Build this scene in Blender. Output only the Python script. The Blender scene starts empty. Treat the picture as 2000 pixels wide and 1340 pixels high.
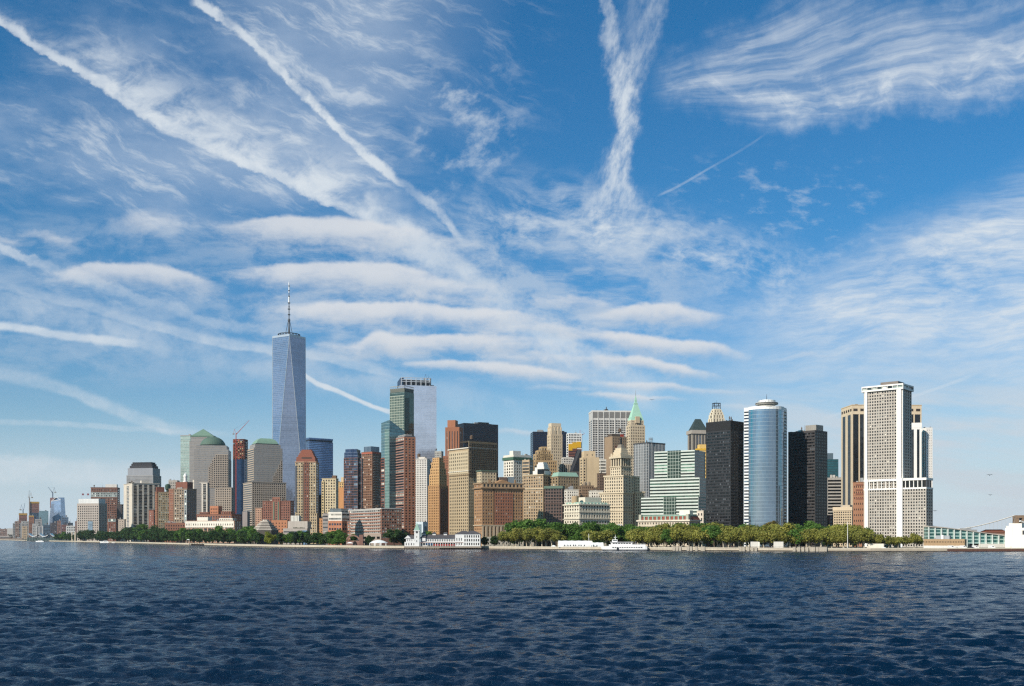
import bpy, math, random
import numpy as np
from mathutils import Vector
R = math.radians
SC = bpy.context.scene
COL = SC.collection

# ------------------------------------------------------------------ camera, exposure, sun
F, HZ, CAMH = 2091.0, 1050.0, 12.0          # focal length and horizon of a 2000 px wide view, eye height in metres
cam_d = bpy.data.cameras.new('camera')
cam_d.sensor_width = 36.0
cam_d.lens = F / 2000.0 * 36.0
cam_d.shift_y = (HZ - 670.0) / 2000.0
cam_d.clip_start, cam_d.clip_end = 0.5, 60000.0
cam = bpy.data.objects.new('camera', cam_d)
cam.location = (0, 0, CAMH)
cam.rotation_euler = (R(90), 0, 0)
COL.objects.link(cam)
SC.camera = cam
SC.view_settings.view_transform = 'Standard'
SC.view_settings.look = 'None'
SC.view_settings.exposure = 0.25
SC.view_settings.gamma = 1.0
SC.render.engine = 'CYCLES'
SC.cycles.max_bounces = 6
SC.cycles.diffuse_bounces = 2
SC.cycles.glossy_bounces = 3
SC.cycles.transmission_bounces = 2
SC.cycles.volume_bounces = 0
SC.cycles.transparent_max_bounces = 6
SC.cycles.use_adaptive_sampling = True
SC.cycles.adaptive_threshold = 0.007
SC.cycles.use_denoising = False
SC.cycles.denoiser = "OPENIMAGEDENOISE"
SC.cycles.sample_clamp_indirect = 3.0
SC.cycles.sample_clamp_direct = 1.5
SC.cycles.filter_width = 1.3

SUN_EL, SUN_AZ = R(33.0), R(225.0)          # azimuth clockwise from +Y: behind the camera and to the left
sun_dir = Vector((math.sin(SUN_AZ) * math.cos(SUN_EL), math.cos(SUN_AZ) * math.cos(SUN_EL), math.sin(SUN_EL)))
sl = bpy.data.lights.new('sun', 'SUN')
sl.energy = 5.0
sl.angle = R(0.5)
sl.color = (1.0, 0.90, 0.78)
so = bpy.data.objects.new('sun', sl)
so.rotation_euler = sun_dir.to_track_quat('Z', 'Y').to_euler()
so.location = (-300, -300, 600)
COL.objects.link(so)

# ------------------------------------------------------------------ node expression helper
class E:
    """a socket in a node tree with arithmetic"""
    nt = None
    def __init__(s, sock): s.s = sock
    @staticmethod
    def math(op, *a, clamp=False):
        n = E.nt.nodes.new('ShaderNodeMath'); n.operation = op; n.use_clamp = clamp
        for i, x in enumerate(a):
            if isinstance(x, E): E.nt.links.new(x.s, n.inputs[i])
            else: n.inputs[i].default_value = float(x)
        return E(n.outputs[0])
    def __add__(a, b): return E.math('ADD', a, b)
    __radd__ = __add__
    def __sub__(a, b): return E.math('SUBTRACT', a, b)
    def __rsub__(a, b): return E.math('SUBTRACT', b, a)
    def __mul__(a, b): return E.math('MULTIPLY', a, b)
    __rmul__ = __mul__
    def __truediv__(a, b): return E.math('DIVIDE', a, b)
    def __rtruediv__(a, b): return E.math('DIVIDE', b, a)
def sm(x, a, b, lo=0.0, hi=1.0):
    """smooth step of x from a to b (a < b)"""
    n = E.nt.nodes.new('ShaderNodeMapRange'); n.interpolation_type = 'SMOOTHSTEP'
    E.nt.links.new(x.s, n.inputs[0])
    for i, q in ((1, a), (2, b), (3, lo), (4, hi)):
        if isinstance(q, E): E.nt.links.new(q.s, n.inputs[i])
        else: n.inputs[i].default_value = float(q)
    return E(n.outputs[0])
def xyz(x, y, z=0.0):
    n = E.nt.nodes.new('ShaderNodeCombineXYZ')
    for i, q in enumerate((x, y, z)):
        if isinstance(q, E): E.nt.links.new(q.s, n.inputs[i])
        else: n.inputs[i].default_value = float(q)
    return E(n.outputs[0])
def split(v):
    n = E.nt.nodes.new('ShaderNodeSeparateXYZ'); E.nt.links.new(v.s, n.inputs[0])
    return E(n.outputs[0]), E(n.outputs[1]), E(n.outputs[2])
def noise(v, scale=1.0, detail=5, rough=0.55, dist=0.0, color=False, dims='2D'):
    n = E.nt.nodes.new('ShaderNodeTexNoise'); n.noise_dimensions = dims
    E.nt.links.new(v.s, n.inputs['Vector'])
    n.inputs['Scale'].default_value = scale; n.inputs['Detail'].default_value = detail
    n.inputs['Roughness'].default_value = rough; n.inputs['Distortion'].default_value = dist
    return E(n.outputs['Color' if color else 0])
def curve(x, pts):
    """piecewise smooth function through pts; x and values inside 0..1"""
    n = E.nt.nodes.new('ShaderNodeFloatCurve')
    E.nt.links.new(x.s, n.inputs['Value'])
    c = n.mapping.curves[0]
    pts = sorted(pts)
    c.points[0].location = pts[0]; c.points[1].location = pts[-1]
    for p in pts[1:-1]: c.points.new(*p)
    for p in c.points: p.handle_type = 'AUTO_CLAMPED'
    n.mapping.update()
    return E(n.outputs[0])
def mixc(f, a, b):
    n = E.nt.nodes.new('ShaderNodeMix'); n.data_type = 'RGBA'
    for i, q in ((0, f), (6, a), (7, b)):
        if isinstance(q, E): E.nt.links.new(q.s, n.inputs[i])
        elif i == 0: n.inputs[0].default_value = q
        else: n.inputs[i].default_value = (*q, 1.0)
    return E(n.outputs[2])

# ------------------------------------------------------------------ sky: physical sky and high cloud, as functions of direction
world = bpy.data.worlds.new('World')
SC.world = world
world.use_nodes = True
nt = world.node_tree
nt.nodes.clear()
E.nt = nt
def build_sky():
    sky = nt.nodes.new('ShaderNodeTexSky'); sky.sky_type = 'NISHITA'; sky.sun_disc = False
    sky.sun_elevation = SUN_EL; sky.sun_rotation = SUN_AZ
    sky.altitude = 0.0; sky.air_density = 1.0; sky.dust_density = 0.6; sky.ozone_density = 2.5
    hs = nt.nodes.new('ShaderNodeHueSaturation')
    hs.inputs['Saturation'].default_value = 1.22; hs.inputs['Value'].default_value = 0.80
    hs.inputs['Hue'].default_value = 0.498
    nt.links.new(sky.outputs[0], hs.inputs['Color'])
    tc = nt.nodes.new('ShaderNodeTexCoord')
    x, y, z = split(E(tc.outputs['Generated']))
    ay = E.math('MAXIMUM', E.math('ABSOLUTE', y), 0.02)
    U = x / ay * (F / 2000) + 0.5                      # azimuth and height of the ray as slopes
    V = (HZ / 2000) - z / ay * (F / 2000)
    uv = xyz(U, V)
    zz = E.math('MAXIMUM', z, 0.0) + 0.10
    pl = xyz(x / zz, ay / zz)                           # where the ray meets a flat cloud deck
    w1 = noise(uv, 9.0, 4, 0.5, color=True)
    w1x, w1y, _ = split(w1)
    w2 = noise(uv, 34.0, 5, 0.6, color=True)
    w2x, w2y, w2z = split(w2)
    w3x, w3y, _ = split(noise(uv, 105.0, 4, 0.65, color=True))
    Uw = U + (w1x - 0.5) * 0.030 + (w2x - 0.5) * 0.013 + (w3x - 0.5) * 0.007
    Vw = V + (w1y - 0.5) * 0.018 + (w2y - 0.5) * 0.013 + (w3y - 0.5) * 0.007
    Vb = V + (w1y - 0.5) * 0.010 + (w2y - 0.5) * 0.003
    patch = noise(pl, 1.6, 9, 0.58)                     # broken veil
    fine = noise(pl, 7.0, 7, 0.62)
    puff = noise(uv, 26.0, 8, 0.62)
    S = 1 / 2000.0
    col = E(hs.outputs[0])
    WHITE = (7.6, 8.2, 8.7)
    GREY = (5.0, 5.7, 6.7)
    VEIL = (4.9, 6.0, 7.5)
    up = sm(V, 0.0, 0.40)                               # deck far overhead is thinner
    state = {'c': col}
    def over(a, c):
        state['c'] = mixc(E.math('MINIMUM', a, 1.0), state['c'], c)
    def P(pts): return [(a * S, b * S) for a, b in pts]
    def fade(q, pts): return curve(q, [(a * S, b) for a, b in pts])
    # pale air towards the horizon
    hz = sm(V, 0.30, 0.535)
    over(hz * hz * 0.75, (6.2, 7.0, 7.8))
    vm = nt.nodes.new('ShaderNodeVectorMath'); vm.operation = 'MULTIPLY'    # colour balance of the clear air
    nt.links.new(state['c'].s, vm.inputs[0])
    nt.links.new(xyz(curve(V, [(0, .40), (.10, .46), (.20, .50), (.32, .68), (.40, .84), (.47, .98), (.53, 1.0), (1, 1.0)]) * 1.15, 1.22, sm(V, 0.3, 0.52, 1.46, 1.30)).s, vm.inputs[1])
    state['c'] = E(vm.outputs[0])
    # broken veil, upper left and middle
    reg = E.math('MAXIMUM', fade(U, [(0, .85), (330, .9), (640, .95), (800, .6), (960, .12), (1060, 0), (2000, 0)]) * sm(V, 0.24, 0.17),
                 fade(U, [(0, .95), (300, .8), (430, .4), (520, 0), (2000, 0)]) * sm(V, 0.08, 0.14) * sm(V, 0.34, 0.22))
    def gap(lo, hi): return sm(V, lo, hi)
    a1 = sm(patch, 0.34, 0.66) * reg * (0.35 + 0.65 * fine) * 0.92
    over(a1 * 0.85, VEIL)
    feath = noise(xyz(U * 9 + V * 13, V * 44 - U * 22 + (w1y - .5) * 2.5), 1.0, 9, 0.66)
    over(sm(feath, 0.46, 0.74) * sm(patch, 0.40, 0.58, 0.15, 1.0) * E.math('MAXIMUM', reg, fade(U, [(0, .6), (300, .5), (700, .4), (1000, .35), (1150, 0), (2000, 0)]) * sm(V, 0.42, 0.24)) * 0.62, WHITE)
    # mid veil of ripples
    reg2 = fade(U, [(0, 0), (760, 0), (940, .6), (1120, 1), (1330, .95), (1520, .6), (1640, .15), (1700, 0), (2000, 0)])
    cen = curve(U, P([(0, 440), (900, 400), (1100, 420), (1300, 490), (1500, 540), (1700, 560), (2000, 560)]))
    dd = E.math('ABSOLUTE', Vw - cen)
    band = sm(dd, 0.062, 0.0)
    rip = noise(xyz(U * 30 + V * 14 + (w1x - .5) * 2.0, V * 60 - U * 12 + (w1y - .5) * 2.0), 1.0, 8, 0.66)
    over(sm(rip, 0.32, 0.74) * sm(patch, 0.36, 0.60, 0.35, 1.0) * reg2 * band * 0.95, WHITE)
    # small fluffs, upper middle
    regf = fade(U, [(0, 0), (760, 0), (820, .9), (900, 1), (1000, .6), (1080, 0), (2000, 0)]) * fade(V, [(0, 0), (90, 0), (170, .9), (330, .8), (420, .2), (470, 0), (2000, 0)])
    fl = noise(xyz(U * 24 + V * 8, V * 30), 1.0, 7, 0.62)
    over(sm(fl, 0.46, 0.76) * regf * 0.60, WHITE)
    # small fluffs to the right
    regf = fade(U, [(0, 0), (1270, 0), (1340, .7), (1500, .8), (1700, .5), (1760, 0), (2000, 0)]) * fade(V, [(0, 0), (250, 0), (330, .5), (430, .8), (520, .5), (600, 0), (2000, 0)])
    fl = noise(xyz(U * 30 - V * 10, V * 62), 1.0, 7, 0.62)
    over(sm(fl, 0.50, 0.78) * regf * 0.55, WHITE)
    # right hand sheet of fine cirrus
    ang = 0.30
    ca, sa = math.cos(ang), math.sin(ang)
    edge = curve(U, P([(0, 640), (1150, 640), (1330, 560), (1500, 515), (1640, 455), (1760, 400), (1880, 350), (2000, 290)]))
    inside = sm(Vw - edge, -0.004, 0.075) * sm(U, 0.61, 0.84) * sm(V, 0.47, 0.27)
    lacy = noise(xyz(U * 17 + V * 14 + (w1x - .5) * 1.4, V * 80 + U * 4 + (w1y - .5) * 1.8), 1.0, 8, 0.66)
    lace2 = noise(xyz(U * 6 + V * 4, V * 14), 1.0, 5, 0.55)
    over(inside * (sm(lacy, 0.25, 0.78) * 0.60 + sm(lace2, 0.30, 0.75) * 0.42 + 0.10), WHITE)
    # fan of cirrus, upper right
    top = curve(U, P([(0, 420), (1180, 420), (1250, 165), (1330, 118), (1420, 62), (1520, 10), (1560, 0), (2000, 0)]))
    bot = curve(U, P([(0, 0), (1180, 0), (1270, 200), (1400, 218), (1530, 250), (1620, 238), (1760, 214), (1880, 216), (2000, 190)]))
    ins = sm(Vw + (w2z - .5) * 0.04 - top, -0.020, 0.045) * sm(bot + 0.012 - Vw + (w2x - .5) * 0.035, 0.0, 0.045) * sm(U, 0.615, 0.67)
    rr = (U - 0.60) ; qv = (V - 0.105)
    th = qv / (rr + 0.10)
    fib = noise(xyz(rr * 7.5 + (w1x - .5) * 1.2, th * 22 + (w1y - .5) * 1.6 + rr * 3), 1.0, 7, 0.60)
    fib2 = noise(xyz(U * 22 - V * 14, V * 34 + U * 10 + (w1y - .5) * 2), 1.0, 7, 0.60, 0.3)
    knots = sm(curve(U, P([(0, 160), (1250, 170), (1500, 190), (1800, 170), (2000, 110)])) - V, 0.055, -0.012)
    fan = ins * (sm(fib, 0.30, 0.74) * 0.62 + sm(fib2, 0.42, 0.74) * 0.50 * knots + 0.20)
    over(fan * sm(patch, 0.28, 0.58, 0.6, 1.0) * 0.98, WHITE)
    # upright wisp with its second arm and its skirt
    def upright(pts, wl, wr, al, fibk):
        c = curve(V, P(pts))
        d = Uw - c
        a = sm(d, -1.0 * wl, 0.0) * sm(d, wr, 0.0)
        wis = noise(xyz(U * 70 + V * 26, V * 26 - U * 18), 1.0, 6, 0.65)
        over(sm(a + (wis - 0.5) * 0.5, 0.05, 0.95) * fade(V, al) * (sm(wis, 0.22, 0.74) * fibk + 1 - fibk), WHITE)
    wl = curve(V, P([(0, 20), (150, 30), (230, 30), (320, 74), (400, 130), (450, 210), (520, 240), (2000, 240)]))
    wr = curve(V, P([(0, 18), (150, 34), (230, 40), (320, 34), (380, 60), (450, 170), (520, 240), (2000, 240)]))
    upright([(0, 1192), (100, 1208), (160, 1216), (230, 1218), (300, 1212), (360, 1206), (450, 1210), (2000, 1210)], wl, wr,
            [(0, .46), (150, .64), (250, .88), (340, .80), (400, .56), (470, .30), (540, 0), (2000, 0)], 0.85)
    upright([(0, 1274), (60, 1262), (120, 1236), (200, 1216), (300, 1208), (2000, 1208)], 0.016, 0.020,
            [(0, .40), (60, .36), (140, .44), (220, .3), (300, 0), (2000, 0)], 0.85)
    upright([(0, 1236), (60, 1232), (130, 1222), (2000, 1210)], 0.02, 0.02, [(0, .16), (100, .22), (180, 0), (2000, 0)], 0.9)
    # contrails that run with azimuth
    tear = noise(xyz(U * 48 + V * 20, V * 70 - U * 10), 1.0, 8, 0.68)
    def trail(pts, lo, hi, al, soft=0.5, c=WHITE, vv=None, k=(0.28, 0.68)):
        cc = curve(U, P(pts))
        d = (vv or Vw) - cc
        a = sm(d, lo * S, 0.0) * sm(d, -1.0 * (hi * S if not isinstance(hi, E) else hi), 0.0)
        over(sm(a + (tear - 0.5) * 0.75, 0.08, 0.92) * sm(a, 0.0, 0.2) * fade(U, al) * (sm(puff, k[0], k[1]) * soft + 1 - soft), c)
    main = [(0, 42), (80, 98), (160, 150), (240, 198), (330, 244), (420, 286), (480, 322), (560, 354), (640, 394), (740, 440), (2000, 900)]
    hw = curve(U, P([(0, 60), (120, 90), (190, 150), (300, 165), (420, 150), (560, 170), (700, 150), (760, 120), (2000, 100)]))
    def broad():
        cc = curve(U, P(main)); d = Vw - cc
        a = sm(d, 9 * S, -4 * S) * sm(d, -1.0 * hw, 0.0)
        streak = noise(xyz(U * 20 + V * 24, V * 30 - U * 14), 1.0, 7, 0.62, 0.3)
        over(a * fade(U, [(0, .5), (130, .55), (200, .95), (330, .95), (500, .95), (640, 1), (720, .8), (800, .3), (860, 0), (2000, 0)]) * (sm(streak, 0.28, 0.68) * 0.82 + 0.06), WHITE)
    broad()
    trail(main, 12, 30, [(0, .8), (150, .7), (400, .6), (560, .6), (700, .35), (780, 0), (2000, 0)], 0.5)
    trail([(0, 0), (380, 0), (400, 12), (470, 70), (560, 152), (640, 226), (700, 290), (760, 342), (800, 376), (850, 414), (880, 446), (920, 486), (2000, 900)],
          16, 24, [(0, 0), (370, .0), (385, .8), (480, .75), (600, .95), (700, .9), (770, .75), (805, .25), (840, .6), (880, .6), (915, 0), (2000, 0)], 0.6, k=(0.30, 0.58))
    trail([(0, 700), (1280, 384), (1390, 326), (1500, 258), (1520, 240), (2000, 40)], 5, 5, [(0, 0), (1280, 0), (1300, .25), (1400, .19), (1480, .10), (1520, 0), (2000, 0)], 0.6, vv=V)
    # left hand streaks lower down
    trail([(0, 640), (90, 652), (180, 664), (280, 672), (330, 674), (2000, 700)], 15, 16, [(0, .85), (120, .85), (220, .7), (280, .25), (340, 0), (2000, 0)], 0.3, vv=Vb)
    trail([(0, 478), (60, 500), (130, 528), (220, 560), (330, 600), (500, 640), (2000, 700)], 22, 16, [(0, .6), (100, .5), (200, .36), (330, .25), (520, .22), (600, 0), (2000, 0)], 0.6)
    trail([(0, 560), (180, 604), (300, 640), (420, 668), (530, 686), (640, 700), (760, 728), (840, 745), (2000, 800)], 13, 26, [(0, .22), (200, .34), (400, .52), (620, .52), (740, .36), (830, 0), (2000, 0)], 0.5, vv=Vb)
    trail([(0, 590), (580, 716), (600, 738), (660, 762), (720, 788), (765, 806), (2000, 900)], 10, 8, [(0, 0), (480, 0), (560, .35), (600, .85), (740, .9), (765, .7), (800, 0), (2000, 0)], 0.2, vv=Vb)
    trail([(0, 735), (80, 752), (170, 780), (250, 812), (330, 838), (420, 850), (2000, 880)], 18, 26, [(0, .34), (150, .42), (260, .42), (360, .26), (460, 0), (2000, 0)], 0.6, vv=Vb)
    trail([(0, 824), (200, 832), (400, 846), (600, 850), (2000, 850)], 10, 10, [(0, .34), (250, .32), (420, .14), (520, 0), (2000, 0)], 0.6, vv=Vb)
    trail([(0, 910), (200, 922), (500, 940), (2000, 940)], 60, 40, [(0, .6), (250, .5), (420, .28), (620, 0), (2000, 0)], 0.5, vv=Vb)
    trail([(0, 585), (300, 660), (560, 710), (900, 770), (1100, 800), (2000, 800)], 70, 30, [(0, .30), (200, .35), (380, .25), (640, .22), (980, .2), (1100, 0), (2000, 0)], 0.8, vv=Vb)
    # low white veil on the right
    lowr = fade(U, [(0, 0), (1250, 0), (1450, .45), (1600, .78), (2000, .88)]) * sm(V, 0.32, 0.42)
    lr = noise(xyz(U * 5 + V * 10, V * 40 - U * 5), 1.0, 6, 0.58)
    over(lowr * (sm(lr, 0.30, 0.66) * 0.75 + 0.22), (6.6, 7.2, 7.8))
    trail([(0, 900), (1560, 830), (1640, 808), (1740, 786), (1860, 748), (2000, 690)], 6, 6, [(0, 0), (1590, 0), (1640, .3), (1850, .3), (1940, 0), (2000, 0)], 0.3, vv=V)
    # wide diffuse arm through the wave clouds
    trail([(0, 300), (640, 390), (720, 430), (800, 470), (880, 520), (960, 580), (1040, 640), (1120, 690), (1200, 736), (1300, 770), (2000, 900)],
          80, 66, [(0, 0), (660, .0), (720, .5), (800, .74), (900, .76), (1000, .66), (1100, .74), (1200, .66), (1290, .2), (1360, 0), (2000, 0)], 0.7)
    # lens shaped wave clouds: sharp lit top, soft grey underside
    erode = noise(xyz(U * 15 + (w1x - .5) * 1.2, V * 34), 1.0, 9, 0.66)
    # thin veil between the wave clouds
    reg3 = fade(U, [(0, .5), (380, .5), (560, .8), (1000, 1), (1300, .8), (1480, 0), (2000, 0)]) * fade(V, [(0, 0), (400, 0), (450, .8), (640, .9), (740, .6), (800, 0), (2000, 0)])
    over(sm(erode, 0.34, 0.66) * reg3 * 0.66, (5.9, 6.8, 7.8))
    def wave(x0, x1, top, h, al=0.95, e0=60, e1=80, cut=6, n=1.0):
        cc = curve(U, P(top))
        vv = V + (w1y - 0.5) * 0.012 * n + (w2y - 0.5) * 0.006 * n + (w3y - 0.5) * 0.0022
        uu = U + (w1x - 0.5) * 0.030 + (w2x - 0.5) * 0.03
        e = sm(uu, (x0 - 50) * S, (x0 + e0 + 60) * S) * sm(uu, (x1 + 50) * S, (x1 - e1 - 60) * S)
        hh = (e * 0.25 + 0.75) * (h * 1.12 * S)
        d = vv - cc - (1.0 - e) * (h * 0.05 * S)
        a = sm(d, -cut * S, cut * 1.8 * S) * sm(d, hh, hh * 0.05) * E.math('POWER', e, 0.8)
        a = sm(a + (erode - 0.5) * (1.15 - a * 0.55), 0.06, 0.98) * sm(a, 0.0, 0.15)
        sh = sm(d, hh * 0.10, hh * 0.90)
        over(a * al * 0.95, mixc(sh, (7.7, 7.9, 8.2), (4.8, 5.6, 6.7)))
    def flat(y, dy=0): return [(0, y), (1000, y + dy), (2000, y + 2 * dy)]
    wave(400, 960, [(0, 440), (460, 432), (560, 420), (700, 428), (800, 440), (900, 460), (2000, 500)], 90, .86, 110, 260)
    wave(410, 1010, [(0, 520), (480, 520), (600, 512), (740, 512), (840, 530), (940, 548), (2000, 560)], 84, .86, 120, 240)
    wave(530, 1130, [(0, 590), (580, 592), (650, 584), (760, 588), (900, 596), (1000, 604), (1080, 620), (2000, 700)], 68, .92, 90, 170)
    wave(610, 1130, [(0, 660), (690, 662), (735, 644), (780, 652), (850, 648), (1000, 652), (1080, 660), (2000, 700)], 58, .9, 110, 150)
    wave(770, 1140, [(0, 704), (800, 702), (860, 700), (960, 704), (1060, 716), (1130, 730), (2000, 740)], 38, .92, 60, 80, 5)
    wave(1140, 1420, [(0, 590), (1150, 610), (1230, 592), (1300, 590), (1400, 606), (2000, 640)], 56, .92, 80, 60)
    wave(1040, 1230, [(0, 578), (1060, 580), (1130, 578), (1220, 590), (2000, 600)], 44, .6, 60, 60)
    wave(1110, 1470, [(0, 640), (1140, 648), (1240, 648), (1320, 660), (1400, 664), (1460, 680), (2000, 700)], 46, .95, 60, 60, 5)
    wave(1130, 1420, [(0, 680), (1160, 690), (1240, 690), (1320, 706), (1400, 722), (2000, 740)], 38, .95, 70, 60, 5)
    wave(1140, 1390, [(0, 742), (1180, 742), (1280, 742), (1380, 756), (2000, 760)], 26, .85, 60, 60, 4)
    wave(1040, 1140, [(0, 750), (1070, 748), (1130, 754), (2000, 760)], 20, .75, 40, 40, 4)
    wave(1110, 1350, [(0, 764), (1180, 764), (1260, 766), (1340, 772), (2000, 780)], 22, .85, 50, 60, 4)
    wave(1340, 1480, [(0, 756), (1380, 756), (1460, 760), (2000, 770)], 18, .5, 40, 40, 4)
    wave(1380, 1520, [(0, 784), (1440, 786), (2000, 800)], 22, .5, 40, 50, 4)
    wave(940, 1110, [(0, 834), (1000, 836), (1100, 840), (2000, 850)], 18, .6, 50, 40, 4)
    wave(1500, 1640, [(0, 680), (1560, 684), (1640, 690), (2000, 700)], 18, .45, 40, 60, 4, 2)
    wave(1690, 1800, [(0, 648), (1720, 650), (2000, 660)], 16, .55, 50, 60, 4, 2)
    wave(560, 800, [(0, 486), (640, 484), (780, 492), (2000, 520)], 26, .5, 80, 120, 8, 2)
    wave(700, 1010, [(0, 574), (820, 572), (1000, 580), (2000, 600)], 30, .5, 90, 120, 8, 2)
    wave(930, 1240, [(0, 690), (1060, 686), (1200, 700), (2000, 720)], 34, .6, 90, 120, 6, 2)
    wave(880, 1300, [(0, 640), (1060, 636), (1240, 650), (2000, 700)], 34, .5, 110, 120, 6, 2)
    wave(70, 480, [(0, 520), (120, 520), (180, 510), (280, 512), (360, 526), (470, 548), (2000, 600)], 66, .82, 70, 120)
    wave(220, 390, [(0, 410), (290, 408), (380, 420), (2000, 430)], 80, .72, 80, 70, 14)
    wave(40, 140, [(0, 450), (85, 450), (140, 464), (2000, 470)], 34, .65, 30, 40, 5, 1.6)
    wave(90, 150, [(0, 485), (130, 488), (2000, 500)], 20, .45, 30, 30, 5, 1.6)
    wave(-40, 60, [(0, 458), (60, 466), (2000, 470)], 24, .6, 10, 40, 5, 1.6)
    wave(420, 560, [(0, 560), (480, 566), (2000, 580)], 40, .4, 60, 60, 8)
    # below the horizon: dull water colour
    low = sm(z, -0.02, 0.0)
    final = mixc(low, (0.5, 0.8, 1.1), state['c'])
    bg = nt.nodes.new('ShaderNodeBackground'); bg.inputs['Strength'].default_value = 0.081
    nt.links.new(final.s, bg.inputs['Color'])
    out = nt.nodes.new('ShaderNodeOutputWorld')
    nt.links.new(bg.outputs[0], out.inputs['Surface'])
    world.cycles.sampling_method = 'MANUAL'
    world.cycles.sample_map_resolution = 512
build_sky()

# ------------------------------------------------------------------ object helpers
def at(px, y, z=0.0):
    """world point on the vertical line seen at column px, at depth y"""
    return Vector(((px - 1000.0) / F * y, y, z))
def zat(py, y): return CAMH + (HZ - py) / F * y
def tag(o, label=None, cat=None, group=None, kind=None):
    if label: o['label'] = label
    if cat: o['category'] = cat
    if group: o['group'] = group
    if kind: o['kind'] = kind
    return o
def empty(name, loc, label, cat, group=None):
    o = bpy.data.objects.new(name, None)
    o.location = loc
    o.empty_display_size = 1.0
    COL.objects.link(o)
    return tag(o, label, cat, group)
def copy_tree(o, parent=None):
    c = o.copy(); COL.objects.link(c)
    if parent: c.parent = parent
    for ch in list(o.children): copy_tree(ch, c)
    return c
class MB:
    """collects faces with uv in metres and builds ONE mesh object"""
    def __init__(s): s.v, s.f, s.u, s.m = [], [], [], []
    def face(s, pts, uv=None, mi=0):
        n = len(s.v); s.v.extend([tuple(p) for p in pts]); s.f.append(tuple(range(n, n + len(pts))))
        if uv is None:
            p0 = Vector(pts[0]); e = Vector(pts[1]) - p0
            e = e.normalized() if e.length > 1e-9 else Vector((1, 0, 0))
            nn = e.cross(Vector(pts[-1]) - p0)
            t = nn.cross(e).normalized() if nn.length > 1e-9 else Vector((0, 0, 1))
            if abs(nn.z) < 0.9 * (nn.length + 1e-12):
                uv = [((Vector(p) - p0).dot(e) , p[2]) for p in pts] if abs(e.z) < .5 else [((Vector(p) - p0).dot(t), p[2]) for p in pts]
            else: uv = [(p[0], p[1]) for p in pts]
        s.u.extend(uv); s.m.append(mi)
    def prism(s, poly, z0, z1, top=True, bottom=False, mi=0, poly2=None, mtop=None):
        q = poly2 or poly; n = len(poly)
        for i in range(n):
            a, b = poly[i], poly[(i + 1) % n]; c, d = q[(i + 1) % n], q[i]
            w = math.hypot(b[0] - a[0], b[1] - a[1])
            s.face([(a[0], a[1], z0), (b[0], b[1], z0), (c[0], c[1], z1), (d[0], d[1], z1)], [(0, z0), (w, z0), (w, z1), (0, z1)], mi)
        if top: s.face([(p[0], p[1], z1) for p in q], None, mi if mtop is None else mtop)
        if bottom: s.face([(p[0], p[1], z0) for p in reversed(poly)], None, mi)
    def box(s, c, w, d, z0, z1, a=0.0, mi=0, top=True):
        s.prism(rect(c, w, d, a), z0, z1, top, True, mi)
    def tube(s, p, q, r0, r1=None, n=8, cap=True, mi=0):
        r1 = r0 if r1 is None else r1
        p, q = Vector(p), Vector(q); ax = (q - p).normalized()
        e = ax.orthogonal().normalized(); g = ax.cross(e)
        A = [p + (e * math.cos(2 * math.pi * k / n) + g * math.sin(2 * math.pi * k / n)) * r0 for k in range(n)]
        B = [q + (e * math.cos(2 * math.pi * k / n) + g * math.sin(2 * math.pi * k / n)) * r1 for k in range(n)]
        for k in range(n):
            j = (k + 1) % n
            s.face([A[k], A[j], B[j], B[k]], None, mi)
        if cap:
            s.face(B, None, mi); s.face(A[::-1], None, mi)
    def lathe(s, c, prof, n=20, mi=0):
        R_ = [[(c[0] + r * math.cos(2 * math.pi * k / n), c[1] + r * math.sin(2 * math.pi * k / n), z) for k in range(n)] for r, z in prof]
        for a, b in zip(R_, R_[1:]):
            for k in range(n):
                j = (k + 1) % n
                s.face([a[k], a[j], b[j], b[k]], None, mi)
        s.face(R_[-1], None, mi)
    def build(s, name, mats, parent=None, loc=None, smooth=False):
        if not isinstance(mats, (list, tuple)): mats = [mats]
        org = Vector(parent['org']) if parent is not None and 'org' in parent else (parent.location.copy() if parent is not None else None)
        if org is None:
            if loc is None:
                v = np.array(s.v); loc = Vector((float(v[:, 0].mean()), float(v[:, 1].mean()), float(v[:, 2].min())))
            org = Vector(loc)
        me = bpy.data.meshes.new(name)
        v = np.array(s.v, dtype=np.float64) - np.array(org)
        me.from_pydata([], [], [])
        nl = np.array([len(f) for f in s.f], dtype=np.int32)
        me.vertices.add(len(v)); me.vertices.foreach_set('co', v.astype(np.float32).ravel())
        me.loops.add(int(nl.sum())); me.loops.foreach_set('vertex_index', np.concatenate([np.array(f, dtype=np.int32) for f in s.f]))
        me.polygons.add(len(nl)); me.polygons.foreach_set('loop_start', np.concatenate([[0], np.cumsum(nl)[:-1]]).astype(np.int32))
        me.polygons.foreach_set('material_index', np.array(s.m, dtype=np.int32))
        uvl = me.uv_layers.new(name='UVMap')
        uvl.data.foreach_set('uv', np.array(s.u, dtype=np.float32).ravel())
        for m in mats: me.materials.append(m)
        me.update(calc_edges=True)
        if smooth: me.polygons.foreach_set('use_smooth', [True] * len(nl))
        me.validate()
        o = bpy.data.objects.new(name, me)
        if parent is None: o.location = org
        else:
            o.parent = parent
            if 'org' in parent: o.location = (0, 0, 0)
        COL.objects.link(o)
        return o
def rect(c, w, d, a=0.0):
    ca, sa = math.cos(a), math.sin(a)
    return [(c[0] + x * ca - y * sa, c[1] + x * sa + y * ca) for x, y in ((-w / 2, -d / 2), (w / 2, -d / 2), (w / 2, d / 2), (-w / 2, d / 2))]
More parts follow.
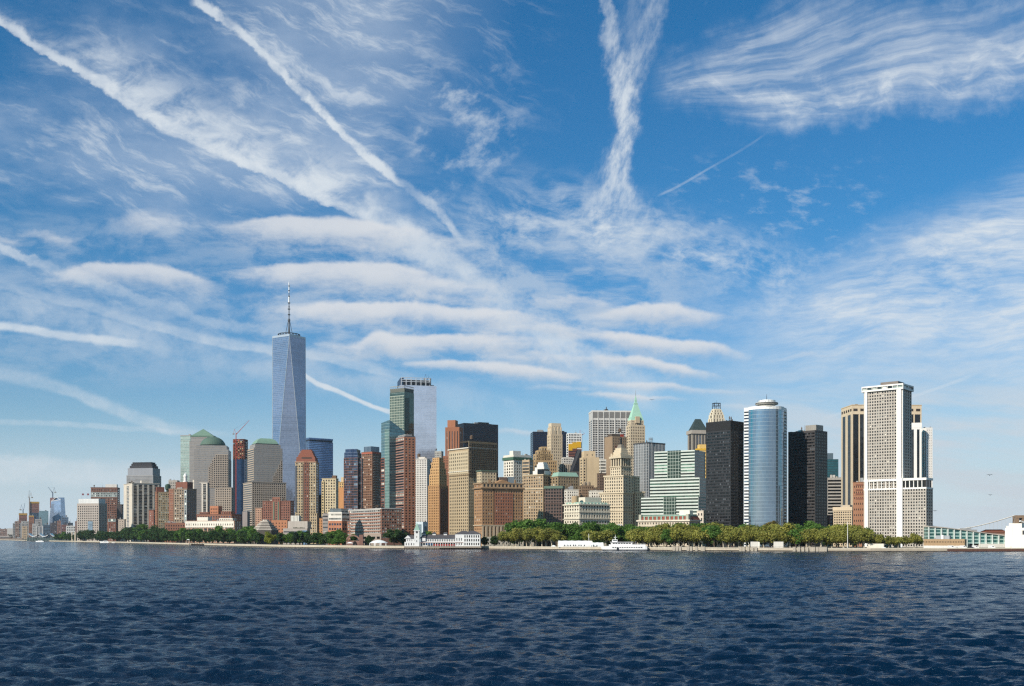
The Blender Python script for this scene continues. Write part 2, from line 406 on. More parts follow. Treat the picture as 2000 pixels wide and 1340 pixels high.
def inset(poly, t):
    """polygon moved inwards by t (outwards if negative), counter-clockwise"""
    n = len(poly); L = []
    for i in range(n):
        a, b = Vector(poly[i][:2]), Vector(poly[(i + 1) % n][:2])
        d = (b - a).normalized(); nn = Vector((-d.y, d.x))
        L.append((a + nn * t, d))
    out = []
    for i in range(n):
        p, d = L[i - 1]; q, e = L[i]
        cr = d.x * e.y - d.y * e.x
        if abs(cr) < 1e-6: out.append((q.x, q.y)); continue
        s_ = ((q.x - p.x) * e.y - (q.y - p.y) * e.x) / cr
        r = p + d * s_; out.append((r.x, r.y))
    return out
def cen(poly): return (sum(p[0] for p in poly) / len(poly), sum(p[1] for p in poly) / len(poly))
def foot(xl, xc, xr, Y, ar=1.0, th=None, dep=None):
    """footprint corner, right, back, left of a block whose nearest corner stands at column xc and depth Y"""
    C = at(xc, Y); cx, cy = C.x, C.y
    a = lambda p: (p - 1000.0) / F
    def ls(t):
        s_ = (a(xl) * cy - cx) / (-math.cos(t) - a(xl) * math.sin(t))
        r = (a(xr) * cy - cx) / (math.sin(t) - a(xr) * math.cos(t)) if xr > xc else None
        return s_, r
    base = math.atan(a(xc))
    if xr <= xc:                                     # only the face to the left of the corner is seen
        t = base - R(1.5) if th is None else R(th)
        s_, _ = ls(t); r = dep or s_ * ar
    elif xl >= xc:                                   # only the face to the right of the corner
        t = base + R(91.5) if th is None else R(th)
        r = (a(xr) * cy - cx) / (math.sin(t) - a(xr) * math.cos(t)); s_ = dep or r * ar
    else:
        if th is None:
            lo, hi = base + 0.01, base + R(90) - 0.01
            for _ in range(50):
                t = (lo + hi) / 2; s_, r = ls(t)
                if s_ < 0 or (r > 0 and r / s_ < ar): hi = t
                else: lo = t
        else: t = R(th)
        s_, r = ls(t)
        if dep: r = dep
    d1 = Vector((-math.cos(t), math.sin(t))); d2 = Vector((math.sin(t), math.cos(t)))
    c2 = Vector((cx, cy))
    return [tuple(c2), tuple(c2 + d2 * r), tuple(c2 + d2 * r + d1 * s_), tuple(c2 + d1 * s_)]

# ------------------------------------------------------------------ materials
def hexc(h):
    h = h.lstrip('#'); c = [int(h[i:i + 2], 16) / 255 for i in (0, 2, 4)]
    return tuple(x / 12.92 if x < .04045 else ((x + .055) / 1.055) ** 2.4 for x in c)
def newmat(name):
    m = bpy.data.materials.new(name); m.use_nodes = True
    m.node_tree.nodes.clear(); E.nt = m.node_tree
    b = E.nt.nodes.new('ShaderNodeBsdfPrincipled'); o = E.nt.nodes.new('ShaderNodeOutputMaterial')
    E.nt.links.new(b.outputs[0], o.inputs[0])
    return m, b
def setv(b, k, v):
    if isinstance(v, E): E.nt.links.new(v.s, b.inputs[k])
    else: b.inputs[k].default_value = (*v, 1.0) if isinstance(v, tuple) and len(v) == 3 and k != 'Normal' else v
def uvsock(): return E(E.nt.nodes.new('ShaderNodeUVMap').outputs[0])
def scale3(v, f):
    n = E.nt.nodes.new('ShaderNodeVectorMath'); n.operation = 'SCALE'
    E.nt.links.new(v.s, n.inputs[0])
    if isinstance(f, E): E.nt.links.new(f.s, n.inputs[3])
    else: n.inputs[3].default_value = f
    return E(n.outputs[0])
def rgb(c):
    n = E.nt.nodes.new('ShaderNodeRGB'); n.outputs[0].default_value = (*c, 1.0); return E(n.outputs[0])
_wm = {}
def soft(c, k=0.17):
    c = (c[0], c[1] + .07 * max(0, c[0] - c[1]), c[2] + .05 * max(0, c[0] - c[2]))
    g = c[0] * .3 + c[1] * .59 + c[2] * .11
    return tuple(x + (g - x) * k for x in c)
def wallmat(h, var=0.22, rough=0.85, metal=0.0, h2=None):
    """masonry or panel: large blotches, fine grain and rain streaks"""
    k = (h, var, rough, metal, h2)
    if k in _wm: return _wm[k]
    m, b = newmat('masonry ' + h)
    uv = uvsock(); u, v, _ = split(uv)
    big = noise(uv, 0.045, 3, 0.6); fin = noise(uv, 0.9, 3, 0.6); st = noise(xyz(u * 0.5, v * 0.02), 1.0, 3, 0.6)
    f = (big - 0.5) * var * 1.2 + (fin - 0.5) * var * 0.9 + (st - 0.5) * var * 1.3 + 1.0
    base = rgb(soft(hexc(h)))
    setv(b, 'Base Color', scale3(base, f)); b.inputs['Roughness'].default_value = rough; b.inputs['Metallic'].default_value = metal
    b.inputs['Specular IOR Level'].default_value = 0.3
    _wm[k] = m
    return m
def rnd_piece():
    """a random number for each separate piece, whether it is an object or an island of a mesh"""
    g = E.nt.nodes.new('ShaderNodeNewGeometry'); o = E.nt.nodes.new('ShaderNodeObjectInfo')
    return E.math('FRACT', E(g.outputs['Random Per Island']) * 7.31 + E(o.outputs['Random']) * 3.77)
_gm = {}
def panemat(kind='dark'):
    """window panes: mostly dark glass, some with blinds"""
    if kind in _gm: return _gm[kind]
    m, b = newmat('window glass ' + kind)
    r = rnd_piece()
    cr = E.nt.nodes.new('ShaderNodeValToRGB'); E.nt.links.new(r.s, cr.inputs[0]); cr.color_ramp.interpolation = 'CONSTANT'
    tab = {'dark': [(0, '#0a0b0d'), (.5, '#141619'), (.78, '#222528'), (.91, '#3a3a38'), (.975, '#6a665e')],
           'mixed': [(0, '#0b0d10'), (.38, '#1b1f24'), (.62, '#383d42'), (.80, '#6a6d6b'), (.93, '#a8a69c')],
           'pale': [(0, '#20282a'), (.22, '#55615f'), (.45, '#8a9791'), (.70, '#b3bbb2'), (.90, '#d2d4c8')],
           'black': [(0, '#07080a'), (.6, '#0d0f12'), (.85, '#16191d'), (.95, '#26292d')],
           'smoke': [(0, '#0c0d0f'), (.45, '#1d1f22'), (.72, '#303336'), (.92, '#4a4d51')],
           'blue': [(0, '#101a26'), (.4, '#1b2c40'), (.7, '#2c4258'), (.92, '#5a6d7c')],
           'green': [(0, '#0e1a17'), (.4, '#183028'), (.7, '#2c4a3d'), (.9, '#5c7a6a')]}[kind]
    e = cr.color_ramp.elements
    e[0].position, e[0].color = tab[0][0], (*hexc(tab[0][1]), 1); e[1].position, e[1].color = tab[1][0], (*hexc(tab[1][1]), 1)
    for p, c in tab[2:]:
        q = e.new(p); q.color = (*hexc(c), 1)
    col = E(cr.outputs[0])
    # bands that run past many rooms: blinds differ along them
    u, v, _ = split(uvsock())
    wn = E.nt.nodes.new('ShaderNodeTexWhiteNoise'); wn.noise_dimensions = '3D'
    E.nt.links.new(xyz(E.math('FLOOR', u / 3.1), E.math('FLOOR', v / 3.7), r * 91.0).s, wn.inputs['Vector'])
    setv(b, 'Base Color', scale3(col, E(wn.outputs['Value']) * 1.1 + 0.45))
    b.inputs['Roughness'].default_value = 0.12; b.inputs['Specular IOR Level'].default_value = 0.55
    _gm[kind] = m
    return m
_cm = {}
def curtain(name, glass, line, pw=1.6, fh=4.0, lw=0.10, lh=0.16, metal=0.5, rough=0.08, wob=0.012, span=0.0, spanc=None, var=0.35):
    """glass curtain wall: panels with mullions, each panel set a hair differently"""
    k = (name,)
    if k in _cm: return _cm[k]
    m, b = newmat('curtain wall ' + name)
    u, v, _ = split(uvsock())
    pu, pv = u / pw, v / fh
    fu, fv = E.math('FRACT', pu), E.math('FRACT', pv)
    wn = E.nt.nodes.new('ShaderNodeTexWhiteNoise'); wn.noise_dimensions = '2D'
    E.nt.links.new(xyz(E.math('FLOOR', pu), E.math('FLOOR', pv)).s, wn.inputs['Vector'])
    wf = E.nt.nodes.new('ShaderNodeTexWhiteNoise'); wf.noise_dimensions = '1D'
    E.nt.links.new(E.math('FLOOR', pv).s, wf.inputs['W'])
    big = noise(xyz(u * 0.012, v * 0.02), 1.0, 3, 0.6)
    g = scale3(rgb(hexc(glass)), E(wn.outputs['Value']) * var + E(wf.outputs['Value']) * var * 0.6 + (big - 0.5) * 0.5 + (1 - var * 0.8))
    if span: g = mixc(E.math('LESS_THAN', fv, span), g, hexc(spanc or line))
    ln = E.math('MAXIMUM', E.math('LESS_THAN', fu, lw / pw), E.math('LESS_THAN', fv, lh / fh))
    setv(b, 'Base Color', mixc(ln, g, hexc(line)))
    setv(b, 'Metallic', (1.0 - ln) * metal)
    setv(b, 'Roughness', ln * 0.4 + rough)
    geo = E.nt.nodes.new('ShaderNodeNewGeometry')
    vm = E.nt.nodes.new('ShaderNodeVectorMath'); vm.operation = 'MULTIPLY_ADD'
    E.nt.links.new(wn.outputs['Color'], vm.inputs[0]); vm.inputs[1].default_value = (wob,) * 3
    va = E.nt.nodes.new('ShaderNodeVectorMath'); va.operation = 'SUBTRACT'
    E.nt.links.new(geo.outputs['Normal'], va.inputs[0]); va.inputs[1].default_value = (wob / 2,) * 3
    E.nt.links.new(va.outputs[0], vm.inputs[2])
    vn = E.nt.nodes.new('ShaderNodeVectorMath'); vn.operation = 'NORMALIZE'
    E.nt.links.new(vm.outputs[0], vn.inputs[0]); E.nt.links.new(vn.outputs[0], b.inputs['Normal'])
    _cm[k] = m
    return m
def plain(name, h, rough=0.6, metal=0.0, spec=0.4):
    k = ('plain', name, h)
    if k in _cm: return _cm[k]
    m, b = newmat(name)
    tc = E(E.nt.nodes.new('ShaderNodeTexCoord').outputs['Object'])
    f = noise(tc, 0.35, 4, 0.6, dims='3D') * 0.36 + 0.82
    setv(b, 'Base Color', scale3(rgb(hexc(h)), f)); b.inputs['Roughness'].default_value = rough
    b.inputs['Metallic'].default_value = metal; b.inputs['Specular IOR Level'].default_value = spec
    _cm[k] = m
    return m
ROOF = plain('roof gravel', '#55504a', 0.95)
METAL = plain('roof plant metal', '#8b8d8e', 0.5)
STEEL = plain('dark steel', '#2a2c30', 0.5)
COPPER = plain('green copper', '#627d6d', 0.7)
WHITEP = plain('white paint', '#dcdad4', 0.55)
TANKW = plain('weathered tank wood', '#5a4a3c', 0.9)

# ------------------------------------------------------------------ buildings
GROUND = 2.5
class S:
    """how one facade is divided into bays and floors"""
    def __init__(s, kind='punch', bay=3.6, fl=3.8, wx=0.5, wy=0.5, rec=0.3, glass='dark', mt=2.0, mb=1.0, ms=1.0, group=1):
        s.kind, s.bay, s.fl, s.wx, s.wy, s.rec, s.glass, s.mt, s.mb, s.ms, s.bpx = kind, bay, fl, min(.92, wx * 1.12), min(.92, wy * 1.08), rec, glass, mt, mb, ms, 0
def facade(mb, wins, a, b, z0, z1, st, vis=True):
    A, B = Vector((a[0], a[1])), Vector((b[0], b[1]))
    w = (B - A).length; t = (B - A) / w; n = Vector((t.y, -t.x)); h = z1 - z0
    def q(u0, u1, v0, v1, d0=0.0, d1=None, e0=None):
        if u1 - u0 < 1e-4 or v1 - v0 < 1e-4: return
        d1 = d0 if d1 is None else d1
        p = lambda u, v: (A.x + t.x * u - n.x * d0, A.y + t.y * u - n.y * d0, v)
        mb.face([p(u0, v0), p(u1, v0), p(u1, v1), p(u0, v1)], [(u0, v0), (u1, v0), (u1, v1), (u0, v1)])
    def rv(u0, v0, d0, u1, v1, d1, flip=False):        # a reveal face between two edges
        pass
    P3 = lambda u, v, d: (A.x + t.x * u - n.x * d, A.y + t.y * u - n.y * d, v)
    def hole(u0, u1, v0, v1, r):
        mb.face([P3(u0, v0, 0), P3(u1, v0, 0), P3(u1, v0, r), P3(u0, v0, r)])
        mb.face([P3(u0, v1, r), P3(u1, v1, r), P3(u1, v1, 0), P3(u0, v1, 0)])
        mb.face([P3(u0, v0, 0), P3(u0, v0, r), P3(u0, v1, r), P3(u0, v1, 0)])
        mb.face([P3(u1, v0, r), P3(u1, v0, 0), P3(u1, v1, 0), P3(u1, v1, r)])
    if st is None or not vis or st.kind == 'plain' or w < 2.5 or h < 3:
        q(0, w, z0, z1); return
    ms, mt_, mb_ = min(st.ms, w * 0.12), st.mt, st.mb
    app = abs(B.x / B.y - A.x / A.y) * F                  # width of this face as it is seen
    if h < mt_ + mb_ + st.fl * 0.8: mt_ = mb_ = 0.3
    uw = w - 2 * ms; nb = max(1, round(app * uw / w / st.bpx if st.bpx and app > 3 else uw / st.bay)); bw = uw / nb
    vh = h - mt_ - mb_; nf = max(1, round(vh / st.fl)); fh = vh / nf
    r = st.rec
    q(0, w, z0, z0 + mb_); q(0, w, z1 - mt_, z1)
    if st.kind == 'strip':                              # glass from bottom to top between piers
        ww = bw * st.wx
        zb, zt = z0 + mb_, z1 - mt_
        e = ms + (bw - ww) / 2
        q(0, e, zb, zt); q(w - e, w, zb, zt)
        for i in range(nb):
            u0 = ms + bw * i + (bw - ww) / 2
            if i: q(u0 - (bw - ww), u0, zb, zt)
            hole(u0, u0 + ww, zb, zt, r)
            c = P3(u0 + ww / 2, (zb + zt) / 2, r)
            wins.append((c, math.atan2(t.y, t.x), ww, zt - zb, st.glass, 'window_strip'))
        return
    for j in range(nf):
        f0 = z0 + mb_ + fh * j; wh = fh * st.wy
        s0 = f0 + (fh - wh) * 0.5; s1 = s0 + wh
        q(0, w, f0, s0); q(0, w, s1, f0 + fh)
        if st.kind == 'band':
            q(0, ms, s0, s1); q(w - ms, w, s0, s1)
            hole(ms, w - ms, s0, s1, r)
            wins.append((P3(w / 2, (s0 + s1) / 2, r), math.atan2(t.y, t.x), w - 2 * ms, wh, st.glass, 'window_band'))
            continue
        ww = bw * st.wx; e = ms + (bw - ww) / 2
        q(0, e, s0, s1); q(w - e, w, s0, s1)
        for i in range(nb):
            u0 = ms + bw * i + (bw - ww) / 2
            if i: q(u0 - (bw - ww), u0, s0, s1)
            hole(u0, u0 + ww, s0, s1, r)
            wins.append((P3(u0 + ww / 2, (s0 + s1) / 2, r), math.atan2(t.y, t.x), ww, wh, st.glass, 'window'))
_pane = {}
def pane_mesh(w, h, glass):
    k = (round(w, 1), round(h, 1), glass)
    if k not in _pane:
        me = bpy.data.meshes.new('window_pane')
        w, h = k[0] / 2, k[1] / 2
        me.from_pydata([(-w, 0, -h), (w, 0, -h), (w, 0, h), (-w, 0, h)], [], [(0, 1, 2, 3)])
        uvl = me.uv_layers.new(name='UVMap')
        for i, c in enumerate(((0, 0), (2 * w, 0), (2 * w, 2 * h), (0, 2 * h))): uvl.data[i].uv = c
        me.materials.append(panemat(glass) if isinstance(glass, str) else glass)
        _pane[k] = me
    return _pane[k]
class Bld:
    def __init__(s, name, label, base, cat='building', group=None):
        s.root = empty(name, (base[0], base[1], GROUND), label, cat, group)
        s.wins = []; s.n = name
    def part(s, name, mb, mat, smooth=False):
        return mb.build(name, mat, s.root, smooth=smooth)
    def block(s, poly, z0, z1, wall, st, right=0, left=0, other=0, roof=True, name='wall', parapet=0.9, parent=None):
        n0 = len(s.wins)
        """one storeyed mass: facades with real openings and a flat roof behind a parapet"""
        mb = MB(); n = len(poly)
        for i in range(n):
            a, b = poly[i], poly[(i + 1) % n]
            mid = Vector(((a[0] + b[0]) / 2, (a[1] + b[1]) / 2)); d = Vector((b[0] - a[0], b[1] - a[1])); nn = Vector((d.y, -d.x)).normalized()
            vis = nn.dot(-mid.normalized()) > -0.12
            sty = st
            if n == 4 and i == 0 and right != 0: sty = right
            elif n == 4 and i == 3 and left != 0: sty = left
            facade(mb, s.wins, a, b, z0, z1, sty, vis)
        pi = inset(poly, 0.4)
        for i in range(n):                              # parapet top and inside
            a, b, c, d = poly[i], poly[(i + 1) % n], pi[(i + 1) % n], pi[i]
            mb.face([(a[0], a[1], z1), (b[0], b[1], z1), (c[0], c[1], z1), (d[0], d[1], z1)])
            mb.face([(d[0], d[1], z1), (c[0], c[1], z1), (c[0], c[1], z1 - parapet), (d[0], d[1], z1 - parapet)])
        w = s.part(name, mb, wall); s.own(n0, w, name)
        if roof:
            rb = MB(); rb.face([(p[0], p[1], z1 - parapet + 0.02) for p in pi]); s.part('roof', rb, ROOF)
        return w
    def own(s, n0, part, name):
        if name != 'wall':
            for i in range(n0, len(s.wins)): s.wins[i] = s.wins[i] + (part,)
    def ring(s, poly, z0, z1, off, mat, name='cornice'):
        mb = MB(); o = inset(poly, -off); i = inset(poly, 0.02); n = len(poly)
        mb.prism(o, z0, z1, top=False)
        for k in range(n):
            j = (k + 1) % n
            mb.face([(o[k][0], o[k][1], z1), (o[j][0], o[j][1], z1), (i[j][0], i[j][1], z1), (i[k][0], i[k][1], z1)])
            mb.face([(i[k][0], i[k][1], z0), (i[j][0], i[j][1], z0), (o[j][0], o[j][1], z0), (o[k][0], o[k][1], z0)])
        return s.part(name, mb, mat)
    def box(s, name, poly, z0, z1, mat, poly2=None):
        mb = MB(); mb.prism(poly, z0, z1, True, True, 0, poly2); return s.part(name, mb, mat)
    def tank(s, c, z, r=2.2, h=4.5):
        mb = MB()
        mb = MB(); mb.lathe(c, [(r, z + 3), (r, z + 3 + h), (0.1, z + 4.6 + h)], 12); t = s.part('water_tank', mb, TANKW); 
        for dx, dy in ((-1, -1), (1, -1), (1, 1), (-1, 1)):
            mb = MB(); mb.tube((c[0] + dx * r * .6, c[1] + dy * r * .6, z), (c[0] + dx * r * .6, c[1] + dy * r * .6, z + 3), .15, n=5); mb.build('leg', STEEL, s.root).parent = t
    def plant(s, poly, z, k=2, seed=1, mat=None, hmax=5.0):
        """lift housings and cooling units standing on the roof, part of the building"""
        rn = random.Random(seed); c = cen(poly)
        for i in range(k):
            a, b = rn.uniform(.15, .5), rn.uniform(-.45, .45)
            p0, p1, p3 = Vector(poly[0]), Vector(poly[1]), Vector(poly[3] if len(poly) == 4 else poly[-1])
            e1, e2 = p1 - p0, p3 - p0
            q = p0 + e1 * rn.uniform(.3, .6) + e2 * rn.uniform(.2, .8)
            w = min(e2.length * rn.uniform(.12, .3), 14)
            mb = MB(); mb.box((q.x, q.y), w, w * .7, z - 1.0, z + rn.uniform(.4, 1) * hmax, math.atan2(-e2.y, -e2.x))
            s.part('roof_housing', mb, mat or METAL)
    def clutter(s):
        nm = {c.name.split('.')[0] for c in s.root.children}
        if not hasattr(s, 'zt') or nm & {'setback', 'upper_storeys', 'crown_step', 'dome', 'pyramid_roof', 'roof_slope', 'hipped_roof', 'stepped_top', 'mansard_roof', 'steep_roof', 'roof_storey', 'louvred_penthouse', 'tower_shaft', 'middle_tier', 'roof_tier', 'turret', 'parapet', 'roof_tank', 'shoulder'}: return
        rn = random.Random(s.root['label']); k = s.Y / F; A, B, C = Vector(s.poly[3]), Vector(s.poly[0]), Vector(s.poly[1])
        if (A - B).length * 1.0 > (B - C).length: o, e1, e2 = A, B - A, (C - B).normalized()
        else: o, e1, e2 = B, C - B, (A - B).normalized()
        L_ = e1.length
        for i in range(max(2, int(L_ / (9 * k)))):
            q = o + e1 * rn.uniform(.08, .92) + e2 * rn.uniform(3, 8); w = min(L_ * .16, rn.uniform(2.5, 7) * k); t = rn.random(); mb = MB(); a_ = math.atan2(e1.y, e1.x)
            if t < .62: mb.box((q.x, q.y), w, w * .6, s.zt - 1, s.zt + rn.uniform(1.0, 3.2) * k, a_); s.part('roof_plant', mb, rn.choice((METAL, ROOF, wallmat('#a59c8f'), STEEL)))
            elif t < .82: mb.tube((q.x, q.y, s.zt - 1), (q.x, q.y, s.zt + rn.uniform(3, 7) * k), .22 * k, .1 * k, 5); s.part('aerial', mb, STEEL)
            elif w > 2: s.tank((q.x, q.y), s.zt - .5, 1.2 * k, 2.2 * k)
    def done(s, cap=100):
        """the panes: single objects for those that show largest, the rest as one part"""
        s.clutter()
        if not s.wins: return s.root
        by = {}
        for w in s.wins: by.setdefault(w[5], []).append(w)
        for nm, L in by.items():
            L.sort(key=lambda w: -(w[2] * w[3]) * (1.0 if w[0][2] > 22 else 0.4) / (w[0][1] ** 2))
            org = s.root.location
            for c, a, w, h, g, _, *ow in L[:cap]:
                o = bpy.data.objects.new(nm, pane_mesh(w, h, g))
                o.parent = ow[0] if ow else s.root; o.location = Vector(c) - org; o.rotation_euler = (0, 0, a); COL.objects.link(o)
            rest = L[cap:]
            if rest:
                gl = []
                mb = MB()
                for c, a, w, h, g, _, *ow in rest:
                    if g not in gl: gl.append(g)
                    t = Vector((math.cos(a), math.sin(a), 0)) * (w / 2 + .03); c = Vector(c); hz = Vector((0, 0, h / 2 + .03))
                    mb.face([c - t - hz, c + t - hz, c + t + hz, c - t + hz], [(0, 0), (w, 0), (w, h), (0, h)], gl.index(g))
                o = mb.build(nm, [panemat(g) if isinstance(g, str) else g for g in gl], s.root)
                o['kind'] = 'stuff'
        return s.root

# ------------------------------------------------------------------ city: every building a thing of its own
def sty(Y, k='punch', b=4.0, f=4.0, wx=.5, wy=.5, g='dark', rec=.35, mt=3, mb=1, ms=1):
    """facade style with bays and floors given as they are seen, in pixels, at depth Y"""
    s_ = Y / F
    r = S(k, b * s_, f * s_, wx, wy, rec, g, mt * s_, mb * s_, ms * s_); r.bpx = b
    return r
def T(label, x, ytop, Y, wall, st=None, ar=0.8, th=None, dep=None, right=0, left=0, name='office_tower', z0=GROUND, roof=True, **kw):
    poly = foot(*x, Y, ar, th, dep)
    b = Bld(name, label, cen(poly))
    w = wallmat(wall) if isinstance(wall, str) else wall
    b.block(poly, z0, zat(ytop, Y), w, sty(Y, **st) if st else None,
            right if right in (0, None) else sty(Y, **right), left if left in (0, None) else sty(Y, **left), roof=roof)
    b.poly, b.Y, b.zt, b.w = poly, Y, zat(ytop, Y), w
    if st and st.get('k', 'punch') == 'punch' and name in ('office_block', 'apartment_block', 'brick_tower', 'apartment_tower') and isinstance(wall, str) and b.zt > 40:
        k = Y / F                                        # string courses and a cornice throw thin shadow lines
        b.ring(poly, b.zt - .9 * k, b.zt - .02, .75 * k, w)
        for f_ in (.80, .30): b.ring(poly, b.zt * f_, b.zt * f_ + .55 * k, .34 * k, w, 'string_course')
    return b
def Z(b, py): return zat(py, b.Y)
def M(b, px): return px / F * b.Y                       # pixels to metres at that building's depth
def sub(poly, e, u0, u1, proud, depth):
    """rectangle standing on a stretch of edge e, u0..u1 along it, proud of it and depth deep"""
    A, B = Vector(poly[e]), Vector(poly[(e + 1) % len(poly)])
    d = B - A; t = d.normalized(); n = Vector((t.y, -t.x))
    a = A + d * u0 + n * proud; c = A + d * u1 + n * proud
    return [tuple(c), tuple(c - n * depth), tuple(a - n * depth), tuple(a)]      # same order as foot(): edge 3 is the front
def screen(b, e, u0, u1, z0, z1, wall, st, proud=0.5, name='facade_panel', poly=None):
    """a stretch of facade set forward of the wall behind it"""
    r = sub(poly or b.poly, e, u0, u1, proud, proud - 0.03); n0 = len(b.wins)
    mb = MB(); facade(mb, b.wins, r[3], r[0], z0, z1, sty(b.Y, **st) if st else None)
    c, d, f, a = r
    for p, q in ((c, d), (f, a)): mb.face([(p[0], p[1], z0), (q[0], q[1], z0), (q[0], q[1], z1), (p[0], p[1], z1)])
    mb.face([(p[0], p[1], z1) for p in r])
    w = b.part(name, mb, wallmat(wall) if isinstance(wall, str) else wall); b.own(n0, w, name)
    return w
def dome_roof(b, poly, z0, h, mat, name='dome', n=28, steps=7, sq=0.9):
    c = cen(poly); r = sq * min((Vector(poly[i]) - Vector(c)).length for i in range(len(poly))) * 0.78
    mb = MB(); prof = [(r * math.cos(k / steps * math.pi / 2) + .05, z0 + h * math.sin(k / steps * math.pi / 2)) for k in range(steps + 1)]
    mb.lathe(c, [(r * 1.0, z0 - 1)] + prof, n); return b.part(name, mb, mat, smooth=False)
def hip(b, poly, z0, z1, t, mat, name='roof_slope'):
    mb = MB(); mb.prism(inset(poly, -0.4), z0, z1, True, True, 0, inset(poly, t)); return b.part(name, mb, mat)
def mast(b, c, z0, z1, r=.4, name='mast', mat=None):
    mb = MB(); mb.tube((c[0], c[1], z0), (c[0], c[1], z1), r, r * .35, 6); return b.part(name, mb, mat or STEEL)
def crane(label, px, Y, y0, ytip, bx, by, col='#a33a2c', group=None):
    """luffing tower crane: latticed mast, cab, jib, back mast and counterweight"""
    c = at(px, Y); r = empty('tower_crane', (c.x, c.y, zat(y0, Y)), label, 'crane', group)
    m = plain('crane paint ' + col, col, .6)
    z0, z1 = zat(y0, Y), zat(ytip, Y); k = Y / F
    w = max(1.2, 1.1 * k)
    mb = MB()
    for sx, sy in ((-1, -1), (1, -1), (1, 1), (-1, 1)): mb.tube((c.x + sx * w / 2, c.y + sy * w / 2, z0), (c.x + sx * w / 2, c.y + sy * w / 2, z1), .28 * k, n=4)
    n = max(4, int((z1 - z0) / (w * 2.2)))
    for i in range(n):
        za, zb = z0 + (z1 - z0) * i / n, z0 + (z1 - z0) * (i + 1) / n; s_ = 1 if i % 2 else -1
        mb.tube((c.x - s_ * w / 2, c.y - w / 2, za), (c.x + s_ * w / 2, c.y - w / 2, zb), .16 * k, n=4, cap=False)
        mb.tube((c.x - w / 2, c.y - s_ * w / 2, za), (c.x - w / 2, c.y + s_ * w / 2, zb), .16 * k, n=4, cap=False)
    mb.build('mast', m, r)
    tip = at(bx, Y, zat(by, Y)); s_ = 1 if tip.x > c.x else -1
    mb = MB()
    base = Vector((c.x + s_ * w, c.y, z1))
    for dy, dz in ((-.6, 0), (.6, 0), (0, 1.1)):
        mb.tube(base + Vector((0, dy * k, dz * k)), tip + Vector((0, dy * .4 * k, dz * .3 * k)), .26 * k, .14 * k, 4)
    for i in range(10):
        f0, f1 = i / 10, (i + 1) / 10
        mb.tube(base.lerp(tip, f0) + Vector((0, 0, 1.0 * k * (1 - f0 * .7))), base.lerp(tip, f1), .10 * k, n=4, cap=False)
    mb.build('jib', m, r)
    mb = MB(); top = Vector((c.x - s_ * 3.2 * k, c.y, z1 + 10 * k)); mb.tube((c.x, c.y, z1), top, .25 * k, n=4); mb.tube((c.x - s_ * 5.2 * k, c.y, z1), top, .25 * k, n=4)
    mb.build('back_mast', m, r)
    mb = MB(); mb.tube(top, tip, .10 * k, n=4); mb.build('pendant_line', STEEL, r)
    mb = MB(); mb.box((c.x - s_ * 5.0 * k, c.y), 3 * k, 2 * k, z1 - .8 * k, z1 + 1.4 * k); mb.build('counterweight', plain('concrete weight', '#7d7a75', .9), r)
    mb = MB(); mb.box((c.x + s_ * 1.0 * k, c.y - 1.2 * k), 1.6 * k, 1.5 * k, z1, z1 + 1.8 * k); mb.build('cab', m, r)
    return r

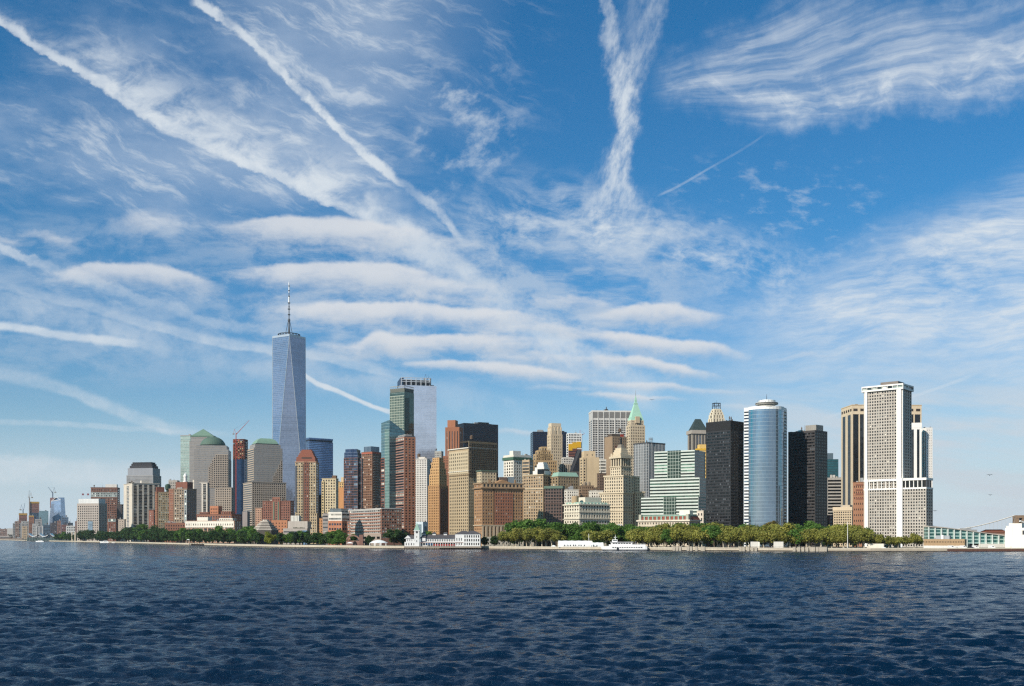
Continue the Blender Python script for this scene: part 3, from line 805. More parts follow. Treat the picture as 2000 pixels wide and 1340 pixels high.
BW = 'white'
def left_bank():
    # --- waterfront blocks on the far left of the near shore
    b = T('square grey stone building with a white louvred roof, left of the striped white tower', (150.5, 193, 209), 983, 2850, '#a1958a',
          dict(b=4.2, f=4.6, wx=.45, wy=.48, mt=4, g='dark'), ar=.45)
    lb = inset(b.poly, M(b, 2)); b.box('louvred_penthouse', lb, b.zt - 1, Z(b, 974), wallmat('#c6c7c4', .3))
    screen(b, 3, .50, .72, Z(b, 1042), Z(b, 1018), curtain('atrium blue', '#7c93a6', '#8d8a84', 2.2, 3.8), None, .4, 'atrium_glass')
    b.done()
    for px, k in ((160, 0), (170, 1)):
        c = at(px, 2880); fl = empty('flagpole', (c.x, c.y, Z(b, 974)), ['flag on the left roof pole of the square grey stone building', 'flag on the right roof pole of the square grey stone building'][k], 'flag', 'roof flags')
        mb = MB(); mb.tube((c.x, c.y, Z(b, 974)), (c.x, c.y, Z(b, 962.5)), .22, .12, 5); mb.build('pole', METAL, fl)
        mb = MB()
        for i in range(4): mb.box((c.x + .8 + 1.4 * i, c.y + .25 * math.sin(i * 1.7)), 1.4, .12, Z(b, 966.5), Z(b, 963), mi=i % 2)
        mb.build('flag', [plain('flag red', '#8f3b3b'), plain('flag dark', '#3c3f52')], fl)
    b = T('brown brick tower with a glazed top storey and white roof housing, far left', (177.5, 229, 234), 952, 3000, '#7f5442',
          dict(b=3.6, f=4.3, wx=.5, wy=.52, g='mixed', mt=3), ar=.5, name='apartment_tower')
    screen(b, 3, 0, 1, Z(b, 971), Z(b, 962), wallmat('#9fa6a2', .2), dict(b=3, f=4, wx=.6, wy=.6, g='pale', mt=.5, mb=.5), .5, 'glazed_storey')
    b.box('roof_housing', sub(b.poly, 3, .55, .98, -1, 14), b.zt - 1, Z(b, 946), wallmat('#d0cac0'))
    b.done()
    T('narrow dark apartment block behind the brown brick tower, left of the striped white tower', (228, 238, 241), 985, 2900, '#4c4440', dict(b=3, f=4, wx=.55, wy=.5, g='blue'), name='apartment_block').done()
    b = T('low red brick block with a pale glass top, right of the square grey stone building', (211, 226, 231), 1012, 2700, '#7c4a38', dict(b=4, f=4.2, wx=.45, wy=.55, g='mixed'), name='apartment_block')
    screen(b, 3, 0, 1, Z(b, 1019), Z(b, 1012), wallmat('#8b9693', .2), dict(b=4, f=5, wx=.7, wy=.6, g='pale', mt=.4, mb=.4), .4, 'glazed_storey'); b.done()
    # --- striped white tower, plain flank on the left
    b = T('tall beige tower with white piers and dark window stripes, plain wall on its left', (241.5, 258, 311), 943, 2500, '#c2b5a2',
          dict(b=9.6, f=2.9, wx=.58, wy=.80, g='mixed', rec=.9, mt=3, mb=5), th=58, left=dict(b=11, f=2.9, wx=.26, wy=.6, g='dark', mt=5), name='apartment_tower')
    b.box('roof_parapet', inset(sub(b.poly, 0, .35, .62, -2, 12), 0), b.zt - 1, Z(b, 938), wallmat('#cbbfae')); b.done()
    T('plain beige wing beside the foot of the striped beige tower', (231, 243, 246), 1014, 2480, '#b5a491', dict(b=6, f=4, wx=.3, wy=.4), name='apartment_block').done()
    # --- grey tower with a stepped dark crown
    b = T('grey office tower with a stepped black crown, behind the striped beige tower', (247, 299, 315), 928, 2760, '#8f8f8f', dict(b=2.2, f=2.6, wx=.45, wy=.45, g='blue', mt=1.5), ar=.6)
    p = b.poly
    for i, (ins, y0, y1, col) in enumerate(((3.2, 928, 914, '#8b8f95'), (8, 921.5, 914, '#8b8f95'), (8, 915, 909, '#3c3c40'), (12, 909, 905, '#343438'), (15, 905, 902, '#2c2c30'))):
        b.box('crown_step' if i > 1 else 'upper_storeys', inset(p, M(b, ins * .55)), Z(b, y0) - .5, Z(b, y1), wallmat(col, .2))
    b.done()
    # --- brick and tan apartment towers
    b = T('red brick apartment tower with tan window bays and a round green roof tank', (303, 306, 337), 960, 2160, '#98603f', dict(b=4.1, f=4.4, wx=.5, wy=.5, g='mixed', mt=2), th=63, name='apartment_tower')
    screen(b, 0, .10, .82, Z(b, 1044), Z(b, 961), '#b39a70', dict(b=3.6, f=4.4, wx=.52, wy=.55, g='pale', mt=2), .5, 'tan_bays')
    b.box('roof_housing', sub(b.poly, 0, .02, .5, -3, 12), b.zt - .8, Z(b, 951), wallmat('#7a3f2b'))
    c = at(328, 2172); mb = MB(); mb.lathe((c.x, c.y), [(3.0, b.zt - .8), (3.2, Z(b, 957)), (5.3, Z(b, 955)), (5.6, Z(b, 948)), (4.2, Z(b, 945.5)), (.4, Z(b, 944.5))], 16); b.part('roof_tank', mb, plain('dark green paint', '#27402f'))
    b.done()
    T('lower red brick wing left of the tan bayed brick tower', (290.5, 300, 305), 996, 2190, '#945a47', dict(b=4.5, f=5, wx=.3, wy=.35, g='pale', mt=4), ar=1.6, name='apartment_block').done()
    b = T('red and grey brick apartment tower with a white roof lantern and dark right side', (330, 365, 384), 954, 2060, '#8e7a63', dict(b=4.8, f=4.8, wx=.5, wy=.52, g='mixed', mt=2), ar=.75, name='apartment_tower',
          right=dict(b=3.4, f=4.8, wx=.62, wy=.55, g='blue'))
    screen(b, 3, 0, .26, Z(b, 1044), Z(b, 955), '#8f5a40', dict(b=3, f=4.8, wx=.35, wy=.4, g='mixed', mt=1), .6, 'brick_bay')
    screen(b, 3, .86, 1.0, Z(b, 1044), Z(b, 957), '#9aa0a2', dict(b=3, f=4.8, wx=.7, wy=.75, g='pale', mt=1), .6, 'glass_bay')
    b.box('brick_penthouse', inset(sub(b.poly, 3, .3, .95, -4, 18), 0), b.zt - 1, Z(b, 941), wallmat('#7d4631'))
    c = cen(sub(b.poly, 3, .6, .8, -9, 6)); mb = MB(); mb.lathe(c, [(4.4, Z(b, 941)), (4.4, Z(b, 939)), (3.2, Z(b, 939)), (3.2, Z(b, 931)), (4.0, Z(b, 930.5)), (3.8, Z(b, 929)), (2.4, Z(b, 926)), (.9, Z(b, 924)), (.2, Z(b, 921))], 14)
    b.part('roof_lantern', mb, WHITEP); b.done()
    T('flat green roofed tower top behind the brick tower with the white lantern', (329, 346, 351), 938, 2300, '#9a948a', dict(b=4, f=5, wx=.4, wy=.4)).done()
    T('low red brick base at the foot of the brick tower with the white lantern', (322, 362, 366), 1021, 1960, '#905a41', dict(b=5, f=5.5, wx=.4, wy=.45, g='dark'), name='apartment_block').done()
    b = T('pale tower with white piers and dark glass stripes, right of the lantern topped tower', (368, 405, 416), 942, 2250, '#c6bdae', dict(b=9.2, f=3.4, wx=.6, wy=.8, g='mixed', rec=.8, mt=3), ar=.8, right=dict(b=4, f=3.6, wx=.4, wy=.5), name='apartment_tower')
    b.box('penthouse', sub(b.poly, 3, .2, .6, -3, 14), b.zt - 1, Z(b, 937), wallmat('#cfc4b3')); b.done()
    # --- three granite towers with copper tops
    b = T('tall rounded green glass tower, leftmost beside the copper pyramid', (352.5, 372, 381), 850, 2830, curtain('pale green', '#8fa39c', '#9aa29c', 1.8, 4.2, .08, .9, .25, .2), ar=.8, name='glass_tower')
    c = cen(b.poly); b.ring(b.poly, b.zt - M(b, 1), b.zt + M(b, .6), .5, METAL, 'roof_edge'); b.done()
    GL = curtain('grey granite glass', '#7d8184', '#918a82', 2.4, 3.9, .9, 1.3, .15, .3, .006)
    b = T('grey granite tower under a copper pyramid roof', (370, 418, 424), 862, 2680, GL, ar=.55)
    p = b.poly; b.box('upper_storeys', inset(p, M(b, 2)), b.zt - 1, Z(b, 853), GL)
    mb = MB(); q = inset(p, M(b, 3)); c = cen(q); mb.prism(inset(p, M(b, 1.2)), Z(b, 853), Z(b, 850.5), True, True)
    for i in range(4): mb.face([(*q[i], Z(b, 850.5)), (*q[(i + 1) % 4], Z(b, 850.5)), (*c, Z(b, 836.5))])
    b.part('pyramid_roof', mb, COPPER); b.done()
    b = T('granite tower with a green copper dome and stepped window grid', (379, 446, 451.5), 878, 2260, GL, ar=.85)
    p = b.poly; gr = '#a0907f'; g2 = dict(b=3.55, f=4.25, wx=.55, wy=.58, g='black', mt=.6, mb=.2, ms=.2)
    for u0, u1, y in ((.42, .47, 912), (.47, .52, 905), (.52, .57, 899), (.57, .63, 893), (.63, .995, 888)):
        screen(b, 3, u0, u1, Z(b, 953), Z(b, y), gr, g2, .7, 'granite_face')
    screen(b, 0, .0, 1, Z(b, 953), Z(b, 896), gr, g2, .5, 'granite_face')
    sh = inset(p, M(b, 3.5)); b.block(sh, b.zt - 1, Z(b, 870), GL, None, name='upper_storeys')
    c = cen(p); rr = M(b, 24)
    mb = MB(); mb.lathe(c, [(rr * .98, Z(b, 871)), (rr * .98, Z(b, 868))], 28); b.part('dome_drum', mb, wallmat('#4c5350'))
    mb = MB(); mb.lathe(c, [(rr * 1.02, Z(b, 868)), (rr * .97, Z(b, 864)), (rr * .86, Z(b, 860)), (rr * .70, Z(b, 856)), (rr * .48, Z(b, 853)), (rr * .24, Z(b, 851.4)), (.3, Z(b, 851))], 32); b.part('dome', mb, plain('dark copper', '#4c6256', .75))
    b.done()
    b = T('broad granite base with a regular grid of windows, right of the domed tower', (420, 452, 457), 952, 2240, gr, dict(b=4.1, f=4.4, wx=.48, wy=.5, g='black', mt=2), ar=.5, name='office_block'); b.done()
    # --- tower under construction with its crane
    DB = curtain('deep blue', '#1d3a5c', '#16263a', 1.7, 4.0, .12, .2, .6, .06)
    b = T('tall tower under construction, rusty open floors above blue glass', (455, 477, 484), 897, 2420, DB, ar=.8, name='construction_tower')
    p = b.poly
    fl = wallmat('#7d4a38', .5); zz = Z(b, 897); st_ = M(b, 3.3); k = 0
    mbs, mbc = MB(), MB()
    rn = random.Random(4)
    while zz < Z(b, 859):
        mbs.prism(p, zz + st_ - .9, zz + st_, True, True)
        for e in range(4):
            a, c2 = Vector(p[e]), Vector(p[(e + 1) % 4])
            for i in range(6):
                if k > 8 and rn.random() < .3: continue
                q = a.lerp(c2, (i + .5) / 6); mbc.box((q.x, q.y), 1.4, 1.4, zz, zz + st_ - .9)
            for i in range(5):
                if rn.random() < .45: mbc.prism(sub(p, e, i / 5 + .02, i / 5 + .18, -.6, .5), zz, zz + st_ * rn.uniform(.4, .9), True, False, rn.choice((1, 1, 2)))
        zz += st_; k += 1
    b.part('floor_slabs', mbs, fl); b.part('columns', mbc, [wallmat('#6a4034', .4), plain('orange netting', '#a8452c'), plain('raw plywood', '#b9a37c')])
    mb = MB(); mb.prism(inset(p, M(b, 4)), Z(b, 897), Z(b, 860), True); b.part('core', mb, wallmat('#54443d'))
    screen(b, 3, .0, .25, Z(b, 1003), Z(b, 897), curtain('night blue', '#142033', '#0d1522', 1.7, 4, .2, .3, .4), None, .4, 'dark_glass_strip')
    cs = MB()
    for i in range(26):
        zz = Z(b, 1000) + i * M(b, 5.4)
        if zz < Z(b, 862): cs.prism(sub(p, 0, .35, .7, .8, .8), zz, zz + M(b, 2.6), True, True); cs.prism(sub(p, 0, .8, 1., .8, .8), zz, zz + M(b, 2.6), True, True)
    b.part('precast_panels', cs, wallmat('#b9b2a8'))
    b.done()
    crane('red tower crane leaning right above the tower under construction', 461, 2400, 1003, 848, 487, 821)
    # --- green hipped granite tower
    b = T('granite tower with a green hipped roof, left of the tallest spired tower', (484, 496, 552), 874, 2020, GL, ar=1.3, th=62)
    p = b.poly
    b.block(inset(p, M(b, 3)), b.zt - 1, Z(b, 867), GL, None, name='upper_storeys')
    hp = inset(p, M(b, 6.5))
    b.box('roof_collar', inset(p, M(b, 6)), Z(b, 867) - .5, Z(b, 864.8), plain('dark collar', '#3c4544'))
    mb = MB(); zs = (864.8, 860.5, 857.5, 855, 853.6); ts = (0, 2.2, 4.6, 8, 12)
    for (y0, t0), (y1, t1) in zip(zip(zs, ts), zip(zs[1:], ts[1:])): mb.prism(inset(hp, M(b, t0)), Z(b, y0), Z(b, y1), True, False, 0, inset(hp, M(b, t1)))
    b.part('hipped_roof', mb, plain('bright copper', '#748f7c', .7))
    for u0, u1, y in ((.66, .73, 928), (.73, .80, 922), (.80, .86, 914), (.86, .93, 906), (.93, .995, 898)):
        screen(b, 0, u0, u1, Z(b, 942), Z(b, y), gr, g2, .7, 'granite_face')
    screen(b, 3, 0, 1, Z(b, 942), Z(b, 876), '#a7947e', dict(k='band', f=4.3, wy=.5, g='black', mt=1), .5, 'granite_face')
    b.done()
    b = T('broad granite base with a window grid, under the green hipped tower', (475, 492, 559), 941, 1985, gr, dict(b=4.0, f=4.35, wx=.5, wy=.5, g='black', mt=2), ar=1.1, th=62, left=dict(k='band', f=4.3, wy=.45, g='black'), name='office_block'); b.done()
    T('small plain grey block in front of the green hipped tower', (473.5, 483, 488), 999, 1940, '#8a7f7a', None, name='office_block').done()
    # --- low terracotta and white waterfront blocks
    b = T('stepped terracotta brick apartments with a square brick turret, behind the white topped waterfront block', (384, 452, 472), 1004, 2030, '#885640', dict(b=5, f=4.6, wx=.5, wy=.5, g='blue'), ar=.5, name='apartment_block')
    b.block(sub(b.poly, 3, .38, .62, -.5, 14), b.zt - 1, Z(b, 988), wallmat('#b1673a'), sty(2030, b=4, f=6, wx=.4, wy=.5), name='turret')
    b.block(sub(b.poly, 3, .08, .34, -.5, 14), b.zt - 1, Z(b, 1000), wallmat('#7d4631'), sty(2030, b=4, f=5, wx=.5, wy=.5), name='upper_storeys')
    b.block(sub(b.poly, 3, .7, .98, -.5, 14), b.zt - 1, Z(b, 999), wallmat('#86492f'), sty(2030, b=4, f=5, wx=.5, wy=.5), name='upper_storeys')
    b.done()
    b = T('long brick apartment block with a white top storey, behind the dark riverside trees', (362, 458, 471), 1017, 1850, '#a77e65', dict(b=4.2, f=5.4, wx=.5, wy=.62, g='pale', mt=.5), ar=.3, name='apartment_block')
    screen(b, 3, 0, .99, Z(b, 1030), Z(b, 1017), '#ded6c4', dict(b=4.4, f=7, wx=.34, wy=.4, g='mixed', mt=3), .5, 'white_storey')
    screen(b, 3, .12, .55, GROUND, Z(b, 1031), '#b0876a', dict(b=8, f=5.6, wx=.62, wy=.75, g='pale', mt=.3), .9, 'bay_windows')
    b.block(sub(b.poly, 3, .23, .45, -2, 16), b.zt - 1, Z(b, 1010), wallmat('#ded6c4'), None, name='penthouse')
    b.block(sub(b.poly, 3, .68, .95, -2, 16), b.zt - 1, Z(b, 1012), wallmat('#d8d0be'), sty(1850, b=4, f=5, wx=.4, wy=.4), name='penthouse')
    b.done()
    # --- red brick apartments in front of the hipped tower
    b = T('dark red brick apartment block with a raised centre and green bays', (513, 567, 574), 978, 1800, '#85503e', dict(b=4.4, f=4.6, wx=.42, wy=.5, g='dark', mt=2), ar=.35, name='apartment_block')
    screen(b, 3, .36, .64, Z(b, 1030), Z(b, 971), '#8a5440', dict(b=4, f=4.6, wx=.42, wy=.5, mt=3), 1.2, 'raised_centre')
    for u in (.40, .56): screen(b, 3, u, u + .035, Z(b, 1022), Z(b, 980), '#5f7a66', dict(b=2, f=4.6, wx=.7, wy=.6, g='green', mt=.5), 1.9, 'green_bay')
    b.done()
    T('pale tan brick wing left of the dark red brick apartment block', (499, 511, 515), 992, 1815, '#b08468', dict(b=4, f=4.4, wx=.42, wy=.5, g='mixed'), name='apartment_block').done()
    T('orange brick low block between the stepped pyramid and the grey museum wing', (530, 561, 564), 1016, 1700, '#ad6a3e', dict(b=6, f=6, wx=.3, wy=.35, g='dark', mt=3), ar=.3, name='apartment_block').done()
    # --- stepped hexagonal museum
    c = at(519, 1480); hexp = lambda r: [(c.x + r * math.cos(math.radians(60 * k + 8)), c.y + r * math.sin(math.radians(60 * k + 8))) for k in range(6)]
    b = Bld('museum', 'pale stepped six sided pyramid building among the riverside trees', (c.x, c.y)); b.Y = 1480
    cl = wallmat('#b8ad9f'); dk = wallmat('#5d564f')
    for i in range(6):
        r = M(b, 26 - i * 3.1); z1 = zat(1034 - i * 3.2, 1480); z0 = zat(1037.2 - i * 3.2, 1480)
        b.box('tier_wall', hexp(r * .94), z0 - 1.2 if i else GROUND, z1, dk)
        b.box('roof_tier', hexp(r), z1 - M(b, 1.7), z1 + .02, cl, hexp(r * .985))
    b.box('roof_cap', hexp(M(b, 6)), zat(1018, 1480), zat(1015, 1480), cl); b.done()
    b = T('modern grey panelled museum wing with long ribbon windows', (553, 600, 606), 1032, 1430, '#a59a90', dict(k='band', f=7, wy=.3, g='blue', mt=3.5), ar=.5, name='museum')
    b.block(sub(b.poly, 3, .16, .98, -4, 20), b.zt - .5, Z(b, 1018), wallmat('#b3a89c'), None, name='upper_storeys')
    b.block(sub(b.poly, 3, .24, .58, -9, 12), Z(b, 1019), Z(b, 1007), wallmat('#d9d5c8'), sty(1430, k='strip', b=3, wx=.2, g='mixed', rec=.2, mt=1), name='penthouse')
    screen(b, 3, .80, 1, GROUND, Z(b, 1036), curtain('sky blue', '#6f93b6', '#8a9096', 2, 3.8), None, .4, 'glass_corner')
    mb = MB(); rn = random.Random(9)
    for i in range(60):
        q = Vector(sub(b.poly, 3, .42, .9, -1.5, 1)[3]).lerp(Vector(sub(b.poly, 3, .42, .9, -1.5, 1)[0]), rn.random()); mb.box((q.x, q.y), rn.uniform(.6, 1.6), 1, b.zt - .9, b.zt + rn.uniform(.3, 1.3), rn.random())
    b.part('roof_shrubs', mb, plain('roof shrub', '#2c3a20', .9)); b.done()

def tall_spire():
    # --- the tallest tower: square base turning to a square top set at 45 degrees, eight long triangles
    Y = 2360; c = at(564.5, Y); b = Bld('skyscraper', 'tallest blue glass tower with tapering triangular faces and a ringed spire', (c.x, c.y)); b.Y = Y
    r0 = M(b, 31.5); rot = math.radians(13)
    base = [(c.x + r0 * math.sqrt(2) * math.cos(rot + math.radians(90 * k - 45)), c.y + r0 * math.sqrt(2) * math.sin(rot + math.radians(90 * k - 45))) for k in range(4)]
    rt = r0 * 1.0
    zt, zb = zat(662, Y), GROUND + 55
    top = [(c.x + rt * math.cos(rot + math.radians(90 * k)), c.y + rt * math.sin(rot + math.radians(90 * k))) for k in range(4)]
    # seen with an edge nearly in the middle of the top and a broad face below it
    gl = curtain('tower blue', '#8a94a8', '#949fb0', 3.0, 4.1, .14, .25, .66, .07, .014, var=.20)
    mb = MB(); mb.prism(base, GROUND, zb, False); b.part('base', mb, curtain('base glass', '#5d738f', '#9aa4ae', 1.6, 4))
    mb = MB()
    for k in range(4):
        a, d = base[k], base[(k + 1) % 4]; t0, t1 = top[k], top[(k + 1) % 4]
        # base edge k spans directions -45..45 around top corner k+? : upright triangle on the edge, inverted one on the corner
        m = min(top, key=lambda p: (p[0] - (a[0] + d[0]) / 2) ** 2 + (p[1] - (a[1] + d[1]) / 2) ** 2)
        w = math.hypot(d[0] - a[0], d[1] - a[1])
        mb.face([(*a, zb), (*d, zb), (*m, zt)], [(0, zb), (w, zb), (w / 2, zt)])
        tt = sorted(top, key=lambda p: (p[0] - d[0]) ** 2 + (p[1] - d[1]) ** 2)[:2]
        tt.sort(key=lambda p: (p[0] - d[0]) * (d[1] - c.y) - (p[1] - d[1]) * (d[0] - c.x))
        wt = math.hypot(tt[1][0] - tt[0][0], tt[1][1] - tt[0][1])
        f = [(*d, zb), (*tt[0], zt), (*tt[1], zt)]
        nn = (Vector(f[1]) - Vector(f[0])).cross(Vector(f[2]) - Vector(f[0]))
        if nn.dot(Vector((d[0] - c.x, d[1] - c.y, 0))) < 0: f = [f[0], f[2], f[1]]; tt = tt[::-1]
        mb.face(f, [(wt / 2, zb), (0, zt), (wt, zt)])
    b.part('curtain_wall', mb, gl)
    mb = MB()
    for k in range(4):
        d = base[k]
        for p in sorted(top, key=lambda p: (p[0] - d[0]) ** 2 + (p[1] - d[1]) ** 2)[:2]:
            mb.tube((*d, zb), (*p, zt), .55, .55, 5, False)
    b.part('edge_trim', mb, plain('bright edge metal', '#c9cbc8', .35, .6))
    mb = MB(); tp = top
    mb.prism(inset(tp, -.3), zt, zt + M(b, 4.2), False); mb.face([(*p, zt + .5) for p in tp])
    b.part('parapet', mb, plain('pale parapet', '#a9b2bd', .4, .4))
    zr = zat(659.5, Y); rr = M(b, 21)
    for i, y in enumerate((661, 657.5, 654)):
        z = zat(y, Y); mb = MB(); n = 28
        for k in range(n):
            a0, a1 = 2 * math.pi * k / n, 2 * math.pi * (k + 1) / n
            mb.tube((c.x + rr * math.cos(a0), c.y + rr * math.sin(a0), z), (c.x + rr * math.cos(a1), c.y + rr * math.sin(a1), z), 1.0, n=5, cap=False)
        b.part('ring', mb, STEEL)
    mb = MB()
    for k in range(20):
        a0 = 2 * math.pi * k / 20
        mb.tube((c.x + rr * math.cos(a0), c.y + rr * math.sin(a0), zt), (c.x + rr * math.cos(a0), c.y + rr * math.sin(a0), zat(653.5, Y)), .6, n=4)
        mb.tube((c.x + rr * math.cos(a0), c.y + rr * math.sin(a0), zt + 1), (c.x + rr * math.cos(a0 + .31), c.y + rr * math.sin(a0 + .31), zat(654, Y)), .4, n=4, cap=False)
    b.part('ring_frame', mb, STEEL)
    mb = MB(); seg = [(655, 2.0), (628, 2.0), (628, 3.2), (623, 3.2), (623, 1.5), (600, 1.35), (600, 1.9), (598, 1.9), (598, 1.3), (580, 1.2), (562, .95)]
    mb.lathe((c.x, c.y), [(M(b, r * .72), zat(y, Y)) for y, r in seg], 10); b.part('spire', mb, plain('spire grey', '#6a6d72', .45, .5))
    for y0, y1, r in ((592, 580, 1.9), (572, 552, 1.25), (552, 548, .5)):
        mb = MB(); mb.lathe((c.x, c.y), [(M(b, r * .72), zat(y0, Y)), (M(b, r * .72), zat(y1, Y))], 10); b.part('spire_sleeve', mb, plain('spire white', '#e4e4e2', .4))
    for y in (626, 615, 604, 592, 579, 568, 559):
        mb = MB(); z = zat(y, Y); rr2 = M(b, 2.6 if y > 590 else 1.7); mb.lathe((c.x, c.y), [(.3, z - .3), (rr2, z - .3), (rr2, z + 1.0), (.3, z + 1.0)], 10); b.part('spire_platform', mb, STEEL)
    mb = MB()
    for k in range(4):
        a0 = 2 * math.pi * k / 4 + .5
        mb.tube((c.x + rr * .42 * math.cos(a0), c.y + rr * .42 * math.sin(a0), zt), (c.x + 1.5 * math.cos(a0), c.y + 1.5 * math.sin(a0), zat(626, Y)), .55, n=5)
    b.part('spire_stays', mb, STEEL)
    b.done()
def middle():
    # --- behind: blue slab right of the spired tower
    bl = curtain('slab blue', '#6e8cb4', '#34475f', 1.8, 4.2, .05, 1.5, .6, .08, .008, var=.2)
    b = T('plain blue glass slab tower just right of the tallest spired tower', (593, 604, 650.5), 862, 2560, bl, ar=2.4, name='glass_tower')
    b.box('plant_storey', inset(b.poly, .8), b.zt - 1, Z(b, 858), plain('dark louvre', '#232c3c')); b.box('roof_edge', b.poly, Z(b, 858), Z(b, 854.5), bl); b.done()
    # --- tan apartment tower with a red crown
    b = T('tan apartment tower with a red brick stripe and stepped red crown', (576.5, 617, 623), 902, 1660, '#ae9871', dict(b=4.6, f=5.2, wx=.46, wy=.55, g='mixed', mt=1), ar=.9, name='apartment_tower', right=dict(b=4, f=5.2, wx=.6, wy=.6, g='blue'))
    screen(b, 3, 0, .07, Z(b, 1000), Z(b, 910), '#5b5f66', dict(b=3, f=5.2, wx=.8, wy=.7, g='blue', mt=1), .5, 'corner_bay')
    screen(b, 3, .42, .66, GROUND, Z(b, 902), '#7f4c37', dict(b=4.7, f=5.2, wx=.44, wy=.5, g='mixed', mt=1), .6, 'brick_stripe')
    screen(b, 3, .36, .42, GROUND, Z(b, 906), '#6f5c4a', dict(b=3, f=5.2, wx=.8, wy=.6, g='black', mt=1), .8, 'balcony_bay')
    rd = wallmat('#8b4a33'); zz = b.zt
    b.ring(b.poly, zz - M(b, 1.2), zz + M(b, .4), .6, wallmat('#b98f6d'))
    for i, (t, y1) in enumerate(((2.5, 896), (3.6, 892), (8, 888), (11, 884), (14, 880), (17, 877.5))):
        b.box('crown_step', inset(b.poly, M(b, t * .62)), zz - .5, Z(b, y1), rd); zz = Z(b, y1)
    c = Vector(sub(b.poly, 3, .56, .57, -2.0, 1)[0])
    mb = MB(); r = M(b, 5)
    q = sub(b.poly, 3, .30, .78, -M(b, 2.0), M(b, 4)); mb.prism(q, Z(b, 899), Z(b, 893), True); b.part('crown_window', mb, plain('dark bronze', '#3d342c'))
    mast(b, cen(b.poly), zz, Z(b, 873), .8); b.done()
    T('tan brick lower wing in front of the red crowned apartment tower', (605.5, 619, 623.5), 1002, 1610, '#ab946e', dict(b=4.4, f=5.2, wx=.46, wy=.55, g='mixed', mt=1), name='apartment_block').done()
    b = T('cream apartment tower with rounded balconies between blue glass towers', (629, 656, 661), 934, 1800, '#c6b389', dict(b=5.2, f=5.4, wx=.44, wy=.55, g='mixed', mt=2), ar=.7, name='apartment_tower')
    screen(b, 3, -.02, .16, GROUND, Z(b, 940), '#c4aa72', dict(b=5, f=5.4, wx=.7, wy=.45, g='dark', mt=1), 1.6, 'balcony_bay')
    b.box('roof_housing', sub(b.poly, 3, .72, 1.0, -1, 8), b.zt - 1, Z(b, 928.5), wallmat('#6f5138')); b.done()
    b = T('yellow brick apartment tower squeezed behind the rounded blue tower', (657, 672, 676), 941, 1960, '#c79c52', dict(b=4.5, f=5, wx=.4, wy=.5, g='dark', mt=2), name='apartment_tower')
    b.block(sub(b.poly, 3, .58, .9, -1.5, 10), b.zt - 1, Z(b, 932), wallmat('#c8a878'), None, name='roof_housing')
    screen(b, 3, .3, 1, GROUND, Z(b, 952), '#bd7a30', None, .4, 'blank_wall'); b.done()
    T('dark blue glass block low between the red crowned tower and the cream tower', (618, 630, 634), 966, 2150, curtain('night blue', '#142033', '#0d1522', 1.7, 4, .2, .3, .4), name='glass_tower').done()
    T('orange brick block low between the red crowned tower and the cream tower', (620, 631, 635), 1012, 1640, '#b5752f', dict(b=4.5, f=5, wx=.35, wy=.45), name='apartment_block').done()
    # --- rounded blue tower with red floor lines
    Y = 1600; c = at(691, Y + 26); b = Bld('apartment_tower', 'rounded blue glass apartment tower with thin red brick floor lines', (c.x, c.y)); b.Y = Y
    rl = M(b, 19)
    L, Rr = at(670.5, Y + 14), at(698, Y)
    arc = []
    for k in range(9):
        t = k / 8; a0 = math.radians(200 + 78 * t); arc.append((c.x + rl * 1.06 * math.cos(a0), c.y + rl * 1.06 * math.sin(a0)))
    poly = arc + [(at(698, Y + 4).x, Y + 8), (at(707, Y + 40).x, Y + 40), (at(690, Y + 60).x, Y + 60), (c.x - rl * .6, c.y + rl * 1.0)]
    b.poly = poly
    b.block(poly, GROUND, Z(b, 893), wallmat('#85564a'), sty(Y, k='band', f=5.0, wy=.78, g='blue', rec=.25, mt=.5, ms=.2))
    b.block(inset(poly, .6), Z(b, 893) - 1, Z(b, 882), curtain('navy', '#2b3d5c', '#55667f', 2, 5, .15, .8, .55, .1), None, name='upper_storeys')
    b.block(inset(poly, 2.2), Z(b, 882) - 1, Z(b, 875.5), curtain('navy', '', ''), None, name='plant_storey'); b.done()
    b = T('slim blue glass wing with red floor lines, right of the rounded blue tower', (697, 706, 709), 895, 1612, '#8a5248', dict(k='band', f=5, wy=.72, g='mixed', mt=.8, ms=.4), ar=1, name='apartment_tower'); b.done()
    b = T('brown brick apartment tower with a stack of corner balconies', (706.5, 727, 745), 882, 1690, '#80583f', dict(b=3.5, f=4.9, wx=.5, wy=.52, g='mixed', mt=3), ar=.9, name='apartment_tower', right=dict(b=4.5, f=4.9, wx=.75, wy=.6, g='mixed', mt=3))
    b.ring(b.poly, Z(b, 886), b.zt + .1, .3, wallmat('#a44a2d'), 'brick_cornice')
    mb = MB()
    for i in range(32):
        z = Z(b, 892 + 4.9 * i)
        if z > 10: mb.prism(sub(b.poly, 0, .12, .62, 1.8, 1.8), z - .2, z + .25, True, True); mb.prism(sub(b.poly, 0, .12, .62, 1.8, .12), z + .25, z + 1.2, True, True)
    b.part('balconies', mb, plain('balcony concrete', '#8f887f', .8))
    b.block(sub(b.poly, 0, .0, .9, -2.5, 16), b.zt - 1, Z(b, 871.5), curtain('penthouse slate', '#5b6b7e', '#7e868e', 3, 12, .4, .3, .4), None, name='penthouse'); b.done()
    # --- long brick hotel with white lines
    b = T('long brick hotel with pale window bands, below the glass and brick pair', (678, 745, 785), 993, 1380, '#95614a', dict(b=4.5, f=6.0, wx=.68, wy=.5, g='pale', mt=1.2, mb=12), th=58, name='hotel')
    screen(b, 3, .12, .97, Z(b, 1043), Z(b, 993), '#a9a49c', dict(b=4.1, f=6.0, wx=.74, wy=.42, g='mixed', mt=1.4, mb=1), .4, 'window_bands')
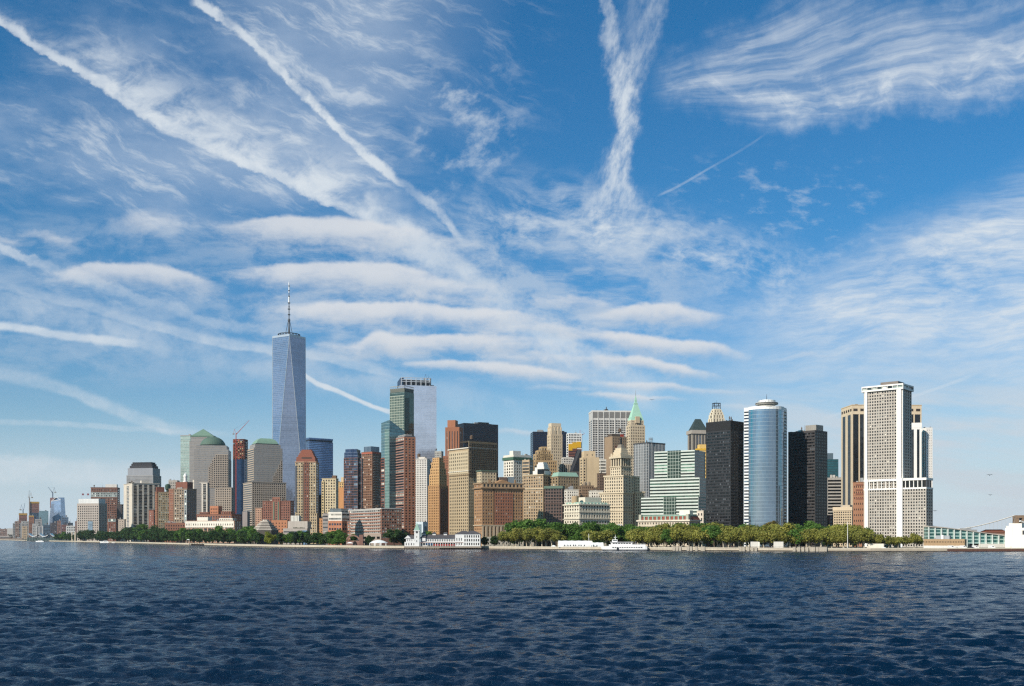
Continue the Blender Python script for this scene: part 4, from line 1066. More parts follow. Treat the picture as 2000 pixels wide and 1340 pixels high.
    for i in range(8): screen(b, 3, .12, .97, Z(b, 1002.2 + 6.0 * i), Z(b, 1000 + 6.0 * i), '#95614a', None, .55, 'brick_course')
    b.ring(b.poly, b.zt - .6, b.zt + .4, .4, wallmat('#c5c3bf'), 'roof_edge')
    screen(b, 3, .1, 1, GROUND, Z(b, 1043), '#9a8779', dict(b=9, f=9, wx=.6, wy=.5), .9, 'stone_base'); b.done()
    b = T('orange brick and white office block with ribbon windows, left of the long brick hotel', (641, 668, 678), 1017, 1400, '#b26a40', dict(b=5, f=8.6, wx=.62, wy=.42, g='blue', mt=2.5, mb=8), ar=.8, name='office_block')
    up = sub(b.poly, 3, .0, .98, -.3, 24)
    b.block(up, b.zt - 1, Z(b, 1000), wallmat('#d5cec0'), sty(1400, k='band', f=8, wy=.38, g='mixed', mt=1, mb=1), name='upper_storeys')
    b.block(inset(up, 1.5), Z(b, 1001), Z(b, 993), curtain('slate glass', '#6d777c', '#8d9294', 2, 4), None, name='plant_storey'); b.done()
    T('grey and red striped block, left of the orange and white office block', (630, 641, 645), 1003, 1450, '#8d8580', dict(k='band', f=7, wy=.35, g='mixed', mt=2), name='office_block').done()
    # --- slanting glass and orange brick pair
    gt = curtain('green slate glass', '#5f7d84', '#7f979b', 2.2, 4.2, .12, .5, .6, .1, .016, .26, '#41575e')
    Y = 1500; poly = foot(744.5, 761, 790, Y, 1.2); b = Bld('apartment_tower', 'slanting topped teal glass tower joined to orange brick', cen(poly)); b.Y, b.poly = Y, poly
    b.root['label'] = 'slant topped teal glass tower rising left of its orange brick neighbour'
    mb = MB(); zz = [Z(b, 819), Z(b, 842), Z(b, 842), Z(b, 820)]
    zz = [Z(b, 820), Z(b, 840), Z(b, 838), Z(b, 824)]
    for i in range(4):
        j = (i + 1) % 4; a, c2 = poly[i], poly[j]; w = math.hypot(c2[0] - a[0], c2[1] - a[1])
        mb.face([(*a, GROUND), (*c2, GROUND), (*c2, zz[j]), (*a, zz[i])], [(0, GROUND), (w, GROUND), (w, zz[j]), (0, zz[i])])
    mb.face([(*poly[i], zz[i]) for i in range(4)]); b.part('curtain_wall', mb, gt)
    screen(b, 3, .0, .42, GROUND, Z(b, 893), '#8a4b36', dict(k='band', f=5.2, wy=.7, g='mixed', mt=1), .5, 'brick_bands')
    screen(b, 3, .45, .98, GROUND, Z(b, 838), curtain('mint glass', '#66827c', '#8a9b96', 2.2, 4.2, .2, .7, .45, .1, .02, .3, '#5f7c76'), None, .35, 'mint_glass_bay')  # mint tinted glass over the right part of this face
    b.done()
    b = T('orange brick apartment tower with pale windows, right half of the teal and brick pair', (762, 789, 811.5), 853, 1480, '#94695a', dict(k='band', f=5.15, wy=.55, g='mixed', mt=1.5), ar=.8, th=62, name='apartment_tower', right=dict(b=7.6, f=5.15, wx=.46, wy=.5, g='pale', mt=2))
    screen(b, 0, 0, .995, GROUND, b.zt, '#a4623f', dict(b=7.6, f=5.15, wx=.46, wy=.5, g='mixed', mt=2), .4, 'brick_face')
    b.ring(b.poly, b.zt - .5, b.zt + M(b, 2), -.6, METAL, 'roof_rail')
    b.block(inset(b.poly, M(b, 5)), b.zt - 1, Z(b, 847.5), wallmat('#8d8d8a'), None, name='penthouse'); b.done()
    # --- green glass tower topped by a construction frame
    g5 = curtain('bottle green', '#4d5f59', '#7c8a84', 1.9, 4.1, .12, .5, .6, .1, .014, .2, '#33473f')
    b = T('slim dark green glass tower with an unfinished frame on top', (761.5, 790, 808.5), 765, 1760, g5, ar=.8, name='glass_tower')
    screen(b, 3, .0, .98, Z(b, 853), Z(b, 772), curtain('grey green', '#5b695f', '#9aa092', 3.4, 4.3, .5, .8, .4, .2, .01, .3, '#2f443a'), None, .4, 'glass_bays')  # paler grey green glass than the shaft behind it
    screen(b, 0, .06, .5, Z(b, 853), Z(b, 776), curtain('night green', '#22332d', '#46564f', 1.9, 4.1, .15, .4, .45, .1), None, .5, 'dark_glass_bay')
    b.box('screen_wall', inset(b.poly, .3), b.zt - 1, Z(b, 757.5), wallmat('#5d6159', .3))
    mb = MB(); p = inset(b.poly, .3)
    for e in (0, 3):
        for i in range(9):
            a = Vector(p[e]).lerp(Vector(p[(e + 1) % 4]), i / 8); mb.tube((a.x, a.y, Z(b, 760)), (a.x, a.y, Z(b, 752.5)), .3, n=4)
        a, c2 = Vector(p[e]), Vector(p[(e + 1) % 4]); mb.tube((a.x, a.y, Z(b, 753)), (c2.x, c2.y, Z(b, 754)), .5, n=4)
    b.part('roof_frame', mb, plain('raw steel', '#8d8a80')); b.done()
    # --- pale mirror tower
    pm = curtain('pale mirror', '#c3c9d6', '#b3bac6', 3.0, 4.1, .1, .35, .72, .10, .006, var=.12)
    b = T('tall pale silver mirrored slab tower with an open roof frame', (776.5, 781, 852.5), 752, 2460, pm, ar=1.6, dep=None, name='glass_tower')
    p = inset(b.poly, M(b, 1.5)); q = sub(p, 0, .02, .86, -.2, M(b, 26))
    mb = MB()
    for e in (0, 3):
        for i in range(7):
            a = Vector(q[e]).lerp(Vector(q[(e + 1) % 4]), i / 6); mb.tube((a.x, a.y, b.zt - 1), (a.x, a.y, Z(b, 737)), 1.1, n=4)
        for y in (737, 741, 744.5): mb.tube((*q[e], Z(b, y)), (*q[(e + 1) % 4], Z(b, y)), 1.0, n=4)
    b.part('roof_frame', mb, plain('pale frame', '#b4bac0', .45, .3))
    b.box('plant_storey', inset(q, 4), b.zt - 1, Z(b, 740), plain('plant dark', '#3a4048')); 
    mb = MB(); mb.prism(sub(p, 3, -.5, .9, -.1, 8), b.zt - .5, Z(b, 737), True); b.part('scaffold_end', mb, plain('scaffold blue', '#27405c')); b.done()
    crane('small roof crane on the pale silver mirrored tower', 834, 2485, 752, 741, 838, 734.5, '#2a3d5c')
    # --- white striped tower and its neighbours
    b = T('white concrete apartment tower between the orange brick tower and the stepped yellow tower', (809, 834, 840), 896, 1960, '#c9c4bc', dict(b=3.3, f=4.3, wx=.4, wy=.55, g='dark', mt=2), ar=.8, name='apartment_tower')
    b.tank(cen(sub(b.poly, 3, .18, .4, -4, 5)), b.zt, 3, 6); b.box('roof_housing', sub(b.poly, 3, .3, .8, -3, 10), b.zt - 1, Z(b, 892), wallmat('#c6beb2')); b.done()
    b = T('brown block with a dark roof, behind the stepped yellow brick tower', (834, 848, 852), 905, 1990, '#8d7764', dict(b=3.5, f=4.2, wx=.4, wy=.5, mt=3)); b.plant(b.poly, b.zt, 2, 5, plain('black plant', '#22201f')); b.done()
    T('small grey tower top behind the stepped yellow brick tower', (849, 862, 866), 881, 2150, '#9b9890', dict(b=3, f=4.2, wx=.4, wy=.5, mt=2)).done()
    b = T('stepped yellow brick tower, lower than the tall orange brick one', (836, 858, 875), 948, 1650, '#a9793f', dict(b=3.4, f=5.0, wx=.34, wy=.46, g='dark', mt=2), ar=.8, right=dict(b=3.6, f=5, wx=.3, wy=.45, mt=2), name='brick_tower')
    p = b.poly
    for ins, y0, y1 in ((1.6, 948, 926), (3.0, 926, 914), (4.4, 914, 902), (6.2, 902, 893)):
        b.block(inset(p, M(b, ins)), Z(b, y0) - 1, Z(b, y1), wallmat('#b98a49'), sty(1650, b=3.4, f=5, wx=.34, wy=.46, mt=1), name='setback')
    screen(b, 0, .05, 1, GROUND, Z(b, 954), '#8a5230', dict(b=3.6, f=5, wx=.3, wy=.45, mt=2), .6, 'brick_wing')
    b.done()
    b = T('tall orange brick tower with a square stepped top, beside the black slab', (869.5, 897, 904), 834, 1790, '#92542f', dict(k='strip', b=5.4, wx=.28, g='mixed', mt=8, rec=.4), ar=.8, name='brick_tower')
    b.block(sub(b.poly, 3, .14, .70, -1.5, 14), b.zt - 1, Z(b, 820), wallmat('#9c5b34'), None, name='stepped_top')
    T_ = b; screen(b, 3, -.14, .3, GROUND, Z(b, 890), '#8a5232', dict(b=4, f=5, wx=.3, wy=.45, mt=2), .8, 'brick_wing'); b.done()
    nb = curtain('black slab', '#141c2c', '#0a0f18', 2.6, 4.0, .5, 1.5, .35, .2, .006, var=.5)
    b = T('wide navy black office slab behind the orange brick tower', (892, 906, 973), 826, 2120, nb, ar=2.2)
    b.box('roof_housing', sub(b.poly, 0, .45, .75, -3, 12), b.zt - 1, Z(b, 822.5), plain('black plant', '#22201f')); b.done()
    # --- large tan office block under scaffolding
    Y = 1330
    b = T('huge tan office block with a scaffolded brown right side and a roof tank', (877, 915, 970.5), 874, Y, '#a48d68', dict(b=3.65, f=6.4, wx=.40, wy=.50, g='dark', mt=6, mb=2), ar=1.0, right=dict(b=4.2, f=6.4, wx=.40, wy=.5, g='black', mt=4), name='office_block')
    p = b.poly
    dkw = wallmat('#6b563f', .5)
    screen(b, 0, .0, .99, Z(b, 926), Z(b, 862), '#9a8767', dict(b=4.2, f=6.4, wx=.42, wy=.5, g='black', mt=4), .5, 'scaffolded_wall')
    b.ring(p, b.zt - M(b, 1.5), b.zt + .3, 1.3, wallmat('#c9bfae'), 'white_cornice')
    screen(b, 3, 0, 1, Z(b, 924), Z(b, 880), '#b3a07c', dict(b=3.65, f=6.4, wx=.36, wy=.5, g='dark', mt=2), .5, 'upper_storeys')
    b.ring(p, Z(b, 920), Z(b, 918.6), .9, wallmat('#cbc2b0')); b.ring(p, Z(b, 928), Z(b, 926.5), .7, wallmat('#80694a'))
    mb = MB(); rn = random.Random(3)                     # scaffold
    for i in range(17):
        a = Vector(sub(p, 0, i / 16, min(1, i / 16 + .01), 1.9, 1)[0]); mb.tube((a.x, a.y, Z(b, 930)), (a.x, a.y, Z(b, 860) - rn.random() * 3), .16, n=4)
    for i in range(19):
        z = Z(b, 930 - 3.7 * i); q = sub(p, 0, 0, 1, 1.9, 1.2); mb.prism(q, z - .12, z + .12, True, True)
    b.part('scaffold', mb, plain('scaffold brown', '#3d2f22'))
    b.box('roof_shed', sub(p, 0, .06, .94, -1.5, 20), Z(b, 863), Z(b, 860), plain('dark netting', '#3b3225'))
    b.tank(cen(sub(p, 0, .14, .28, -4, 5)), Z(b, 861), M(b, 3.4), M(b, 6)); b.done()
    # --- tan and red office block by the waterfront
    Y = 1210
    b = T('tan stone office block with a red brick centre, gabled attic and stone base', (926, 941.5, 1022), 944, Y, '#a17446', dict(b=5.0, f=6.1, wx=.46, wy=.5, g='mixed', mt=1, mb=18), ar=2.2, left=dict(b=4.0, f=6.1, wx=.42, wy=.5, g='mixed', mt=1, mb=18), name='office_block')
    p = b.poly
    screen(b, 0, .30, .74, Z(b, 1025), Z(b, 962), '#9a5a38', dict(b=4.9, f=6.1, wx=.46, wy=.5, g='mixed', mt=1), .5, 'red_brick_centre')
    screen(b, 0, .27, .30, Z(b, 1060), Z(b, 940), '#5c452f', None, .3, 'dark_brown_strip')  # flat dark brown strip, set forward of the wall
    screen(b, 0, .0, 1, Z(b, 1049), Z(b, 1026), '#b29b7b', dict(k='strip', b=7.4, wx=.42, g='black', mt=2, mb=1, rec=1.0), .8, 'pillared_base')
    screen(b, 0, .0, 1, GROUND, Z(b, 1049), '#cdc2ae', dict(b=7.4, f=10, wx=.34, wy=.5, g='black', mt=1), 1.0, 'white_base')
    screen(b, 0, .0, 1, Z(b, 952), Z(b, 943), '#b08d62', dict(b=7.4, f=8, wx=.5, wy=.7, g='black', mt=.8, mb=.4), .7, 'attic_storey')
    b.ring(p, Z(b, 954.2), Z(b, 952), 1.6, wallmat('#86694a')); b.ring(p, Z(b, 1026.6), Z(b, 1025.2), 1.0, wallmat('#bda988')); b.ring(p, b.zt - .4, b.zt + .8, 1.0, wallmat('#9a7a55'))
    a, c2 = Vector(p[0]), Vector(p[1]); n_ = Vector(((c2 - a).normalized().y, -(c2 - a).normalized().x))
    mb = MB(); zb_ = b.zt; g0, g1 = a.lerp(c2, .28), a.lerp(c2, .76); gm = a.lerp(c2, .5)
    dpt = n_ * -20
    f0 = [(*g0, zb_), (*g1, zb_), (*gm, Z(b, 936))]; f1 = [(q[0] + dpt.x, q[1] + dpt.y, q[2]) for q in f0]
    mb.face(f0); mb.face([f0[1], f1[1], f1[2], f0[2]]); mb.face([f0[2], f1[2], f1[0], f0[0]]); mb.face(f1[::-1]); b.part('gable', mb, wallmat('#a5794c'))
    for u in (.18, .8): 
        q = sub(p, 0, u, u + .03, -.5, 2); b.box('chimney', q, b.zt - .5, Z(b, 936), wallmat('#8d6a45'))
    b.block(sub(p, 0, .06, .42, -9, 14), b.zt - 1, Z(b, 919), wallmat('#b5a07c'), sty(Y, b=5, f=6, wx=.4, wy=.5, mt=2), name='penthouse')
    b.ring(sub(p, 0, .06, .42, -9, 14), Z(b, 919) - .3, Z(b, 916.8), .8, plain('green rail', '#4e5d50'), 'roof_rail')
    b.box('roof_housing', sub(p, 0, .5, .68, -8, 8), b.zt - 1, Z(b, 930), wallmat('#70594a')); b.box('roof_housing', sub(p, 0, .7, .84, -8, 8), b.zt - 1, Z(b, 929), wallmat('#7d8a90'))
    b.done()

def centre_right():
    # --- white tower with a green cornice
    b = T('white stone tower with a green copper cornice', (983.5, 1003, 1037), 888, 1760, '#d0c8b7', dict(b=4.6, f=6.0, wx=.45, wy=.58, g='mixed', mt=13), ar=1.3)
    b.ring(b.poly, Z(b, 898), Z(b, 892.5), 1.6, plain('dark verdigris', '#3e5e4c', .8)); b.ring(b.poly, Z(b, 892.5), Z(b, 890), .6, wallmat('#c9c2b4'))
    b.box('penthouse', sub(b.poly, 0, .06, .5, -4, 10), b.zt - 1, Z(b, 880), wallmat('#d6cebf')); b.plant(b.poly, b.zt, 2, 11, plain('black plant', '#22201f')); b.done()
    nv = curtain('navy slab', '#17233a', '#0c1220', 2.2, 4, .3, 1.2, .35, .2, .006, var=.4)
    b = T('plain navy glass slab behind the art deco tan tower', (1036, 1041, 1107), 843, 2040, nv, ar=1.6); b.box('roof_housing', sub(b.poly, 0, .14, .3, -3, 8), b.zt - 1, Z(b, 839), METAL); b.done()
    # --- art deco tower
    b = T('slender tan art deco tower with a fluted blunt top', (1068.5, 1076, 1098.5), 848, 1870, '#c0a884', dict(b=4.3, f=6.0, wx=.34, wy=.5, g='dark', mt=2), ar=1.3, name='art_deco_tower')
    p = b.poly; cr = wallmat('#c9b493')
    b.block(inset(p, M(b, .9)), b.zt - 1, Z(b, 836), cr, sty(1870, k='strip', b=3.6, wx=.30, g='dark', mt=5, rec=.8), name='setback')
    b.block(inset(p, M(b, 2.0)), Z(b, 837), Z(b, 826), cr, sty(1870, k='strip', b=3.6, wx=.26, g='dark', mt=6, rec=.9), name='setback')
    for e in (0, 3):
        for u in (.05, .33, .62, .9): b.box('buttress', sub(inset(p, M(b, .9)), e, u, u + .08, .5, 1.4), Z(b, 872), Z(b, 834), cr)
    b.done()
    # --- white frame under construction
    b = T('white tower under construction with bright yellow netting', (1106, 1110, 1136), 846, 1960, '#d8d6d0', dict(b=3.0, f=4.8, wx=.62, wy=.62, g='mixed', mt=1), ar=1.5, name='construction_tower')
    rn = random.Random(2)
    for u0, u1, y0, y1 in ((0, .3, 880, 867), (.3, .62, 876, 864), (.62, .95, 874, 862.5)): screen(b, 0, u0, u1, Z(b, y0), Z(b, y1), plain('yellow netting', '#c79a1c', .8), None, .9, 'netting')
    screen(b, 0, 0, .98, Z(b, 893), Z(b, 877), '#8b4a38', dict(k='band', f=3.4, wy=.55, g='black', mt=.3, mb=.2), .7, 'open_floors')
    b.done()
    crane('thin red crane leaning off the white tower with yellow netting', 1136, 1968, 880, 850, 1142, 846.5, '#a8584c')
    # --- stepped tan tower
    b = T('stepped tan office tower with a blocky crown, below the art deco tower', (1038, 1046, 1088), 899, 1660, '#a5834f', dict(b=4.2, f=6.4, wx=.42, wy=.55, g='dark', mt=2), ar=1.2)
    p = b.poly
    for (u0, u1, y) in ((.02, .82, 886), (.12, .72, 879), (.28, .55, 872)): b.block(sub(p, 0, u0, u1, -1.2, 18), b.zt - 1, Z(b, y), wallmat('#ab8a57'), sty(1660, b=4.2, f=6.2, wx=.42, wy=.55, g='dark', mt=2), name='setback')
    b.done()
    b = T('tan block with ribbon balconies on its rounded left corner, below the white tower', (1020, 1034, 1042), 898, 1640, '#a98f6c', dict(k='band', f=6, wy=.5, g='mixed', mt=3), ar=.9, name='office_block'); b.done()
    # --- broad tan block
    b = T('broad tan office block with white rooftop tiers and a black screen box', (1022, 1061, 1074), 927, 1470, '#a08663', dict(b=4.4, f=5.9, wx=.45, wy=.5, g='mixed', mt=2), ar=.5, name='office_block')
    p = b.poly; b.ring(p, b.zt - .8, b.zt + .6, 1.0, wallmat('#b7a27e')); b.ring(p, Z(b, 955), Z(b, 953.6), .8, wallmat('#c0ae8d'))
    wt = wallmat('#d8d2c6')
    b.box('roof_tier', sub(p, 3, .42, 1.0, -3, 16), b.zt - 1, Z(b, 919), wt); b.box('roof_tier', sub(p, 3, .5, .96, -4, 14), Z(b, 919.5), Z(b, 912), wt); b.box('roof_tier', sub(p, 3, .58, .92, -5, 12), Z(b, 912.5), Z(b, 906), wt); b.box('roof_tier', sub(p, 3, .62, .88, -6, 10), Z(b, 906.5), Z(b, 902), wt)
    mb = MB(); mb.prism(sub(p, 0, .0, .95, -.6, 9), b.zt - 1, Z(b, 916), True); b.part('screen_box', mb, plain('glossy black', '#0b0d10', .3)); b.done()
    b = T('dark brown block with shadowy columns and green cornice, left of the green roofed white block', (1064, 1098, 1102), 952, 1280, '#65514a', dict(b=5, f=6.2, wx=.62, wy=.62, g='black', mt=1, rec=.8), ar=.6, name='office_block')
    b.ring(b.poly, b.zt - M(b, 2), b.zt + M(b, 3), .8, plain('dull verdigris', '#5a6f62', .8)); 
    for y in (972, 983, 1003): b.ring(b.poly, Z(b, y), Z(b, y - 1.2), .7, wallmat('#7d6258'), 'balcony_line')
    b.done()
    b = T('brown office block with a pale green roof, left of the plain tan slab', (1073, 1090, 1130), 930, 1460, '#8d7654', dict(b=4.8, f=5.8, wx=.42, wy=.52, g='mixed', mt=2), ar=1.2, name='office_block')
    hip(b, sub(b.poly, 0, .0, .98, .2, 20), b.zt, Z(b, 922), 2.0, plain('pale copper', '#84a394', .75)); b.plant(b.poly, Z(b, 926), 3, 8); b.done()
    T('pale gridded office block under the white construction tower', (1096, 1100, 1118), 893, 1780, '#b5aea2', dict(b=3, f=4.5, wx=.5, wy=.55, g='mixed', mt=2)).done()
    T('small brown building with pillars and a flat roof under the art deco tower', (1092, 1096, 1118), 906, 1690, '#a49681', dict(k='strip', b=4, wx=.4, g='dark', mt=2)).done()
    b = Bld('slate_roofed_tower', 'steep black pyramid roof left of the plain tan slab', at(1126, 1620)[:2]); b.Y = 1620
    c = at(1127, 1620); q = rect((c.x, c.y + 12), M(b, 22), M(b, 22), .2); b.poly = q; b.block(q, GROUND, Z(b, 920), wallmat('#55504c'), sty(1620, b=4, f=5, wx=.4, wy=.5), roof=False)
    mb = MB(); mb.prism(inset(q, -.4), Z(b, 920), Z(b, 877), True, True, 0, sub(q, 0, .55, .85, -5, 5)); b.part('steep_roof', mb, plain('slate black', '#25262a', .7)); b.done()
    b = T('plain tan slab tower with a nearly windowless face', (1132, 1138, 1170.5), 893, 1500, '#c2a67a', None, ar=1.2, left=dict(b=5, f=5.6, wx=.5, wy=.5, g='dark'))
    p = b.poly; b.block(sub(p, 0, .10, .78, -1.5, 16), b.zt - 1, Z(b, 880.5), wallmat('#c4a87c'), sty(1500, b=12, f=9, wx=.14, wy=.3), name='setback')
    screen(b, 0, .0, .22, GROUND, b.zt - 1, '#b99f76', dict(b=5.2, f=5.6, wx=.45, wy=.5, g='dark', mt=2), .5, 'window_bay'); b.done()
    # --- grey gridded slab
    b = T('large grey gridded office slab left of the green spired tower', (1150, 1156.5, 1234), 804, 2070, '#b9b6b0', dict(b=3.0, f=4.4, wx=.72, wy=.62, g='dark', mt=16, mb=1, rec=.6), ar=1.8)
    p = b.poly
    for i in range(8): b.box('pier', sub(p, 0, i / 7 * .985, i / 7 * .985 + .015, .9, .9), GROUND, b.zt, wallmat('#cfccc5'))
    screen(b, 0, 0, 1, Z(b, 816), Z(b, 805), plain('louvre grey', '#6f6d6a', .8), None, .3, 'louvres'); b.box('roof_edge', inset(p, -.5), b.zt - .3, Z(b, 801.5), wallmat('#c6c3bc'))
    mast(b, cen(sub(p, 0, .36, .40, -8, 4)), b.zt, Z(b, 793), 1.6); b.box('roof_housing', sub(p, 0, .35, .42, -8, 6), b.zt - 1, Z(b, 798), STEEL); b.done()
    # --- green spired tower
    Y = 1920
    b = T('limestone tower with a tall pale green pyramid spire', (1223, 1231, 1260), 830, Y, '#bda886', dict(b=3.6, f=5.6, wx=.42, wy=.55, g='dark', mt=2), ar=1.4, name='spired_tower')
    p = b.poly; pc = plain('pale verdigris', '#9cc4ae', .7); c = cen(p)
    b.block(inset(p, M(b, 2)), b.zt - 1, Z(b, 820), wallmat('#c3ae8c'), sty(Y, b=3.4, f=5, wx=.4, wy=.5, mt=1), name='setback')
    q = inset(p, M(b, 2.2)); s0 = lambda k: [(c[0] + (v[0] - c[0]) * k, c[1] + (v[1] - c[1]) * k) for v in q]
    mb = MB(); lv = [(820, 1.0), (812, .82), (803, .60), (795, .42), (789, .28), (787, .24)]
    for (y0, k0), (y1, k1) in zip(lv, lv[1:]): mb.prism(s0(k0), Z(b, y0), Z(b, y1), True, False, 0, s0(k1))
    b.part('pyramid_roof', mb, pc)
    mb = MB(); mb.prism(s0(.30), Z(b, 787.5), Z(b, 786)); mb.prism(s0(.18), Z(b, 786), Z(b, 779), True, False, 0, s0(.15)); mb.prism(s0(.15), Z(b, 779), Z(b, 770), True, False, 0, s0(.01)); b.part('lantern', mb, pc)
    for e in (0, 3):
        for u in (.25, .5, .75):
            for j, y in enumerate((817, 811)): b.box('dormer', sub(s0(1 - j * .17), e, u - .05, u + .05, -M(b, .6 + j * .5), 2.2), Z(b, y) - 1.2, Z(b, y) + 2.6, plain('pale verdigris', '#9cc4ae', .7))
    b.box('stone_dormer', sub(p, 0, .36, .64, .6, 5), Z(b, 826), Z(b, 813), wallmat('#b59e7b')); mast(b, c, Z(b, 771), Z(b, 760), .5, 'flagpole', METAL); b.done()
    # --- brown tower with rooftop sign frame
    b = T('brown brick tower with a blank tan flank and a red roof box', (1180.5, 1196, 1224), 852, 1610, '#8f7456', dict(b=3.3, f=5.2, wx=.42, wy=.55, g='dark', mt=2), ar=1.1, left=None)
    p = b.poly; b.box('penthouse', sub(p, 0, .02, .7, -2, 12), b.zt - 1, Z(b, 847), wallmat('#55483c')); b.box('red_roof_box', sub(p, 0, .62, .82, -1, 6), b.zt - .5, Z(b, 847.5), plain('red box', '#a33a28'))
    screen(b, 0, .22, .50, GROUND, Z(b, 870), '#7a4634', dict(k='strip', b=4, wx=.3, g='dark', mt=2), .4, 'red_stripe')
    b.tank(cen(sub(p, 0, .55, .75, -3, 4)), Z(b, 846), 2.5, 4); b.done()
    # --- limestone stepped tower with the lantern
    Y = 1250; ls = '#c3b08f'
    b = T('broad limestone tower stepping up to a pillared top and small black lantern', (1171.5, 1217, 1236), 962, Y, ls, dict(b=4.4, f=5.9, wx=.40, wy=.55, g='dark', mt=3), ar=.75, name='stepped_tower')
    p = b.poly; lw = wallmat(ls)
    b.ring(p, b.zt - .8, b.zt + .8, 1.1, lw); b.ring(p, Z(b, 990), Z(b, 988.6), .9, lw); b.ring(p, Z(b, 998), Z(b, 996.6), .9, lw)
    sh = sub(p, 3, .16, .98, -1.5, 26)
    b.block(sh, b.zt - 1, Z(b, 929), lw, sty(Y, b=4.3, f=5.9, wx=.4, wy=.55, g='dark', mt=2), name='shoulder'); b.ring(sh, Z(b, 929) - .8, Z(b, 929) + .8, .9, lw)
    tw = foot(1192, 1213, 1233, Y + 4, .9); b.block(tw, b.zt - 1, Z(b, 910), lw, sty(Y, b=4.3, f=5.9, wx=.38, wy=.55, g='dark', mt=2), name='tower_shaft')
    b.block(inset(tw, .4), Z(b, 911), Z(b, 893), lw, sty(Y, k='strip', b=4.2, wx=.55, g='black', mt=1.5, mb=1, rec=1.6), name='pillared_storey')
    b.ring(tw, Z(b, 894), Z(b, 890), 1.2, lw); b.ring(tw, Z(b, 911), Z(b, 909.5), .9, lw)
    zz = Z(b, 890)
    for t, y in ((1.2, 886), (4, 881), (5.4, 877), (7.0, 873)): b.box('stepped_roof', inset(tw, M(b, t)), zz - .5, Z(b, y), lw); zz = Z(b, y)
    c = cen(tw); mb = MB(); q = inset(tw, M(b, 8.5)); mb.prism(q, zz - .3, Z(b, 866), True, False, 0, inset(tw, M(b, 11))); b.part('lantern_base', mb, wallmat('#7d7263'))
    mb = MB(); r = M(b, 3); mb.lathe(c, [(r, Z(b, 866)), (r, Z(b, 864)), (r * .7, Z(b, 863)), (r * .7, Z(b, 857)), (r, Z(b, 856)), (r * .8, Z(b, 853)), (.3, Z(b, 851))], 12); b.part('lantern', mb, plain('lantern black', '#1e1d1c'))
    for u in (.1, .9): b.box('corner_turret', sub(tw, 3, u - .06, u + .06, .1, 3), Z(b, 890), Z(b, 884), lw)
    b.done()
    b = T('limestone wing stepping down to the right of the pillared limestone tower', (1231, 1240, 1258.5), 961, 1275, ls, dict(b=4.4, f=5.9, wx=.38, wy=.5, g='dark', mt=3), ar=1, name='office_block')
    b.ring(b.poly, b.zt - .8, b.zt + .8, 1.0, lw); b.block(sub(b.poly, 0, .02, .55, -1, 14), b.zt - 1, Z(b, 930), lw, sty(Y, b=4.2, f=5.9, wx=.38, wy=.5, mt=2), name='setback'); b.done()
    # --- dark vertical striped tower
    b = T('dark glass tower with thin white vertical fins, behind the mint stepped building', (1238, 1266, 1299), 866, 1530, curtain('striped dark', '#4d5359', '#a3a5a5', 2.9, 3.9, .45, .35, .45, .12, .008, var=.4), ar=1.2)
    p = b.poly
    mb = MB()
    for i in range(9): mb.prism(sub(p, 3, i / 9 + .02, i / 9 + .045, .7, .7), GROUND, b.zt, True)
    for i in range(12): mb.prism(sub(p, 0, i / 12 + .01, i / 12 + .025, .5, .5), GROUND, b.zt, True)
    b.part('fins', mb, wallmat('#b4b4b2')); b.ring(p, b.zt - .3, Z(b, 863.5), .3, wallmat('#3a3c40'), 'roof_edge')
    mb = MB(); c = cen(sub(p, 3, .9, .98, -4, 6))
    for k in range(6): mb.tube((c[0] + 3 * math.cos(k), c[1] + 3 * math.sin(k), b.zt), (c[0] + 3 * math.cos(k), c[1] + 3 * math.sin(k), Z(b, 855)), .2, n=4)
    for y in (861, 858, 855.3): mb.lathe(c, [(3.1, Z(b, y)), (3.1, Z(b, y) + .5)], 10)
    b.part('roof_frame', mb, METAL); b.done()
    # --- mint green stepped glass building
    Y = 1205; mw = '#bcc4ba'; mt_ = dict(k='band', f=6.15, wy=.46, g='green', rec=.3, mt=1.2, mb=.3, ms=.1)
    b = T('mint green stepped glass office building with dark ribbon windows', (1252, 1364, 1380), 970, Y, mw, mt_, ar=.35, name='office_building')
    p = b.poly; b.Y = Y; mwm = wallmat(mw, .15, .35)
    m1 = sub(p, 3, .12, .985, -6, 36); b.block(m1, b.zt - 1, Z(b, 932), mwm, sty(Y, **mt_), name='middle_tier')
    m2 = sub(p, 3, .18, .885, -9, 32); b.block(m2, Z(b, 933), Z(b, 877), mwm, sty(Y, **mt_), name='upper_tier', right=sty(Y, k='band', f=6.15, wy=.7, g='black', mt=1))
    dg = curtain('dark mint', '#35483f', '#98a298', 3.4, 3.8, .4, .5, .35, .15, .008, .3, '#1f2c28')
    for q, u0, u1, y0, y1, pr in ((m2, .33, .66, 970, 876.5, .45), (p, .40, .62, 1006, 969.5, .45)): screen(b, 3, u0, u1, Z(b, y0), Z(b, y1), dg, None, pr, 'dark_glass_centre', poly=q)
    b.done()
    # --- ornate customs building
    Y = 1130
    b = T('ornate pale stone building with a green and red mansard roof, before the mint building', (1246, 1346, 1368), 1016, Y, '#bdae97', dict(b=5.4, f=7.2, wx=.34, wy=.5, g='dark', mt=2.5), ar=.45, name='ornate_building')
    p = b.poly
    b.ring(p, b.zt - 1, b.zt + .6, 1.3, wallmat('#cbbfa9')); b.ring(p, Z(b, 1028.4), Z(b, 1026.6), 1.6, wallmat('#a5977f'))
    for i in range(20): b.box('column', sub(p, 3, i / 20 + .012, i / 20 + .026, .9, .9), GROUND + 4, Z(b, 1028), wallmat('#c6b9a2'))
    mb = MB(); mb.prism(p, b.zt + .3, Z(b, 1007), True, False, 0, inset(p, 2.2)); b.part('mansard_roof', mb, plain('red tile', '#7e4434', .85))
